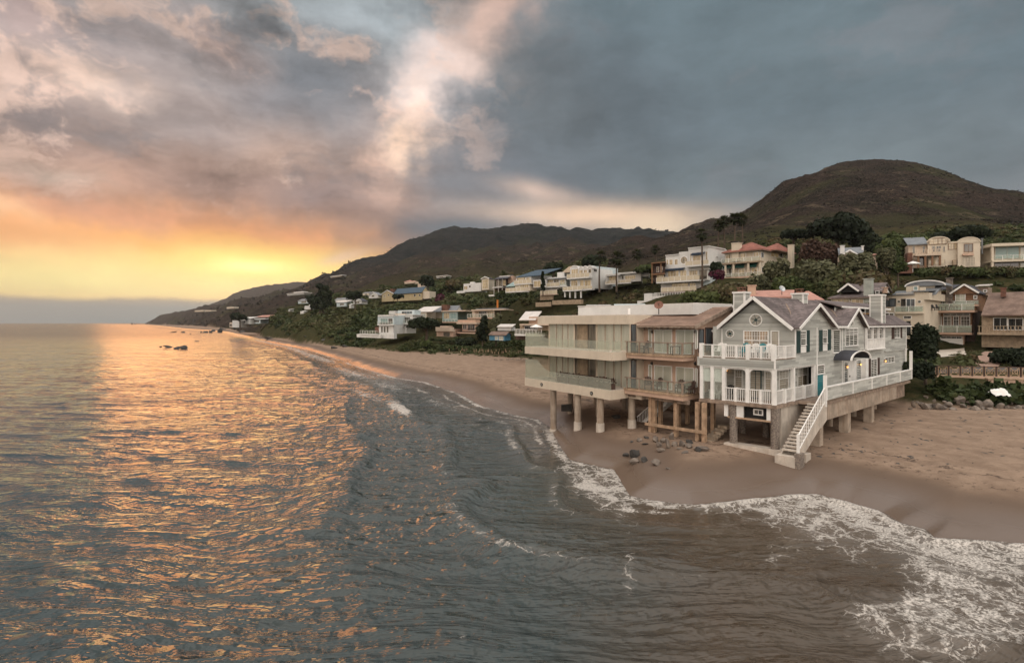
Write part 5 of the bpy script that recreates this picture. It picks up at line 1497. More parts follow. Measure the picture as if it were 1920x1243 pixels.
# red roofed villa
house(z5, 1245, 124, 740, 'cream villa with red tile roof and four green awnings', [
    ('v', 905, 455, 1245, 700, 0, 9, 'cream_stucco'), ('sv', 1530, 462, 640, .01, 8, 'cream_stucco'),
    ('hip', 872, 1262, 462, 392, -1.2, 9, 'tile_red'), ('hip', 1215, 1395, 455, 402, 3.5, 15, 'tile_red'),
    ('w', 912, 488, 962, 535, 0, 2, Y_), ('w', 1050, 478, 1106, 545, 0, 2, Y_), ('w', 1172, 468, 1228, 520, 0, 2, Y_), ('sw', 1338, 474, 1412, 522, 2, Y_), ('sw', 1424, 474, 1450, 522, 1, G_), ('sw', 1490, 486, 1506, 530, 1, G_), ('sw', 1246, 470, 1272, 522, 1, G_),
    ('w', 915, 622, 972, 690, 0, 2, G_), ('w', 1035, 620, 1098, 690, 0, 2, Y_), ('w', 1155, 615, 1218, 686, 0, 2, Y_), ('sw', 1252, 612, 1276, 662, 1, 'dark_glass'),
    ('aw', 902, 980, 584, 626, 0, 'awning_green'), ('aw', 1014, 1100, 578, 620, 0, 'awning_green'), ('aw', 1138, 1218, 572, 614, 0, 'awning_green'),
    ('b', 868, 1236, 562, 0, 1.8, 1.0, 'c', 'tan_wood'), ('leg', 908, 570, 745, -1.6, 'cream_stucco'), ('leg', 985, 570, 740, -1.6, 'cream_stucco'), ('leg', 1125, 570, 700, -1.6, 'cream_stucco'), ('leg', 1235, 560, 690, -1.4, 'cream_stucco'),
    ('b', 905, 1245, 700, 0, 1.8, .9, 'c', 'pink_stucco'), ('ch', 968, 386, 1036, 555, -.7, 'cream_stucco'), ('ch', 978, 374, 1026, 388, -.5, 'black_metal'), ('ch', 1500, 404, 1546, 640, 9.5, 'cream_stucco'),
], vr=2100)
# house with three arches on the right of the hill
house(z4, 1348, 113, 560, 'cream house with two barrel arched fronts, timber deck and red window', [
    ('v', 928, 360, 1100, 560, 1.2, 9, 'peach_stucco'), ('shed', 920, 1105, 362, 305, .6, 6, 'grey_roof'), ('v', 1095, 335, 1265, 550, .4, 9, 'cream_stucco'), ('arc', 1093, 1284, 336, 294, .3, 9, 'cream_stucco'),
    ('v', 1262, 334, 1350, 535, .6, 8, 'cream_stucco'), ('v', 1352, 340, 1545, 552, -.3, 9, 'cream_stucco'), ('arc', 1350, 1546, 342, 298, -.4, 9, 'cream_stucco'),
    ('w', 1104, 305, 1262, 358, .28, 4, Y_, 2, 'brown_wood'), ('w', 1128, 370, 1160, 425, .4, 1, G_), ('w', 1165, 370, 1212, 425, .4, 2, G_), ('w', 1222, 375, 1245, 425, .4, 1, G_),
    ('w', 960, 372, 988, 440, 1.2, 1, G_), ('w', 1048, 372, 1076, 430, 1.2, 1, G_), ('w', 1268, 348, 1346, 402, .6, 3, Y_, 2, 'brown_wood'), ('w', 1404, 352, 1484, 425, -.3, 2, G_, 1, 'brown_wood'),
    ('b', 1396, 1490, 440, -.3, .6, .2, 'w', 'pink_stucco'), ('w', 1388, 468, 1500, 548, -.3, 3, 'blind_glass', 2), ('b', 990, 1215, 440, .4, 2.2, 1.0, 'o', 'peach_stucco'),
    ('leg', 1015, 440, 560, -1.6, 'brown_wood'), ('leg', 1075, 440, 560, -1.6, 'brown_wood'), ('leg', 1135, 440, 540, -1.6, 'brown_wood'), ('leg', 1200, 440, 540, -1.6, 'brown_wood'),
    ('w', 1098, 488, 1250, 530, .4, 5, Y_), ('w', 1022, 448, 1090, 540, 1.1, 2, 'dark_glass'), ('v', 920, 430, 965, 590, -.4, 3, 'brick_red'), ('ch', 1556, 312, 1568, 440, 2, 'grey_roof'), ('v', 1310, 490, 1342, 534, -.1, 2, 'tan_wood'), ('v', 840, 590, 1010, 606, -1.5, 3, 'brick_red'),
], vl=-1500, vr=1500, frame='cream_stucco')
# modern white framed house at the right edge
house(z4, 2200, 108, 560, 'modern glass fronted box house with pale frame at the right edge', [
    ('v', 1646, 345, 2200, 556, 1.4, 8, 'cream_stucco'), ('flat', 1644, 2200, 342, 366, -.6, 9, 'cream_stucco'), ('flat', 1646, 2200, 487, 502, -.6, 3, 'cream_stucco'),
    ('w', 1668, 372, 1880, 482, 1.3, 2, 'turquoise_glass'), ('w', 1884, 368, 2190, 482, 1.3, 2, 'slider_glass'), ('w', 1664, 512, 1878, 552, 1.3, 3, 'dark_glass'), ('w', 1884, 508, 2190, 552, 1.3, 3, 'slider_glass'),
    ('leg', 1652, 366, 556, -.4, 'cream_stucco'), ('b', 1650, 2190, 487, 0, .4, 1.0, 'c', 'cream_stucco'),
], vl=-2600, vr=1240, frame='cream_stucco')
# little gabled house among the bushes
house(z4, 480, 112, 500, 'small grey roofed house with white chimney half hidden by bushes', [
    ('v', 360, 440, 480, 520, 0, 5, 'peach_stucco'), ('gable', 350, 500, 458, 412, 0, 5, 'grey_roof', 'peach_stucco'), ('ridge', 330, 548, 440, 392, 1.5, 8, 'grey_roof'), ('ch', 345, 372, 382, 440, 1.5, W_), ('ch', 528, 374, 546, 420, 3, W_), ('v', 330, 460, 400, 530, 1.2, 4, 'peach_stucco'),
], vl=-1500, vr=1500)
house(z4, 662, 110, 512, 'small peach outbuilding with a low roof beside the round bushes', [
    ('v', 582, 450, 650, 512, 0, 4, 'peach_stucco'), ('shed', 572, 664, 452, 446, -.5, 4.5, 'pink_roof'), ('v', 645, 512, 662, 572, .4, 1, 'peach_stucco'),
], vl=-1500, vr=1500, cat='outbuilding', name='outbuilding')

# ---- along the road behind the grey house
house(z3, 1180, 96, 660, 'brown timber house with dark chimney, glass decks and white garage door', [
    ('v', 885, 190, 1200, 345, 1.0, 14, 'brown_wood'), ('v', 845, 345, 1168, 500, .3, 14, 'brown_wood'), ('v', 890, 520, 1110, 655, 0, 12, 'pink_stucco'),
    ('gable', 1000, 1228, 212, 142, .6, 13, 'dark_roof', 'brown_wood'), ('shed', 872, 1010, 186, 150, .2, 8, 'dark_roof'), ('sv', 1300, 205, 650, .02, 6, 'dark_wood'),
    ('w', 892, 215, 962, 332, 1.0, 1, 'blind_glass'), ('w', 1040, 196, 1120, 330, .6 + .3, 2, 'slider_glass', 3), ('w', 1182, 222, 1212, 252, .9, 1, G_),
    ('w', 862, 388, 935, 462, .3, 4, G_, 2), ('w', 948, 385, 1010, 470, .3, 2, G_, 3), ('w', 1024, 385, 1070, 470, .3, 2, G_, 3), ('w', 1082, 385, 1156, 470, .3, 3, G_, 3),
    ('w', 948, 362, 1156, 382, .3, 4, G_), ('ch', 968, 92, 1015, 345, .2, 'stone'),
    ('b', 806, 1190, 342, 1, 2.6, 1.3, 'g', 'pink_stucco'), ('b', 850, 1222, 296, 1.2, .6, .7, 'g', 'pink_stucco'), ('b', 836, 1168, 512, .3, 1.6, 1.35, 'g', 'pink_stucco'),
    ('w', 906, 560, 1100, 650, -.05, 1, 'white_paint'), ('w', 925, 540, 1095, 560, -.04, 4, 'dark_glass'),
    ('v', 1180, 160, 1296, 225, 7, 4, 'weathered_timber'), ('shed', 1196, 1300, 152, 146, 6.5, 11, 'white_roof'), ('w', 1256, 178, 1288, 200, 6.95, 1, G_),
], vl=100, vr=2130)
house(z3, 1690, 86, 630, 'weathered board house with big brown shingle roof and slatted balcony at right edge', [
    ('v', 1245, 380, 1720, 630, 0, 10, 'tan_wood'), ('ridge', 1240, 1740, 382, 205, -1.2, 14, 'shingle_brown', 'tan_wood'), ('b', 1212, 1720, 515, 0, 2.0, 1.15, 't', 'tan_wood'),
    ('w', 1335, 395, 1446, 492, 0, 2, 'dark_glass'), ('w', 1448, 400, 1570, 492, 0, 2, 'dark_glass'), ('v', 1280, 528, 1520, 628, -.1, 1, 'tan_wood'), ('ch', 1392, 168, 1432, 235, 4, 'brick_red'),
], vl=100, vr=2130)
house(z3, 800, 92, 600, 'cream house with low curved roof, round lights and black framed doors', [
    ('v', 485, 222, 800, 560, 0, 12, 'cream_stucco'), ('sv', 838, 200, 560, .02, 6, 'cream_stucco'), ('v', 580, 205, 838, 260, .04, 12, 'cream_stucco'), ('v', 715, 190, 800, 235, .06, 11, 'cream_stucco'),
    ('shed', 480, 720, 222, 196, -.3, 9, 'grey_roof'), ('shed', 700, 845, 194, 192, -.3, 9, 'grey_roof'),
    ('w', 486, 248, 580, 312, 0, 2, 'blue_glass', 1, 'black_metal'), ('w', 620, 250, 655, 350, -.02, 1, 'dark_glass', 1, 'black_metal'), ('w', 658, 248, 730, 348, -.02, 2, 'blue_glass', 1), ('rw', 602, 272, .28, 0), ('rw', 762, 272, .28, 0),
    ('b', 570, 790, 350, 0, .5, .95, 'g', 'cream_stucco'), ('w', 636, 382, 702, 405, 0, 1, 'dark_glass'), ('w', 655, 418, 700, 540, 0, 1, 'dark_glass', 1, 'cream_stucco'),
    ('v', 658, 148, 760, 205, 5, 5, 'cream_stucco'), ('arc', 650, 965, 150, 108, 5, 11, 'grey_roof'), ('w', 716, 152, 750, 186, 4.9, 1, 'turquoise_glass'), ('v', 760, 150, 880, 210, 5.5, 5, 'cream_stucco'), ('v', 765, 160, 800, 200, 2, 1, 'cream_stucco'),
    ('shed', 770, 890, 222, 155, 2, 7, 'grey_roof'),
], vl=100, vr=2130)
house(z3, 365, 88, 330, 'grey roofed cottage with white trussed gable and tall siding chimney', [
    ('v', 75, 245, 360, 400, 0, 9, 'cream_stucco'), ('hip', 48, 372, 244, 188, -.8, 10, 'shingle_grey'), ('gable', 132, 298, 198, 138, .4, 6, 'shingle_grey', 'dark_void'), ('ridge', 230, 470, 198, 138, 3, 9, 'shingle_grey'),
    ('w', 80, 250, 220, 300, 0, 3, Y_), ('w', 232, 250, 330, 300, 0, 3, Y_), ('w', 338, 250, 358, 300, 0, 1, G_), ('ch', 328, 98, 390, 280, -.2, 'sage_siding'), ('ch', 472, 166, 506, 205, 4, 'pink_stucco'), ('w', 418, 188, 452, 212, 2.8, 1, G_),
], vl=100, vr=2130)
fr_, r_ = house(z5, 1850, 70, 960, 'pink shingle roofed house just behind the grey house', [
    ('ridge', 1140, 1560, 905, 842, 0, 12, 'pink_roof', 'pink_stucco'), ('hip', 1540, 1850, 935, 850, 1, 12, 'pink_roof'), ('v', 1180, 900, 1540, 1000, 1, 9, 'pink_stucco'), ('v', 1560, 935, 1830, 1000, 2, 9, 'pink_stucco'), ('ch', 1120, 790, 1196, 900, 2, 'pink_stucco'),
], vl=-1500, vr=1500)
house(z1_ := Z(960, 520, 3.452), 1460, 60, 215, 'low flat roofed building between the tan house and the hill', [
    ('v', 1085, 185, 1460, 260, 0, 8, 'pink_stucco'), ('flat', 1080, 1465, 180, 187, -.2, 8, 'white_roof'), ('w', 1098, 198, 1155, 210, 0, 1, 'dark_glass'),
], vl=-2600, vr=1240, cat='building', name='flat_roofed_building')
house(z1_, 1040, 66, 200, 'long low white roof with skylights behind the modern beige house', [
    ('v', 430, 190, 1040, 260, 0, 8, W_), ('flat', 425, 1045, 182, 190, -.3, 8, 'white_roof'), ('flat', 660, 860, 172, 182, 1, 5, 'blue_and_shaded_stucco'), ('flat', 880, 1010, 176, 183, 1.2, 5, W_), ('flat', 480, 640, 177, 183, 2, 5, 'steel'),
], vl=-2600, vr=1240, cat='building', name='flat_roofed_building')

# ---- hillside row, centre
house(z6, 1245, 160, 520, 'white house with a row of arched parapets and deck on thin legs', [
    ('v', 1050, 262, 1245, 440, 0, 10, W_), ('sv', 1480, 232, 400, .02, 9, 'blue_and_shaded_stucco'), ('arc', 1052, 1128, 270, 232, -.1, 2, W_), ('arc', 1130, 1168, 265, 238, -.1, 2, W_), ('arc', 1170, 1208, 262, 234, -.1, 2, W_), ('arc', 1210, 1250, 258, 230, -.1, 2, W_),  # bluish end wall: its shade is put into the colour
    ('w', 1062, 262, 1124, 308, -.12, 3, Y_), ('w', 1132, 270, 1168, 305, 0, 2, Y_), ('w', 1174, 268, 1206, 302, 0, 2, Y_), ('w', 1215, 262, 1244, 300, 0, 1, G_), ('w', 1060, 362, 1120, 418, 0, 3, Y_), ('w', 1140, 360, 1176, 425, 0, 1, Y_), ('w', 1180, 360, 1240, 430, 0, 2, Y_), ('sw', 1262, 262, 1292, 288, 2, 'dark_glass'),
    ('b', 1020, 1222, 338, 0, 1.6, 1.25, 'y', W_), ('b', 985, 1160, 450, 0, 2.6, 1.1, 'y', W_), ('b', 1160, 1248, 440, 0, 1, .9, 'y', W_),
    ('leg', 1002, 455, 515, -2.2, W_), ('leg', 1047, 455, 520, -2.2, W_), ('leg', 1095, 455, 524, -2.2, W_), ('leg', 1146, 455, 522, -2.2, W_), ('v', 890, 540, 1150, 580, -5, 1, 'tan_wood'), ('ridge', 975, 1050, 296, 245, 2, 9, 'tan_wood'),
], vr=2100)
house(z6, 700, 172, 470, 'white house with blue metal roof and glass balconies tinted sunset gold', [
    ('v', 565, 330, 700, 440, 0, 9, W_), ('shed', 560, 790, 330, 284, -.3, 9, 'blue_roof'), ('v', 555, 385, 690, 460, -.8, 3, 'cream_stucco'), ('sv', 885, 310, 430, .02, 8, W_), ('w', 570, 338, 650, 365, 0, 4, Y_), ('w', 655, 338, 690, 368, 0, 1, Y_), ('w', 600, 400, 680, 432, -.85, 4, Y_),
    ('b', 545, 700, 392, 0, 1.3, 1.2, 'y', W_), ('b', 470, 640, 462, -.8, 1.8, 1.2, 'y', W_), ('w', 725, 366, 790, 425, -.2, 2, Y_), ('v', 720, 360, 800, 430, -.1, 2, W_), ('shed', 470, 560, 420, 385, -.8, 2.5, 'turquoise_glass'),
], vr=2100)
house(z6, 1010, 166, 480, 'white flat roofed house with wide upper deck left of the arched one', [
    ('v', 842, 335, 1010, 440, 0, 9, W_), ('flat', 830, 1015, 345, 352, -1, 5, 'grey_roof'), ('v', 935, 290, 995, 345, 1.5, 5, W_), ('w', 850, 355, 900, 385, 0, 3, Y_), ('w', 905, 355, 950, 385, 0, 2, G_), ('w', 960, 360, 1005, 400, 0, 2, Y_),
    ('b', 832, 955, 418, 0, 1.6, 1.2, 'y', W_), ('b', 955, 1020, 410, 0, 1.4, 1.1, 'c', W_), ('b', 782, 935, 485, -1, 2, 1.15, 'y', 'peach_stucco'), ('v', 815, 425, 935, 450, 0, 3, W_), ('v', 780, 490, 900, 540, -2, 1, 'tan_wood'), ('v', 740, 560, 880, 600, -5, 1, 'tan_wood'),
], vr=1250)
house(z6, 1690, 150, 400, 'long low white house under the hedge with a colonnade', [
    ('v', 1390, 312, 1690, 380, 1, 8, W_), ('flat', 1370, 1500, 306, 322, -.8, 7, W_), ('flat', 1480, 1690, 288, 304, 0, 8, W_), ('v', 1690, 285, 1760, 330, 2, 6, W_), ('w', 1400, 325, 1470, 368, 1, 4, Y_), ('w', 1515, 318, 1535, 358, .9, 1, 'dark_glass'), ('w', 1545, 318, 1640, 355, .9, 5, Y_),
    ('leg', 1382, 318, 380, -.5, W_), ('leg', 1478, 315, 380, -.5, W_), ('b', 1368, 1600, 386, 1, 1.2, .8, 'y', W_),
], vr=1250)
house(z6, 1905, 134, 420, 'dark timber framed house with balconies left of the tall white one', [
    ('v', 1800, 215, 1905, 375, 1, 7, 'dark_wood'), ('flat', 1778, 1915, 200, 208, -1, 7, 'brown_wood'), ('b', 1785, 1905, 300, 1, 1.5, .8, 'd', 'brown_wood'), ('w', 1828, 240, 1850, 290, 1, 1, 'blind_glass'), ('w', 1860, 240, 1885, 290, 1, 1, 'blind_glass'), ('leg', 1788, 208, 390, -.6, 'brown_wood'), ('leg', 1868, 208, 300, -.6, 'brown_wood'), ('w', 1830, 312, 1895, 360, 1, 3, Y_),
], vr=1250)
house(z6, 250, 205, 465, 'plain white box house alone on the slope', [
    ('v', 92, 390, 250, 465, 0, 7, W_), ('w', 96, 415, 128, 448, 0, 2, Y_), ('w', 140, 408, 158, 430, 0, 1, 'dark_glass'), ('v', 150, 378, 182, 392, 1, 2, W_), ('b', 30, 100, 470, 0, 1, .5, 'w', W_),
], vr=1250)
house(z6, 320, 200, 450, 'narrow cream gabled house with tall grid windows', [
    ('v', 255, 345, 320, 450, 0, 7, 'cream_stucco'), ('gable', 250, 325, 352, 333, 0, 7, 'dark_roof', 'cream_stucco'), ('w', 262, 355, 314, 440, 0, 3, Y_, 3),
], vr=1250)
house(z6, 480, 188, 495, 'skeletal modern house of dark decks on tall columns', [
    ('v', 380, 345, 480, 450, 2.5, 5, 'dark_wood'), ('shed', 362, 490, 352, 330, -.5, 7, 'dark_roof'), ('leg', 365, 355, 490, -.2, 'steel'), ('leg', 405, 355, 470, -.2, 'steel'), ('leg', 440, 350, 450, -.2, 'steel'), ('flat', 350, 440, 422, 430, -.3, 4, W_), ('w', 390, 365, 430, 415, 2.3, 3, G_), ('w', 436, 360, 475, 412, 2.3, 2, Y_), ('b', 318, 366, 498, 0, 1, .2, 'w', W_),
], vr=1250)
house(z6, 540, 186, 420, 'small white and pink block behind the decks', [
    ('v', 415, 322, 505, 360, 4, 5, W_), ('v', 490, 325, 540, 390, 3, 5, 'pink_stucco'),
], vr=1250)

# ---- beach level houses in the middle distance
house(z7, 665, 178, 745, 'white three storey beach house with bay front and terrace wall', [
    ('v', 520, 540, 665, 620, 0, 8, 'blue_and_shaded_stucco'), ('v', 520, 530, 662, 545, -.3, 3, W_), ('v', 530, 620, 660, 700, -.3, 8, W_), ('w', 545, 560, 610, 612, 0, 3, 'turquoise_glass'), ('w', 615, 560, 655, 612, 0, 1, G_), ('w', 550, 632, 566, 690, -.3, 1, G_), ('w', 574, 632, 592, 690, -.3, 1, G_), ('w', 600, 632, 618, 690, -.3, 1, G_),
    ('b', 516, 662, 615, 0, 1.3, .9, 'c', W_), ('v', 540, 700, 665, 742, -1.6, 2, W_), ('b', 360, 520, 702, -1.5, 2, 1.2, 'c', W_), ('v', 330, 705, 545, 735, -3.2, 2, W_), ('aw', 540, 625, 604, 622, -.3, 'dark_wood'), ('v', 495, 640, 530, 690, 0, 3, 'brick_red'),
], vr=1250)
house(z7, 835, 182, 700, 'white and peach beach house with deep balcony next to it', [
    ('v', 675, 530, 835, 610, 0, 8, W_), ('v', 672, 520, 750, 590, .6, 6, 'peach_stucco'), ('v', 675, 612, 780, 695, -.5, 7, W_), ('w', 690, 548, 718, 590, -.05, 1, 'copper_pane'), ('w', 748, 548, 812, 600, 0, 4, G_), ('w', 700, 628, 760, 690, -.5, 2, 'slider_glass'),
    ('b', 672, 832, 606, 0, 1.4, 1.1, 'c', W_), ('b', 675, 750, 630, -.5, 1, .5, 'w', W_), ('flat', 672, 838, 528, 535, -.3, 8, W_), ('v', 700, 488, 850, 530, 3, 5, 'blue_and_shaded_stucco'), ('w', 735, 495, 830, 524, 3, 4, 'blue_glass'),
], vr=1250) if MATS.setdefault('copper_pane', M('copper_pane', (.45, .16, .05), .4, .2)) else 0
house(z7, 960, 196, 640, 'pale sloped roof beach house with grey sun terraces', [
    ('v', 855, 500, 960, 590, 0, 8, 'cream_stucco'), ('shed', 850, 1010, 505, 462, -.4, 8, 'white_roof'), ('w', 862, 520, 905, 560, 0, 3, G_), ('w', 912, 520, 950, 560, 0, 3, 'slider_glass'), ('v', 620, 495, 680, 525, 4, 4, W_), ('b', 840, 960, 590, 0, 1.2, 1.0, 'c', W_),
], vr=1250)
house(z7, 1240, 190, 640, 'glass fronted beach house below a brick chimney and grey gable', [
    ('v', 1100, 500, 1240, 590, 0, 9, 'turquoise_glass'), ('flat', 1090, 1310, 490, 500, -.8, 9, 'peach_stucco'), ('w', 1115, 510, 1165, 565, -.02, 3, Y_), ('w', 1172, 510, 1232, 570, -.02, 4, 'turquoise_glass'), ('ridge', 960, 1225, 505, 455, 4, 12, 'grey_roof'), ('v', 965, 505, 1100, 560, 4.5, 7, 'cream_stucco'), ('ch', 1094, 442, 1142, 505, 3.5, 'brick_red'), ('w', 980, 515, 1020, 545, 4.4, 3, G_), ('b', 1100, 1240, 592, 0, 1.2, .8, 'c', 'pink_stucco'),
], vr=1250)
house(z7, 1560, 172, 570, 'flat roofed pavilion house with orange flue pipe above', [
    ('v', 1370, 490, 1570, 560, 1.5, 7, 'peach_stucco'), ('flat', 1362, 1672, 480, 490, -1, 8, 'peach_stucco'), ('flat', 1400, 1660, 470, 480, 1, 6, 'grey_roof'), ('w', 1430, 496, 1500, 550, 1.4, 4, G_), ('w', 1505, 496, 1560, 550, 1.4, 3, Y_), ('b', 1325, 1570, 556, 1.5, 2.5, 1.3, 'c', 'pink_stucco'), ('leg', 1372, 490, 556, -.6, 'peach_stucco'), ('leg', 1565, 490, 556, -.6, 'peach_stucco'), ('ch', 1590, 400, 1602, 470, 3, 'orange_paint'),
], vr=1250)
house(z7, 1400, 166, 690, 'pink flat roofed beach house with terrace below the pavilion', [
    ('v', 1240, 575, 1400, 610, 1, 6, 'pink_stucco'), ('flat', 1228, 1410, 600, 612, -.8, 7, 'peach_stucco'), ('v', 1280, 610, 1410, 680, .5, 6, 'pink_stucco'), ('w', 1285, 615, 1320, 660, .5, 2, G_), ('w', 1330, 615, 1395, 672, .5, 3, G_), ('b', 1200, 1400, 688, .5, 2.5, 1.2, 'd', 'pink_stucco'),
], vr=1250)
house(z7, 1200, 168, 730, 'low cream garage wing with arched doors by the garden', [
    ('v', 1050, 660, 1200, 725, 0, 6, 'pink_stucco'), ('b', 1040, 1205, 668, 0, .6, 1.0, 'w', 'peach_stucco'), ('w', 1110, 685, 1170, 725, 0, 1, 'dark_glass', 1, 'peach_stucco'), ('v', 1080, 630, 1150, 662, 2, 4, 'peach_stucco'),
], vr=1250)
house(z7, 1640, 138, 800, 'bright blue beach hut with white deck chairs outside', [
    ('v', 1525, 712, 1665, 760, 0, 5, 'blue_paint'), ('ridge', 1515, 1675, 715, 685, -.5, 5, 'shingle_brown', 'blue_paint'), ('w', 1575, 722, 1600, 755, 0, 2, 'slider_glass'), ('w', 1610, 722, 1650, 758, 0, 2, 'slider_glass'), ('v', 1600, 640, 1720, 672, 6, 4, W_), ('shed', 1590, 1730, 642, 618, 5.5, 9, 'white_roof'),
], vr=1250, name='beach_hut', cat='hut')
house(z6, 830, 112, 860, 'low beach pavilion with white balustrade and sloping roof', [
    ('v', 600, 760, 860, 815, 1.5, 6, 'tan_wood'), ('flat', 596, 860, 755, 768, -.5, 6, 'peach_stucco'), ('b', 550, 800, 850, 1.5, 2.5, 1.15, 'p', W_), ('w', 640, 772, 760, 812, 1.4, 3, 'dark_glass'), ('v', 560, 852, 800, 900, 1.5, 5, 'dark_wood'), ('shed', 590, 740, 725, 650, 3, 9, 'white_roof'), ('v', 680, 690, 860, 755, 4, 6, 'pink_stucco'),
], vr=1250)
# ---- upper left
house(z7, 915, 285, 400, 'long yellow house with dark blue roof and brick chimney', [
    ('v', 555, 345, 915, 405, 0, 9, 'yellow_stucco'), ('ridge', 655, 915, 338, 292, -.6, 10, 'blue_roof', 'yellow_stucco'), ('gable', 550, 665, 345, 310, -1, 6, 'dark_roof', 'yellow_stucco'), ('v', 556, 345, 660, 410, -.9, 5, 'yellow_stucco'), ('ch', 630, 298, 656, 345, 1, 'brick_red'),
    ('w', 570, 350, 590, 372, -.9, 1, 'blind_glass'), ('w', 610, 345, 625, 360, -.9, 1, 'dark_glass'), ('w', 845, 345, 862, 365, 0, 1, 'dark_glass'), ('w', 890, 345, 905, 362, 0, 1, 'dark_glass'), ('w', 740, 348, 756, 366, 0, 1, 'dark_glass'), ('v', 915, 318, 985, 385, 1, 8, 'cream_stucco'),
], vr=1250)
for q_, cx, D, by, lab, its in (
    (z7, 520, 310, 380, 'white gabled cottage left of the yellow house', [('v', 440, 355, 520, 380, 0, 6, W_), ('gable', 434, 525, 358, 325, 0, 6, 'grey_roof', W_), ('w', 465, 350, 490, 370, 0, 2, G_)]),
    (z7, 375, 300, 430, 'white gable front house low on the dark slope', [('v', 300, 405, 375, 432, 0, 6, W_), ('gable', 296, 382, 410, 380, 0, 6, 'dark_roof', W_), ('w', 320, 408, 355, 428, 0, 2, G_)]),
    (z7, 440, 330, 345, 'small pale house above the white gables', [('v', 385, 335, 440, 352, 0, 6, 'cream_stucco'), ('ridge', 380, 450, 338, 328, 0, 6, 'grey_roof'), ('w', 400, 338, 425, 350, 0, 2, G_)]),
    (z7, 235, 320, 460, 'grey house with light roof beside the dark pine', [('v', 150, 415, 235, 455, 0, 6, 'blue_and_shaded_stucco'), ('shed', 140, 240, 418, 405, -.4, 6, 'white_roof'), ('w', 180, 425, 215, 445, 0, 3, G_)]),
    (z7, 240, 335, 405, 'pale roofed bungalow just right of the dark pine', [('v', 140, 392, 235, 412, 0, 6, 'white_stucco'), ('ridge', 130, 242, 395, 380, 0, 6, 'grey_roof')]),
    (z7, 280, 300, 470, 'little white hut on the dark slope', [('v', 262, 440, 280, 470, 0, 3, W_), ('shed', 258, 284, 440, 434, 0, 3, W_)]),
    (z7, 1140, 420, 200, 'long white roofed house high on the slope', [('v', 1050, 182, 1140, 196, 0, 8, W_), ('flat', 1045, 1145, 176, 183, -1, 8, 'white_roof'), ('w', 1075, 185, 1110, 194, 0, 4, G_)]),
    (z7, 850, 380, 245, 'peach house with scattered roofs in the trees', [('v', 760, 232, 850, 248, 0, 8, 'peach_stucco'), ('hip', 755, 815, 232, 222, 0, 8, 'pink_roof'), ('hip', 800, 855, 236, 226, 1, 8, 'pink_roof')]),
    (z7, 910, 350, 300, 'tan hillside house with a tall end wall', [('v', 880, 245, 912, 305, 0, 8, 'peach_stucco'), ('shed', 850, 915, 250, 232, 0, 8, 'tan_wood')]),
    (z7, 195, 900, 190, 'long pale terrace building high on the ridge', [('v', 95, 180, 195, 190, 0, 12, 'cream_stucco'), ('flat', 90, 200, 176, 181, -1, 12, W_)]),
    (z8, 1460, 430, 300, 'white villa with flat roofs on the far slope', [('v', 1330, 292, 1460, 306, 0, 9, W_), ('v', 1380, 280, 1450, 293, 2, 7, W_), ('flat', 1325, 1462, 288, 293, -1, 9, 'white_roof'), ('w', 1400, 284, 1440, 291, 2, 4, G_)]),
    (z8, 1500, 360, 370, 'blue grey roofed house left of the dark pine', [('v', 1415, 350, 1500, 372, 0, 9, 'blue_and_shaded_stucco'), ('ridge', 1408, 1508, 352, 338, -.4, 9, 'grey_roof'), ('w', 1440, 355, 1480, 368, 0, 3, G_)]),
    (z8, 1600, 350, 385, 'peach house partly behind the dark pine', [('v', 1545, 345, 1600, 385, 0, 8, 'peach_stucco'), ('shed', 1540, 1605, 347, 338, -.4, 8, 'white_roof')]),
    (z8, 960, 400, 565, 'white block house at the foot of the far cliff', [('v', 900, 505, 960, 560, 0, 7, W_), ('v', 878, 520, 905, 560, 1, 7, 'peach_stucco'), ('w', 880, 530, 898, 552, .9, 1, G_)]),
    (z8, 1120, 390, 530, 'white roofed row house above the far beach', [('v', 1050, 495, 1120, 528, 0, 8, 'blue_and_shaded_stucco'), ('flat', 1045, 1160, 488, 496, -1, 8, W_), ('shed', 1080, 1180, 478, 466, 3, 10, 'pink_roof'), ('w', 1060, 502, 1110, 520, 0, 4, G_)]),
    (z8, 1040, 395, 530, 'white house framed by an umbrella pine', [('v', 965, 490, 1040, 532, 0, 7, W_), ('shed', 960, 1045, 490, 480, -.4, 7, W_), ('w', 975, 505, 1000, 525, 0, 2, G_)]),
    (z8, 1340, 380, 440, 'tiny white house on the dark slope by the cliff', [('v', 1340, 420, 1350, 435, 0, 4, W_), ('shed', 1336, 1354, 421, 417, -.3, 4, W_)]),
    (z8, 1510, 330, 420, 'narrow white house above the scrub', [('v', 1465, 390, 1510, 418, 0, 6, W_), ('v', 1500, 372, 1515, 418, 1, 4, W_)]),
    (z8, 1458, 360, 480, 'white garden house deep in the trees', [('v', 1432, 435, 1458, 476, 0, 4, W_), ('shed', 1430, 1460, 436, 430, 0, 4, W_)]),
    (z8, 735, 1150, 435, 'pale house on the far headland', [('v', 605, 424, 670, 436, 0, 14, 'cream_stucco'), ('v', 690, 424, 735, 434, 2, 14, 'cream_stucco')]),
    (z8, 910, 950, 410, 'cream house on the brown far slope', [('v', 855, 398, 910, 412, 0, 12, 'cream_stucco')]),
):
    house(q_, cx, D, by, lab, its, vr=1250)
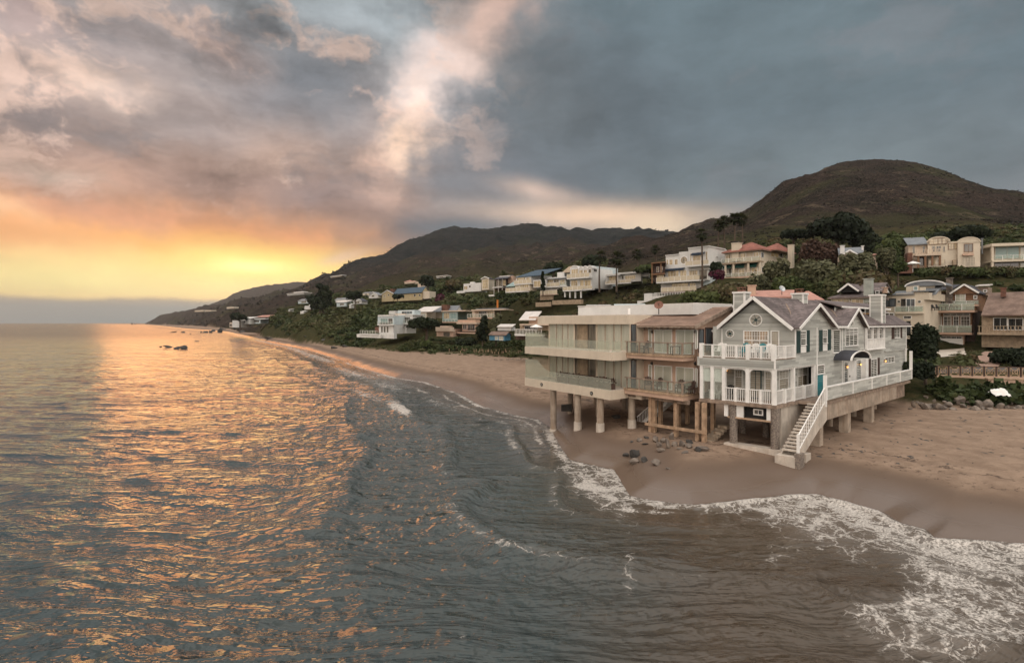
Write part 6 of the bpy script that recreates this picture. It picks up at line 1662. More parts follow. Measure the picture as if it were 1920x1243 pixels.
# ------------------------------------------------------------------ vegetation
def leaf_mat(name, cols, rough=.7):
    """foliage: tone by clump attribute and noise"""
    m, t = new_mat(name)
    pos = t.n('ShaderNodeNewGeometry').outputs['Position']
    a = t.n('ShaderNodeAttribute', attribute_name='tint').outputs['Fac']
    n = t.noise(pos, .9, 3, .6)
    k = t.math('ADD', t.math('MULTIPLY', a, .8), t.math('MULTIPLY', t.math('SUBTRACT', n, .4), .5), clamp=True)
    c = t.ramp(k, [(i / (len(cols) - 1), q) for i, q in enumerate(cols)])
    d = t.n('ShaderNodeBsdfPrincipled', i_Roughness=rough); t.put(d.inputs['Base Color'], c); d.inputs['Specular IOR Level'].default_value = .2
    tl = t.n('ShaderNodeBsdfTranslucent'); t.put(tl.inputs[0], c)
    mx = t.n('ShaderNodeMixShader', i_Fac=.25); t.put(mx.inputs[1], d.outputs[0]); t.put(mx.inputs[2], tl.outputs[0])
    finish(t, mx.outputs[0])
leaf_mat('scrub', [(.020, .030, .012), (.050, .066, .022), (.085, .085, .035), (.095, .065, .035), (.14, .13, .045)])
leaf_mat('dark_leaf', [(.006, .010, .006), (.018, .026, .012), (.032, .040, .018)])
leaf_mat('green_leaf', [(.026, .038, .013), (.062, .080, .026), (.12, .135, .048)])
leaf_mat('olive_leaf', [(.055, .060, .030), (.105, .105, .055), (.16, .15, .085)])
leaf_mat('russet_leaf', [(.030, .018, .014), (.070, .040, .028), (.11, .065, .045)])
leaf_mat('purple_leaf', [(.05, .010, .025), (.11, .02, .05), (.05, .05, .02)])
leaf_mat('palm_leaf', [(.015, .020, .010), (.045, .050, .020), (.09, .085, .035)])
leaf_mat('mountain_scrub', [(.008, .009, .007), (.020, .018, .013), (.034, .025, .020), (.055, .042, .028)])
M('bark', (.085, .060, .042), .9, .3, 3, .6)

def quads_on_lobes(R, lobes, n, ls, droop=0.0):
    """n leaf clump quads through the outer shell of ellipsoid lobes; returns V (4n,3) and tint (4n)"""
    w = np.array([l[3] * l[4] for l in lobes]); w = w / w.sum()
    li = R.choice(len(lobes), n, p=w); L = np.array(lobes)[li]
    d = R.normal(size=(n, 3)); d /= np.linalg.norm(d, axis=1)[:, None]
    d[:, 2] = np.where(d[:, 2] < -.45, -d[:, 2], d[:, 2])
    rr = (1 - .45 * R.rand(n) ** 1.8) * (1 + .10 * R.normal(size=n))
    c = L[:, :3] + d * rr[:, None] * np.stack([L[:, 3], L[:, 3], L[:, 4]], 1)
    nn = d + R.normal(size=(n, 3)) * .6; nn /= np.linalg.norm(nn, axis=1)[:, None]
    t1 = np.cross(nn, R.normal(size=(n, 3))); t1 /= np.linalg.norm(t1, axis=1)[:, None]; t2 = np.cross(nn, t1)
    s = ls * (.6 + .8 * R.rand(n))[:, None]
    V = np.stack([c - t1 * s - t2 * s * .7, c + t1 * s - t2 * s * .6, c + t1 * s * .8 + t2 * s * .7, c - t1 * s * .9 + t2 * s * .6], 1)
    V += R.normal(size=V.shape) * ls * .12
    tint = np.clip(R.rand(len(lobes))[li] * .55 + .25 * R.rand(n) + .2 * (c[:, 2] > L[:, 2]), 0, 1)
    return V.reshape(-1, 3), np.repeat(tint, 4)
def quadmesh(name, V, tint, mat):
    return npmesh(name, V, np.arange(len(V)).reshape(-1, 4), MT(mat), {'tint': tint})

def make_crown(seed, w, h, n, ls, kind='round'):
    R = np.random.RandomState(seed); lobes = []
    k = {'round': 9, 'wide': 10, 'tall': 7, 'pine': 11, 'bush': 8}[kind]
    for i in range(k):
        a = R.rand() * 6.28; q = R.rand() ** .6
        if kind == 'tall': lobes.append((.15 * w * math.cos(a), .15 * w * math.sin(a), h * (i + .6) / k, w * .34 * (1 - .5 * i / k), h / k * .95))
        elif kind == 'pine': z = h * (.3 + .65 * (i / k)); r = w * .36 * q * (1.1 - .6 * i / k); lobes.append((r * math.cos(a), r * math.sin(a), z, w * .22 * (1.15 - .5 * i / k), h * .10))
        elif kind == 'wide': lobes.append((w * .36 * q * math.cos(a), w * .36 * q * math.sin(a), h * (.62 + .2 * R.rand()), w * .22, h * .22))
        elif kind == 'bush': lobes.append((w * .30 * q * math.cos(a), w * .30 * q * math.sin(a), h * (.30 + .25 * R.rand()), w * .26, h * .36))
        else: lobes.append((w * .27 * q * math.cos(a), w * .27 * q * math.sin(a), h * (.38 + .36 * R.rand()), w * (.20 + .08 * R.rand()), h * .24))
    return quads_on_lobes(R, lobes, n, ls), lobes

FOOT = []      # footprints (x0, x1, y0, y1) that scrub keeps clear of
bpy.context.view_layer.update()
for o in list(COL.objects):
    if o.type == 'EMPTY' and o.get('category'):
        xs = []; ys = []
        for c in o.children:
            if c.type == 'MESH' and c.name.startswith(('wall', 'roof', 'balcony')):
                for v in c.bound_box: xs.append(o.location.x + c.location.x + v[0]); ys.append(o.location.y + c.location.y + v[1])
        if xs: FOOT.append((min(xs), max(xs), min(ys), max(ys), o.location.z))

def tree(px, top, base, D, wpx, kind, mat, label, cat='tree', n=1600, trunk=True, group=None, name='tree', ls=None):
    p = P(px, base, D); g = gz(p.x, p.y); p.z = min(p.z, g + .5) if p.z < g else p.z
    zt = H - (top - HY) / F * D; h = zt - p.z; w = wpx * D / F
    root = empty(name, p, label, cat, group)
    ls = ls or max(.10, .0016 * D + w * .018)
    (V, ti), lobes = make_crown(int(px * 7 + top), w, h, n, ls, kind)
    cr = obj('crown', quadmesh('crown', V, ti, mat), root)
    if trunk:
        mb = MB(); r = max(.12, w * .03)
        mb.tube(p - Vector((0, 0, 1.5)), p + Vector((0, 0, h * .45)), r * 1.5, r, 8)
        mb.build('trunk', MT('bark'), root)
        for l in lobes[:5]:
            m = MB(); m.tube(p + Vector((0, 0, h * .35)), p + Vector(l[:3]), r * .7, r * .3, 6); m.build('limb', MT('bark'), root)
    return root

def palm(px, top, base, D, label, spread=None, skirt=True, group='tall fan palms on the hill'):
    p = P(px, base, D); zt = H - (top - HY) / F * D; h = zt - p.z
    root = empty('palm_tree', p, label, 'palm tree', group)
    R = random.Random(int(px)); sp = spread or 1.7
    top_c = Vector((R.uniform(-.3, .3), R.uniform(-.3, .3), h - sp * .65))
    mb = MB(); pts = [Vector((0, 0, -2)), Vector((top_c.x * -.3, 0, h * .3)), Vector((top_c.x * .2, 0, h * .65)), top_c]
    for a, b, r0, r1 in zip(pts[:-1], pts[1:], (.30, .22, .18), (.22, .18, .15)): mb.tube(p + a, p + b, r0, r1, 8)
    mb.build('trunk', MT('bark'), root)
    RR = np.random.RandomState(int(px)); V = []; T = []
    for i in range(46):
        az = RR.rand() * 6.28; el = RR.uniform(-.9, 1.2); L = sp * RR.uniform(.8, 1.15)
        d = np.array([math.cos(az) * math.cos(el), math.sin(az) * math.cos(el), math.sin(el)])
        side = np.array([-math.sin(az), math.cos(az), 0]); c = np.array(top_c) + np.array([0, 0, .1])
        for k in range(7):
            a = (k - 3) * .28; dd = d * math.cos(a) + side * math.sin(a); e0 = c + d * L * .42; e1 = c + d * L * .42 + dd * L * .58
            e1[2] -= .12 * L; wv = np.cross(dd, [0, 0, 1]); wv = wv / (np.linalg.norm(wv) + 1e-6) * .085 * sp
            V += [e0 - wv, e0 + wv, e1 + wv * .3, e1 - wv * .3]; T += [.35 + .5 * (el > 0) * RR.rand()] * 4
        wv = side * .03; V += [c - wv, c + wv, c + d * L * .45 + wv, c + d * L * .45 - wv]; T += [.3] * 4
    if skirt:
        for i in range(60):
            az = RR.rand() * 6.28; z = RR.rand() * 1.5; r = .20 + RR.rand() * .25
            c = np.array(top_c) + np.array([math.cos(az) * r, math.sin(az) * r, -z]); s = np.array([-math.sin(az), math.cos(az), 0]) * .12
            V += [c - s, c + s, c + s * .6 - [0, 0, .5], c - s * .6 - [0, 0, .5]]; T += [.0] * 4
    obj('crown', quadmesh('crown', np.array(V), np.array(T), 'palm_leaf'), root)
    return root

palm(1316.5, 430, 530, 126, 'tallest fan palm, standing in front of the white stepped house')
palm(1347, 416, 468, 160, 'leftmost palm of the four above the red tiled roof', 1.9)
palm(1358, 407, 468, 160, 'second palm from the left of the four above the red tiled roof', 2.0)
palm(1377.5, 402, 455, 150, 'palm rising just behind the red roofed villa chimney, third of the four', 2.0)
palm(1392, 403, 460, 150, 'rightmost palm of the four above the red tiled roof', 2.0)
palm(1229.5, 461, 500, 185, 'small palm on the dark slope just left of the white stepped house', 2.0)
palm(1196, 469, 502, 190, 'small palm above the long hedge', 2.4)
palm(1124, 472, 535, 156, 'tall palm in front of the shade-tinted end wall of the arched house', 2.2)
palm(1156, 474, 534, 150, 'dark bushy palm beside the long low white house', 2.6)

tree(1570, 397, 478, 134, 104, 'round', 'dark_leaf', 'largest dark tree, standing against the foot of the right hill', n=4200)
tree(1610, 425, 480, 140, 50, 'round', 'dark_leaf', 'dark tree leaning out to the right of the largest one', n=1500)
tree(1488, 432, 462, 150, 62, 'wide', 'dark_leaf', 'low dark trees spreading above the red roofed villa', n=1600)
tree(1532, 442, 508, 122, 58, 'bush', 'russet_leaf', 'reddish brown tree right of the cream chimney', n=2200)
tree(1560, 455, 510, 120, 50, 'bush', 'russet_leaf', 'brown tree under the largest dark one', n=1800)
tree(1640, 430, 500, 128, 60, 'round', 'dark_leaf', 'dark olive tree between the largest tree and the bright green one', n=1800)
tree(1692, 428, 505, 124, 82, 'round', 'green_leaf', 'bright green broad tree left of the arched house', n=3400)
tree(1665, 447, 512, 118, 44, 'bush', 'green_leaf', 'light green bush under the broad green tree', n=1500)
tree(1800, 425, 478, 128, 84, 'wide', 'dark_leaf', 'broad dark green tree behind the two barrel arches', n=2200)
tree(1853, 446, 500, 122, 44, 'bush', 'green_leaf', 'green bush between arched house and glass box house', n=1300)
tree(1536, 480, 556, 104, 84, 'bush', 'olive_leaf', 'huge round grey green bush below the little gabled house', cat='bush', name='bush', n=3800, trunk=False)
tree(1606, 468, 520, 105, 60, 'bush', 'olive_leaf', 'grey green bush hiding the small outbuilding', cat='bush', name='bush', n=2000, trunk=False)
tree(1612, 500, 572, 98, 116, 'bush', 'scrub', 'long domed bush above the trussed gable cottage', cat='bush', name='bush', n=3600, trunk=False)
tree(1560, 520, 580, 96, 60, 'bush', 'scrub', 'dark brown bush left of the long dome', cat='bush', name='bush', n=1600, trunk=False)
tree(1660, 462, 522, 107, 38, 'round', 'olive_leaf', 'upright olive tree left of the brick terrace', n=1400)
tree(1684, 481, 524, 106, 30, 'round', 'green_leaf', 'small glossy tree by the parasol terrace', n=900)
tree(1456, 483, 545, 112, 50, 'round', 'olive_leaf', 'thin olive tree in front of the villa side wall', n=1700)
tree(1420, 512, 562, 106, 60, 'bush', 'olive_leaf', 'pale thorny bush below the villa terrace', cat='bush', name='bush', n=1600, trunk=False)
tree(1480, 512, 562, 104, 60, 'bush', 'green_leaf', 'green bush at the corner under the villa', cat='bush', name='bush', n=1600, trunk=False)
tree(1512, 515, 560, 103, 46, 'bush', 'green_leaf', 'yellow flowering bush left of the huge round one', cat='bush', name='bush', n=1200, trunk=False)
tree(1343, 490, 520, 121, 26, 'round', 'dark_leaf', 'small dark tree between the white house and the villa', n=700)
tree(1345, 505, 526, 118, 30, 'bush', 'purple_leaf', 'purple flowering bush between the white house and the villa', cat='bush', name='bush', n=900, trunk=False)
tree(1367, 528, 575, 100, 110, 'bush', 'scrub', 'wide green shrub on the bank above the tan house roof', cat='bush', name='bush', n=2800, trunk=False)
tree(1310, 540, 580, 98, 70, 'bush', 'green_leaf', 'yellow green shrub at the foot of the bank', cat='bush', name='bush', n=1600, trunk=False)
tree(1735, 604, 700, 60, 64, 'round', 'dark_leaf', 'round dark tree at the landward end of the walkway', n=4200)
tree(1722, 672, 720, 58, 50, 'bush', 'dark_leaf', 'dark ivy mound below the walkway gate', cat='bush', name='bush', n=1600, trunk=False)
tree(1812, 662, 690, 72, 44, 'bush', 'scrub', 'grey green shrub beside the brick driveway', cat='bush', name='bush', n=1300, trunk=False)
tree(1900, 650, 690, 68, 76, 'bush', 'dark_leaf', 'clipped dark hedge right of the driveway', cat='hedge', name='hedge', n=2400, trunk=False)
tree(1775, 716, 750, 59.5, 80, 'bush', 'dark_leaf', 'dark shrubs under the road railing', cat='bush', name='bush', n=2600, trunk=False)
tree(1832, 715, 748, 60, 56, 'bush', 'russet_leaf', 'brown green shrubs above the boulders', cat='bush', name='bush', n=2000, trunk=False)
tree(1908, 732, 754, 59, 44, 'bush', 'dark_leaf', 'dark shrub behind the white sheet', cat='bush', name='bush', n=1600, trunk=False)
tree(605, 532, 584, 300, 38, 'pine', 'dark_leaf', 'tall black pine standing out over the left slope', n=2200)
tree(600, 555, 590, 296, 42, 'round', 'dark_leaf', 'dark lower trees around the foot of the black pine', n=1200)
tree(583, 552, 578, 320, 18, 'round', 'dark_leaf', 'small dark tree left of the black pine', n=500)
tree(666, 547, 575, 290, 30, 'wide', 'dark_leaf', 'leaning dark tree left of the white gables', n=800)
tree(803, 514, 546, 320, 32, 'round', 'dark_leaf', 'round dark tree behind the yellow house', n=1100)
tree(845, 525, 556, 300, 50, 'round', 'scrub', 'green tree right of the yellow house', n=1200)
tree(745, 553, 566, 280, 22, 'wide', 'dark_leaf', 'low trees before the yellow house', n=600)
tree(800, 597, 635, 165, 66, 'wide', 'dark_leaf', 'flat topped dark cypress in front of the beach houses', n=2600)
tree(826, 549, 570, 268, 22, 'bush', 'purple_leaf', 'dark red bush high on the slope', cat='bush', name='bush', n=400, trunk=False)
tree(450, 588, 612, 395, 34, 'wide', 'dark_leaf', 'umbrella pine in front of the white houses at the far beach', n=900)
tree(1018, 512, 545, 166, 9, 'tall', 'dark_leaf', 'thin dark cypress between the white houses', n=700)
tree(1038, 490, 520, 184, 44, 'round', 'dark_leaf', 'dark tree behind the house with arches', n=1300)
tree(1106, 477, 512, 172, 40, 'round', 'dark_leaf', 'dark tree right of the arched parapets', n=1100)
tree(872, 630, 652, 160, 40, 'bush', 'dark_leaf', 'dark round bush beside the pink beach house', cat='bush', name='bush', n=1200, trunk=False)
tree(905, 596, 640, 156, 30, 'tall', 'dark_leaf', 'dark upright tree right of the pink beach house', n=900)
tree(930, 592, 640, 152, 34, 'tall', 'olive_leaf', 'brown green upright trees above the blue hut', n=1000)
tree(800, 636, 652, 160, 26, 'bush', 'green_leaf', 'rounded green bush on the lawn', cat='bush', name='bush', n=700, trunk=False)
tree(1212, 496, 514, 150, 66, 'bush', 'green_leaf', 'clipped hedge above the long low white house', cat='hedge', name='hedge', n=1400, trunk=False)

HL = ('leftmost bushy section of the long hedge, right of the parasol', 'hedge section below the left barrel arch', 'hedge section with tall leaves between the two barrel arches', 'hedge section below the red framed window', 'hedge section below the gap right of the arched house', 'hedge section under the left part of the glass box house', 'rightmost hedge section under the glass box house')
for i, x in enumerate((1735, 1765, 1795, 1825, 1855, 1885, 1915)):
    tree(x, 499 - (i % 3), 524, 110, 38, 'bush', 'green_leaf' if i % 3 == 0 else 'scrub', HL[i], cat='hedge', name='hedge_bush', group='hedge along the upper terrace', n=700, trunk=False)

def scatter(name, protos, pts, scl, tints, mat):
    R = np.random.RandomState(3); Vs = []; Ts = []
    pi = R.randint(0, len(protos), len(pts)); rot = R.rand(len(pts)) * 6.28
    for k, (PV, PT) in enumerate(protos):
        m = pi == k
        if not m.any(): continue
        c, s = np.cos(rot[m])[:, None], np.sin(rot[m])[:, None]
        sx = scl[m][:, 0:1]; sz = scl[m][:, 1:2]
        X = (PV[None, :, 0] * c - PV[None, :, 1] * s) * sx + pts[m][:, 0:1]
        Y = (PV[None, :, 0] * s + PV[None, :, 1] * c) * sx + pts[m][:, 1:2]
        Zz = PV[None, :, 2] * sz + pts[m][:, 2:3]
        Vs.append(np.stack([X, Y, Zz], -1).reshape(-1, 3)); Ts.append(np.clip(PT[None] * .45 + tints[m][:, None] * .75 - .1, 0, 1).ravel())
    me = quadmesh(name, np.concatenate(Vs), np.concatenate(Ts), mat)
    o = obj(name, me, kind='stuff'); return o

def build_scrub():
    R = np.random.RandomState(12)
    protos = []
    for k in range(5):
        lob = [(R.uniform(-.4, .4), R.uniform(-.4, .4), R.uniform(.15, .55), R.uniform(.4, .6), R.uniform(.3, .5)) for _ in range(5)]
        protos.append(quads_on_lobes(R, lob, 80, .15))
    # bushes on the coastal slopes
    N = 16000
    px = R.uniform(430, 2050, N); lg = R.uniform(math.log(55), math.log(420), N); D = np.exp(lg)
    X = (px - CX) / F * D; Y = D
    z, d, k, mt = land_z(X, Y)
    ok = (k > .6) & (d > 10)
    s = R.uniform(.8, 2.4, N) * (1 + sstep(D, 140, 300) * 1.3)
    low = np.ones(N)
    for x0, x1, y0, y1, zb in FOOT:
        ok &= ~((X > x0 - 1.0) & (X < x1 + 1.0) & (Y > y0 - 1.5) & (Y < y1 + .5))
        pa, pb = CX + F * x0 / y0, CX + F * x1 / y0
        fr_ = (px > min(pa, pb) - 6) & (px < max(pa, pb) + 6) & (Y < y0) & (Y > y0 - 26)
        low = np.where(fr_, np.minimum(low, np.clip((zb - z) / np.maximum(s * 1.1, .1), .22, 1)), low)
    # keep the lane and driveway on the right clear
    ok &= ~((px > 1740) & (D > 62) & (D < 104) & (R.rand(N) < .85)) 
    ok &= ~((px > 1180) & (D < 84) & (px < 1720))
    ok &= ~((px > 1725) & (D > 57.5) & (D < 63.5))
    dens = np.where(D < 110, .9, np.where(D < 230, .9, .8))
    ok &= ~((D > 178) & (px > 1130))
    ok &= R.rand(N) < dens
    ok &= ~((px > 640) & (px < 985) & (D < 150) & (R.rand(N) < .75))
    i = np.where(ok)[0]
    tint = np.clip(fbm(X[i] / 22, Y[i] / 22, 3, 8) * .9 + .38 + R.normal(size=len(i)) * .16, 0, 1)
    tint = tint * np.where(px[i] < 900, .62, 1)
    sc = np.stack([s[i] * np.sqrt(low[i]), s[i] * low[i] * R.uniform(.75, 1.15, len(i))], 1)
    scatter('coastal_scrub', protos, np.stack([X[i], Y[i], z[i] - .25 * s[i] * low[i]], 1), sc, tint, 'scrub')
    # low scrub over the mountains
    pr2 = []
    for q in range(4):
        lob = [(R.uniform(-.4, .4), R.uniform(-.4, .4), .2, .5, .35) for _ in range(3)]
        pr2.append(quads_on_lobes(R, lob, 11, .30))
    N = 26000
    px = R.uniform(480, 2100, N); D = np.exp(R.uniform(math.log(150), math.log(1500), N))
    X = (px - CX) / F * D; z, d, k, mt = land_z(X, D)
    clump = fbm(X / 55, D / 55, 3, 19)
    ok = (k > .8) & (R.rand(N) < np.clip(.45 + clump * 1.6, .05, 1)) & ((px > 700) | (D > 420))
    i = np.where(ok)[0]; s = R.uniform(.4, 1.0, len(i)) * (.8 + D[i] * .0020)
    scatter('mountain_scrub', pr2, np.stack([X[i], D[i], z[i] - .1], 1), np.stack([s, s * .7], 1), R.rand(len(i)), 'mountain_scrub')
    # small trees along the far ridges and the headland
    N = 900
    px = np.r_[R.uniform(1140, 1252, 220), R.uniform(300, 660, N - 220)]
    D = np.r_[R.uniform(1590, 1720, 220), np.exp(R.uniform(math.log(600), math.log(2100), N - 220))]
    X = (px - CX) / F * D; z, d, k, mt = land_z(X, D)
    s = R.uniform(2.5, 5.5, N) * np.clip(D / 1200, .6, 1.2)
    ok = k > .7
    scatter('ridge_trees', pr2, np.stack([X, D, z], 1)[ok], np.stack([s * .8, s * 1.5], 1)[ok], R.rand(ok.sum()) * .5, 'mountain_scrub')
    # beach plants along the back of the sand
    N = 2600
    px = R.uniform(560, 1010, N); D = np.exp(R.uniform(math.log(95), math.log(260), N))
    X = (px - CX) / F * D; z, d, k, mt = land_z(X, D)
    ok = (k > .15) & (k < 1) & (d > 12) | ((k > .5) & (D < 150))
    i = np.where(ok)[0]; s = R.uniform(.3, .9, len(i))
    scatter('dune_plants', protos[:2], np.stack([X[i], D[i], z[i] - .1], 1), np.stack([s, s * .6], 1), np.clip(R.rand(len(i)) * .7 + .1, 0, 1), 'green_leaf')
build_scrub()
# ------------------------------------------------------------------ rocks, railings, furniture, small things
def rock_mesh(seed, sub=2):
    import bmesh
    bm = bmesh.new(); bmesh.ops.create_icosphere(bm, subdivisions=sub, radius=1)
    R = random.Random(seed); off = Vector((R.uniform(0, 99),) * 3)
    planes = [Vector((R.gauss(0, 1), R.gauss(0, 1), R.gauss(0, 1))).normalized() for _ in range(16)]
    from mathutils import noise as nz
    for v in bm.verts:
        p = v.co.copy(); r = 1 + .42 * nz.noise(p * 1.3 + off) + .18 * nz.noise(p * 3.1 + off)
        p *= r
        for n in planes:                     # chipped flat faces
            d = p.dot(n)
            if d > .52: p -= n * (d - .52) * .97
        v.co = p
    me = bpy.data.meshes.new('rock'); bm.to_mesh(me); bm.free()
    return me
RMESH = {}
def rock(px, py, rx, ry, label, mat='stone', D=None, z=None, group=None, name='boulder', seed=None, cat='boulder', sub=2):
    """boulder resting on the ground (or in the water) under the photograph point px, py = its base centre"""
    if D is None:
        if z is None:
            D = 50.0
            for _ in range(14):
                g = gz((px - CX) / F * D, D); D = .5 * D + .5 * (H - g) * F / max(2.0, (py - HY))
            z = gz((px - CX) / F * D, D)
        else: D = (H - z) * F / (py - HY)
    elif z is None: z = gz((px - CX) / F * D, D)
    k = (int(px * 3 + py) if seed is None else seed) % 12
    if (k, mat, sub) not in RMESH:
        m = rock_mesh(k, sub); m.materials.append(MT(mat)); RMESH[(k, mat, sub)] = m
    w = 1.22 * rx * D / F; h = 1.22 * ry * D / F
    o = obj(name, RMESH[(k, mat, sub)], None, ((px - CX) / F * D, D + w * .3, z + h * .35), label=label, cat=cat, group=group)
    R = random.Random(px + py)
    o.scale = (w, w * R.uniform(.75, 1.1), h); o.rotation_euler = (R.uniform(-.25, .25), R.uniform(-.25, .25), R.uniform(-.5, .5))
    return o
qr = Z(1140, 720, 4.8)
def rq(x, y, rx, ry, label, mat='stone', group=None): px, py = qr(x, y); rock(px, py, rx / 4.8, ry / 4.8, label, mat, group=group)
rq(245, 715, 55, 45, 'broad yellowish boulder, lowest of the trio on the wet sand')
rq(240, 665, 62, 45, 'dark pointed boulder just behind the yellowish one', 'dark_stone'); rq(268, 628, 22, 30, 'small dark stone perched on top of the pointed boulder', 'dark_stone')
rq(330, 700, 42, 42, 'dark mossy boulder right of the yellowish one', 'dark_stone')
rq(440, 722, 56, 42, 'boulder with a pale top, standing alone right of the trio'); rq(165, 648, 45, 22, 'flat low rock near the foam', 'dark_stone'); rq(545, 768, 26, 12, 'tiny stone on open sand in front of the houses')
gq = 'rocks piled under the tan house'
for x, y, rx, ry, l, m in ((285, 515, 42, 20, 'low flat rock at the left end of the pile', 'stone'), (350, 490, 30, 14, 'small dark rock behind the left end of the pile', 'dark_stone'), (215, 525, 22, 12, 'small stone left of the pile', 'dark_stone'),
                           (430, 520, 38, 48, 'tall brown rock at the left of the pile', 'stone'), (495, 530, 34, 38, 'rock between the brown and the upright one', 'stone'), (465, 565, 42, 26, 'low brown rock at the front of the pile', 'stone'),
                           (542, 580, 30, 72, 'tall upright rock in the middle of the pile', 'stone'), (575, 500, 34, 60, 'pale rock standing highest at the back of the pile', 'stone'), (605, 560, 38, 40, 'rounded rock right of the upright one', 'stone'),
                           (668, 560, 36, 42, 'rounded rock left of the double piles', 'stone'), (735, 530, 46, 26, 'grey rock beside the double piles', 'dark_stone'), (735, 575, 50, 32, 'brown wedge shaped rock before the double piles', 'stone'),
                           (480, 608, 52, 24, 'long flat rock at the front left of the pile', 'stone'), (815, 610, 34, 26, 'dark rock at the foot of the rough steps', 'dark_stone'), (700, 620, 40, 12, 'scatter of flat stones in the sand', 'stone'),
                           (860, 600, 90, 34, 'wide slab of rock carrying the rough steps', 'stone'), (640, 590, 26, 14, 'small stone in front of the rounded rocks', 'stone'), (340, 545, 36, 12, 'nearly buried rock left of the pile', 'dark_stone')):
    rq(x, y, rx, ry, l, m, gq)
px_, py_ = q1(680, 915); rock(px_, py_, 11, 6, 'dark low rock on the sand under the modern house', 'dark_stone')
px_, py_ = q1(352, 848); D_ = (H - 1.7) * F / (py_ - HY); p = P(px_, py_, D_)
mb = MB(); mb.hexa([p + Vector(v) for v in ((-.55, 0, -.3), (.55, -.1, -.3), (.6, .5, -.3), (-.5, .6, -.3))], [p + Vector(v) for v in ((-.55, 0, .32), (.55, -.1, .42), (.6, .5, .42), (-.5, .6, .32))])
o_ = mb.build('concrete_block', MT('dark_stone'), None, loc=p, label='square dark block on the sand between the modern house piles', cat='block')
# revetment of boulders at the back of the right beach
gR = 'boulders along the back of the beach'
nR = 0
ORD = ['first', 'second', 'third', 'fourth', 'fifth', 'sixth', 'seventh', 'eighth', 'ninth', 'tenth', 'eleventh', 'twelfth', 'thirteenth', 'fourteenth', 'fifteenth', 'sixteenth', 'seventeenth', 'eighteenth', 'nineteenth', 'twentieth', 'twenty-first', 'twenty-second', 'twenty-third', 'twenty-fourth', 'twenty-fifth']
for x, y, rx, ry, l in sorted(((722, 1085, 26, 26, 'boulder nearest the walkway end'), (752, 1060, 18, 14, None), (790, 1085, 30, 28, None), (830, 1108, 52, 26, 'long pink boulder half under a grey one'), (880, 1050, 18, 16, None),
                     (935, 1115, 62, 40, 'broad pale boulder with a smooth top'), (1002, 1085, 34, 26, None), (1035, 1125, 42, 22, 'low dark boulder right of the broad pale one'), (1075, 1060, 44, 46, 'big squarish boulder higher on the bank'),
                     (1110, 1090, 30, 22, None), (1150, 1060, 30, 22, None), (1212, 1140, 52, 40, 'pale rounded boulder at the foot of the bank'), (1235, 1085, 40, 28, None), (1262, 1115, 26, 24, None), (1312, 1100, 52, 52, 'largest boulder, under the white sheet'),
                     (1392, 1105, 28, 42, 'orange brown egg shaped boulder'), (1320, 1128, 36, 20, None), (1280, 1000, 36, 34, 'boulder just left of the white sheet'), (1390, 1130, 20, 14, None), (1450, 1110, 26, 24, None), (1480, 1070, 20, 20, None),
                     (1500, 1115, 30, 22, None), (1545, 1105, 32, 26, None), (1600, 1110, 40, 30, None), (1420, 1060, 22, 18, None), (860, 1085, 24, 20, None), (1170, 1115, 24, 18, None), (1040, 1030, 20, 14, None), (965, 1060, 24, 18, None), (700, 1110, 20, 12, None), (1340, 1045, 30, 22, None), (820, 1020, 20, 16, None), (1200, 1035, 30, 22, None)), key=lambda r: r[0]):
    px, py = z3(x, y); dd = 53.6 - (y - 1100) * .03
    zz = H - (py - HY) / F * dd
    if not l: nR += 1; l = ORD[nR - 1] + ' from the left of the smaller grey boulders below the road railing'
    rock(px, py, rx / 4.142, ry / 4.0, l or 'one of the smaller grey boulders filling the bank below the road railing', 'stone', D=dd, z=zz, group=gR)
# rocks in the sea and along the far beach
for x, y, rx, ry, l in ((335, 714, 14, 8, 'smallest rock, leftmost of the group of four in the sea'), (390, 716, 38, 14, 'flat dark rock second from the left in the sea'), (463, 728, 26, 14, 'dark rock third in the row in the sea'), (514, 727, 34, 22, 'largest dark rock standing in the sea'),
                     (622, 670, 24, 5, 'thin rock awash nearer the far surf'), (570, 613, 9, 4, 'tiny rock awash near the far point'), (512, 601, 20, 11, 'rounded rock near the far point'), (420, 600, 40, 6, 'long low rock left of the rounded one'),
                     (654, 602, 9, 11, 'leftmost rock of the reef at the far point'), (686, 602, 22, 12, 'second rock of the reef at the far point'), (727, 603, 15, 16, 'third rock of the reef at the far point'), (746, 590, 20, 14, 'rock behind the third one in the reef'),
                     (800, 600, 26, 24, 'dark upright rock where the beach ends'), (815, 588, 34, 20, 'broad dark rock where the beach ends'), (270, 535, 16, 16, 'small islet off the headland'), (112, 526, 10, 13, 'tiny islet farthest out to the left'), (140, 536, 14, 3, 'flat rock beside the farthest islet'),
                     (730, 560, 36, 26, 'dark rock stack at the foot of the far cliff'), (410, 550, 26, 4, 'low dark ledge below the headland'), (460, 550, 20, 4, 'small dark ledge right of the first below the headland')):
    px, py = z8(x, y); py = max(py, 608.5); rock(px, py, rx / 4.174, ry / 4.174, l, 'dark_stone', z=-.02, name='sea_rock', cat='rock')
for x, y, rx, ry, l in ((1180, 652, 42, 16, 'long dark rock lying on the far beach'), (975, 598, 30, 12, 'dark rock at the narrow end of the beach'), (1470, 682, 18, 5, 'low rock in the sand below the dark trees'), (1615, 682, 26, 7, 'low rock nearer the vegetation on the far beach'), (1775, 714, 26, 16, 'rounded rock at the edge of the scrub'), (1690, 668, 30, 16, 'rock under the bushes behind the far beach')):
    px, py = z8(x, y); rock(px, py, rx / 4.174, ry / 4.174, l, 'dark_stone', name='beach_rock', cat='rock')

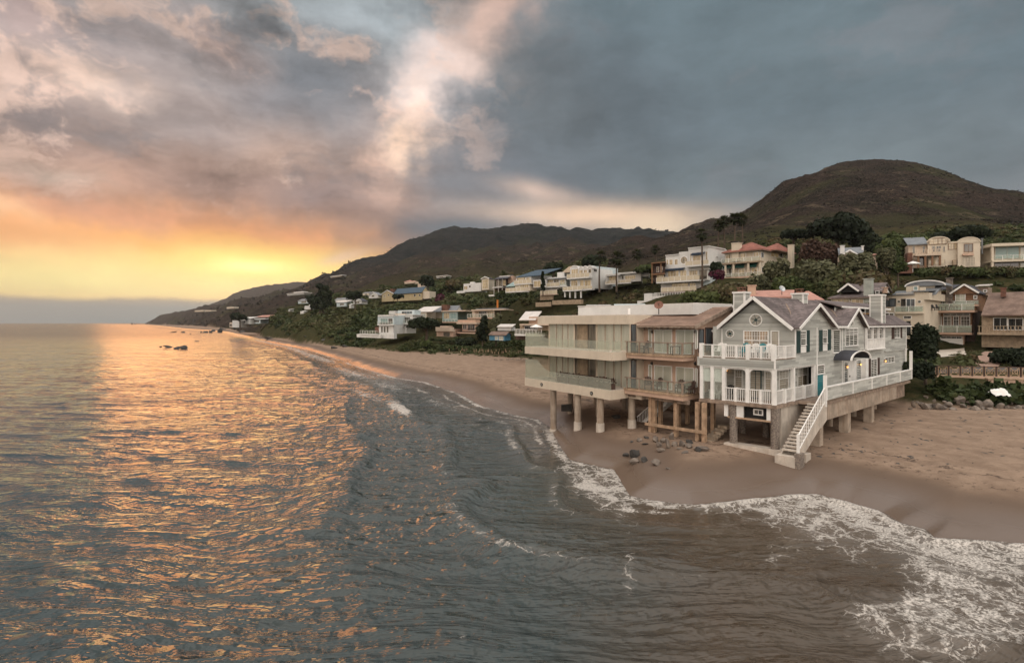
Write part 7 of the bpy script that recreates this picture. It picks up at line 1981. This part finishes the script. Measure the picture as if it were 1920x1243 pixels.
# railing along the coast road with crossed square panels
def road_rail():
    fr = Fr(1735, 63.0, -3000, 1250)
    A = Pl(fr, 'F', 0)
    s0, z1 = A.at(1735, 686); _, z0 = A.at(1735, 703)
    root = empty('road_railing', A(s0, 0, z0), 'pale railing of crossed square panels on dark posts along the coast road', 'railing')
    w = 18.6 * 63 / F; n = 16; pm = bpy.data.meshes
    me = None
    for i in range(n):
        a = s0 - w * i; b = a - w
        mb = MB(); A.box(mb, a - .06, a + .06, z0 - .15, z1 + .1, -.06, .06); mb.build('post', MT('dark_wood'), root)
        mb = MB(); x0, x1 = b + .14, a - .14; y0, y1 = z0 + .05, z1 - .02; t_ = .055
        for q0, q1_ in (((x0, y0), (x1, y0)), ((x1, y0), (x1, y1)), ((x1, y1), (x0, y1)), ((x0, y1), (x0, y0)), ((x0, y0), (x1, y1)), ((x0, y1), (x1, y0))):
            mb.beam(A(q0[0], 0, q0[1]), A(q1_[0], 0, q1_[1]), t_, t_)
        cx, cy, r = (x0 + x1) / 2, (y0 + y1) / 2, .24
        for q0, q1_ in (((-r, -r), (r, -r)), ((r, -r), (r, r)), ((r, r), (-r, r)), ((-r, r), (-r, -r))):
            mb.beam(A(cx + q0[0], .02, cy + q0[1]), A(cx + q1_[0], .02, cy + q1_[1]), t_, t_)
        mb.build('panel', MT('pale_timber'), root)
    mb = MB(); A.box(mb, s0 - w * n, s0, z1, z1 + .06, -.06, .06); mb.build('top_rail', MT('dark_wood'), root)
    mb = MB(); A.box(mb, s0 - w * n, s0 + .5, z0 - .5, z0 - .02, -.5, .1); mb.build('curb', MT('pink_stucco'), root)
    r2 = empty('retaining_wall', A(s0 - 8, 0, z0 - 2), 'pinkish retaining wall below the right end of the road railing', 'wall')
    A2 = Pl(fr, 'F', -3.0)
    a, b = A2.at(1853, 715)[0], A2.at(1960, 715)[0]; zz = A2.at(1853, 711)[1]
    mb = MB(); A2.box(mb, b, a, zz - 1.6, zz, -.4, 0); mb.build('wall_body', MT('pink_stucco'), r2)
    mb = MB(); A2.box(mb, b, a + .1, zz, zz + .12, -.5, .1); mb.build('coping', MT('pale_timber'), r2)
road_rail()

def drape(name, poly, mat, n=26, lift=.05, kind='structure'):
    """sheet lying on the ground inside a 4 cornered patch (world x, y corners)"""
    a, b, c, d = [np.array(p) for p in poly]; u, v = np.meshgrid(np.linspace(0, 1, n), np.linspace(0, 1, n))
    XY = (a[None, None] * ((1 - u) * (1 - v))[..., None] + b * (u * (1 - v))[..., None] + c * (u * v)[..., None] + d * ((1 - u) * v)[..., None]).reshape(-1, 2)
    z = land_z(XY[:, 0], XY[:, 1])[0] + lift; i = np.arange(n * n).reshape(n, n)
    Q = np.stack([i[:-1, :-1], i[:-1, 1:], i[1:, 1:], i[1:, :-1]], -1).reshape(-1, 4)
    obj(name, npmesh(name, np.c_[XY, z], Q, MT(mat), smooth=True), kind=kind)
def W2(px, D): return ((px - CX) / F * D, D)
M('brick_paving', (.30, .19, .14), .85, .2, 3, .5)
drape('driveway', [W2(1812, 67), W2(1872, 67), W2(1905, 84), W2(1848, 84)], 'brick_paving')
M('asphalt', (.06, .058, .055), .85, .15, 3, .3)
drape('road', [W2(1735, 64.2), W2(2100, 64.2), W2(2100, 66.8), W2(1735, 66.8)], 'asphalt')
drape('forecourt', [W2(1756, 80), W2(1812, 80), W2(1808, 95.5), W2(1757, 95.5)], 'pale_concrete')

# white sheet over the rocks
def sheet():
    n = 16; fx = np.linspace(-1, 1, n); u, v = np.meshgrid(fx, fx); p = P(1874, 735, 54)
    X = p.x + u * .78; Y = p.y + v * .45; Zz = p.z + .28 - .25 * u ** 2 - .35 * np.maximum(0, -v) ** 2 * 1.6 + fbm(u * 2.2 + 5, v * 2.2, 4, 9) * .35
    i = np.arange(n * n).reshape(n, n); Q = np.stack([i[:-1, :-1], i[:-1, 1:], i[1:, 1:], i[1:, :-1]], -1).reshape(-1, 4)
    me = npmesh('sheet', np.c_[(X - p.x).ravel(), (Y - p.y).ravel(), (Zz - p.z).ravel()], Q, MT('white_paint'))
    obj('plastic_sheet', me, None, p, label='crumpled white sheet lying over the boulders at right', cat='sheet')
sheet()

# wrack, twigs and shell bits scattered over the dry sand
def debris():
    R = np.random.RandomState(31); N = 1500
    px = np.r_[R.uniform(1500, 1980, N // 2), R.uniform(620, 1140, N - N // 2)]
    D = np.r_[R.uniform(34, 52, N // 2), np.exp(R.uniform(math.log(52), math.log(165), N - N // 2))]
    X = (px - CX) / F * D; z, d, k, mt = land_z(X, D)
    ln = np.abs(d - 7.4 + 2.2 * fbm(X / 4, D / 4, 3, 61)); pk = np.where(ln < .5, .9, .16)
    ok = (d > 4.2) & (k < .3) & (R.rand(N) < pk)
    X, D, z = X[ok], D[ok], z[ok]; n = len(X); a = R.rand(n) * 6.28; L = R.uniform(.05, .26, n) * np.sqrt(D / 40); w = L * R.uniform(.15, .6, n); h = R.uniform(.02, .07, n)
    ca, sa = np.cos(a), np.sin(a); V = np.zeros((n, 5, 3))
    for i, (sx, sy) in enumerate(((-1, -1), (1, -1), (1, 1), (-1, 1))):
        V[:, i, 0] = X + ca * L * sx - sa * w * sy; V[:, i, 1] = D + sa * L * sx + ca * w * sy; V[:, i, 2] = z - .01
    V[:, 4] = np.stack([X, D, z + h], 1)
    b = np.arange(n)[:, None] * 5; T = np.concatenate([b + np.array(t)[None] for t in ((0, 1, 4), (1, 2, 4), (2, 3, 4), (3, 0, 4))])
    obj('beach_wrack', npmesh('beach_wrack', V.reshape(-1, 3), T, MT('dark_stone')), kind='stuff')
debris()

# furniture -------------------------------------------------------------
def rotz(p, r): c, s = math.cos(r), math.sin(r); return Vector((p[0] * c - p[1] * s, p[0] * s + p[1] * c, p[2]))
def chair(loc, rot, mat, label, kind='adirondack', group=None):
    root = empty('deck_chair', loc, label, 'chair', group); L = Vector(loc)
    def bx(name, a, b):
        mb = MB(); (x0, y0, z0), (x1, y1, z1) = a, b
        mb.hexa([L + rotz(p, rot) for p in ((x0, y0, z0), (x1, y0, z0), (x1, y1, z0), (x0, y1, z0))], [L + rotz(p, rot) for p in ((x0, y0, z1), (x1, y0, z1), (x1, y1, z1), (x0, y1, z1))]); mb.build(name, MT(mat), root)
    bx('seat', (-.27, -.28, .38), (.27, .26, .43))
    for sx in (-1, 1):
        for sy in (-1, 1): bx('leg', (sx * .27 - .03, sy * .25 - .03, 0), (sx * .27 + .03, sy * .25 + .03, .62 if sy < 0 else .6))
        bx('armrest', (sx * .29 - .05, -.32, .61), (sx * .29 + .05, .28, .645))
    for i in range(4):
        x = -.27 + .54 * i / 4; mb = MB()
        h = 1.0 + (.07 if i in (1, 2) else 0)
        P0 = [rotz(p, rot) + L for p in ((x + .015, .24, .40), (x + .12, .24, .40), (x + .12, .27, .40), (x + .015, .27, .40))]
        P1 = [rotz(p, rot) + L for p in ((x + .015, .40, h), (x + .12, .40, h), (x + .12, .43, h), (x + .015, .43, h))]
        mb.hexa(P0, P1); mb.build('back_slat', MT(mat), root)
def table(loc, w, d, h, mat, label):
    root = empty('table', loc, label, 'table'); L = Vector(loc); mb = MB()
    def bx(name, a, b):
        mb = MB(); (x0, y0, z0), (x1, y1, z1) = a, b
        mb.hexa([L + Vector(p) for p in ((x0, y0, z0), (x1, y0, z0), (x1, y1, z0), (x0, y1, z0))], [L + Vector(p) for p in ((x0, y0, z1), (x1, y0, z1), (x1, y1, z1), (x0, y1, z1))]); mb.build(name, MT(mat), root)
    bx('table_top', (-w / 2, -d / 2, h - .05), (w / 2, d / 2, h))
    for i in (-1, 1):
        for j in (-1, 1): bx('leg', (i * (w / 2 - .08) - .03, j * (d / 2 - .08) - .03, 0), (i * (w / 2 - .08) + .03, j * (d / 2 - .08) + .03, h - .05))
fr_m, root_m, zd, zu, F0m, FIm, F1m = MH
def at_front(fr, x, q, v, z): s = Pl(fr, 'F', v).at(q(x, 0)[0], 700)[0]; return fr(s, v, z)
ra = math.atan2(fr_m.b.y, fr_m.b.x) - math.pi / 2
chair(at_front(fr_m, 200, q2, 1.0, zu + .03), ra, 'white_paint', 'white chair behind the glass at the left end of the upper balcony')
chair(at_front(fr_m, 362, q2, 1.5, zu + .03), ra, 'teal_paint', 'left of the two teal chairs on the upper balcony')
chair(at_front(fr_m, 470, q2, 1.5, zu + .03), ra, 'teal_paint', 'right teal chair on the upper balcony, below the lit window')
chair(at_front(fr_m, 425, q2, 1.2, zu + .03), ra, 'white_paint', 'white chair between the two teal ones on the upper balcony')
chair(at_front(fr_m, 515, q2, 1.4, zu + .03), ra, 'white_paint', 'white chair at the right end of the upper balcony')
chair(at_front(fr_m, 165, q2, .8, zd), ra + .4, 'white_paint', 'left white chair behind the porch glass screen')
chair(at_front(fr_m, 200, q2, .9, zd), ra - .3, 'white_paint', 'right white chair behind the porch glass screen')
chair(at_front(fr_m, 262, q2, 1.2, zd), ra, 'black_metal', 'black chair on the porch under the wall lamp')
fr_c, F0c, FWc = MIDH
table(at_front(fr_c, 1062, q1, .9, 8.17), .9, .7, .72, 'dark_wood', 'small timber table on the upper balcony of the tan house')
for x, z, l in ((800, 8.17, 'left chair on the upper balcony of the tan house'), (855, 8.17, 'second chair on the upper balcony of the tan house'), (1085, 5.10, 'metal chair on the lower balcony right of the piles'), (1150, 5.10, 'metal chair at the right end of the lower balcony'), (880, 5.10, 'metal chair at the left of the lower balcony'), (940, 5.10, 'metal chair in the middle of the lower balcony')):
    chair(at_front(fr_c, x, q1, .95, z), ra + random.Random(x).uniform(-.6, .6), 'dark_wood', l)
fr_o, F0o = MOD
for i, (x, l) in enumerate(((335, 'long planter of dark shrubs at the left of the lower glass terrace'), (410, 'second planter of dark shrubs on the lower glass terrace'), (490, 'third planter of dark shrubs on the lower glass terrace'), (560, 'fourth planter of dark shrubs on the lower glass terrace'), (615, 'last planter at the right of the lower glass terrace'))):
    p = at_front(fr_o, x, q1, .6, 5.01); root = empty('planter', p, l, 'planter')
    mb = MB(); mb.slab([p + fr_o.a.to_3d() * s * 1.0 + fr_o.b.to_3d() * t_ for s, t_ in ((-.8, -.25), (.8, -.25), (.8, .25), (-.8, .25))], (0, 0, .5)); mb.build('planter_box', MT('dark_wood'), root)
    R = np.random.RandomState(i); lob = [(fr_o.a.x * k * .55, fr_o.a.y * k * .55, .72, .38, .26) for k in (-1, 0, 1)]
    V, ti = quads_on_lobes(R, lob, 260, .06); obj('shrub', quadmesh('shrub', V, ti, 'russet_leaf'), root)

def dish(p, r, mat, label, rz=0):
    root = empty('satellite_dish', p, label, 'satellite dish'); mb = MB(); L = Vector(p)
    mb.tube(L, L + Vector((0, 0, .5)), .04, n=6); mb.build('mast', MT('black_metal'), root)
    mb = MB(); n = 16; c = L + Vector((0, 0, .5 + r * .7)); ax = rotz((0, -.85, .45), rz).normalized(); x = ax.orthogonal().normalized(); y = ax.cross(x)
    rings = [(0, 0), (.5, .06), (1, .2)]; vs = [c]; fs = []
    for q, dz in rings[1:]:
        for i in range(n): a = 2 * math.pi * i / n; vs.append(c + (x * math.cos(a) + y * math.sin(a)) * r * q + ax * r * dz)
    for i in range(n):
        j = (i + 1) % n; fs.append((0, 1 + i, 1 + j)); fs.append((1 + i, 1 + n + i, 1 + n + j, 1 + j))
    mb.add(vs, fs); mb.build('reflector', MT(mat), root)
    mb = MB(); mb.beam(c, c + ax * r * .9, .03); mb.build('feed_arm', MT('black_metal'), root)
s_ = Pl(fr_o, 'F', 3.2).at(q1(950, 250)[0], 590)[0]
dish(fr_o(s_, 3.2, 11.5), .38, 'rust_metal', 'round rust brown dish on the roof edge beside the tan shingle roof', -.4)
dish(P(1466, 553, 69), .42, 'steel', 'grey dish on the pink roof behind the grey house', .2)
# parasols
def parasol(p, r, h, label):
    root = empty('parasol', p, label, 'parasol'); L = Vector(p); mb = MB(); mb.tube(L, L + Vector((0, 0, h)), .05, n=6); mb.build('pole', MT('white_paint'), root)
    mb = MB(); n = 8; t_ = L + Vector((0, 0, h + .05)); vs = [t_] + [L + Vector((r * math.cos(2 * math.pi * i / n), r * math.sin(2 * math.pi * i / n), h - r * .35)) for i in range(n)]
    vs += [v - Vector((0, 0, .15)) for v in vs[1:]]
    mb.add(vs, [(0, 1 + i, 1 + (i + 1) % n) for i in range(n)] + [(1 + i, 1 + n + i, 1 + n + (i + 1) % n, 1 + (i + 1) % n) for i in range(n)]); mb.build('canopy', MT('white_paint'), root)
parasol(P(*z4(967, 595), 110), 1.3, 2.2, 'white parasol on the brick terrace left of the arched house')
parasol(P(*z6(745, 848), 111), 1.3, 2.0, 'white parasol on the terrace of the low beach pavilion')
# furniture on the brown house deck
pd = P(*z3(900, 342), 94.5)
for x, l in ((880, 'dark folding chair at the left of the upper glass deck'), (912, 'second dark folding chair on the upper glass deck')): chair(P(*z3(x, 340), 94.6), .3, 'black_metal', l)
table(P(*z3(1025, 340), 94.6), 2.2, 1.0, .75, 'dark_wood', 'long dark table on the upper glass deck of the brown house')
# stakes and rubble at the back of the middle beach
R = random.Random(5)
sm_ = None
for i in range(46):
    px = 842 + i * 3.4 + R.uniform(-1, 1); py = 661 + (px - 842) * .045 + R.uniform(-1.2, 1.2)
    D = 135 - (px - 842) * .14; D = (H - 2.2) * F / (py - HY) if py > 650 else D
    x = (px - CX) / F * D; z = gz(x, D)
    if sm_ is None:
        mb = MB(); mb.tube((0, 0, -.3), (0, 0, .75), .09, .08, 6); sm_ = bpy.data.meshes.new('stake'); sm_.from_pydata([tuple(v) for v in mb.v], [], mb.f); sm_.materials.append(MT('pale_timber')); sm_.update()
    o = obj('stake', sm_, None, (x, D, z), label='short pale stake in the uneven line at the back of the middle beach', cat='stake', group='stakes along the beach scrub'); o.scale.z = R.uniform(.6, 1.2); o.rotation_euler = (R.uniform(-.12, .12), R.uniform(-.12, .12), 0)
for i in range(26):
    px = R.uniform(925, 985); py = R.uniform(655, 668); rock(px, py, R.uniform(1.2, 2.6), R.uniform(.8, 1.6), 'small pale rubble stone among the stakes behind the beach', 'stone', D=125, group='rubble stones behind the beach', name='stone', cat='stone', sub=1)
# ------------------------------------------------------------------ air
def haze():
    m = bpy.data.materials.new('haze'); m.use_nodes = True; t = NT(m.node_tree)
    v = t.n('ShaderNodeVolumePrincipled'); v.inputs['Color'].default_value = (.80, .78, .76, 1); v.inputs['Density'].default_value = 7e-5; v.inputs['Anisotropy'].default_value = .35
    t.n('ShaderNodeOutputMaterial', i_Volume=v.outputs[0])
    mb = MB(); x0, x1, y0, y1, z0, z1 = -31000, 43000, -300, 10500, -130, 330
    mb.hexa([(x0, y0, z0), (x1, y0, z0), (x1, y1, z0), (x0, y1, z0)], [(x0, y0, z1), (x1, y0, z1), (x1, y1, z1), (x0, y1, z1)])
    mb.build('haze', m, kind='stuff')
haze()
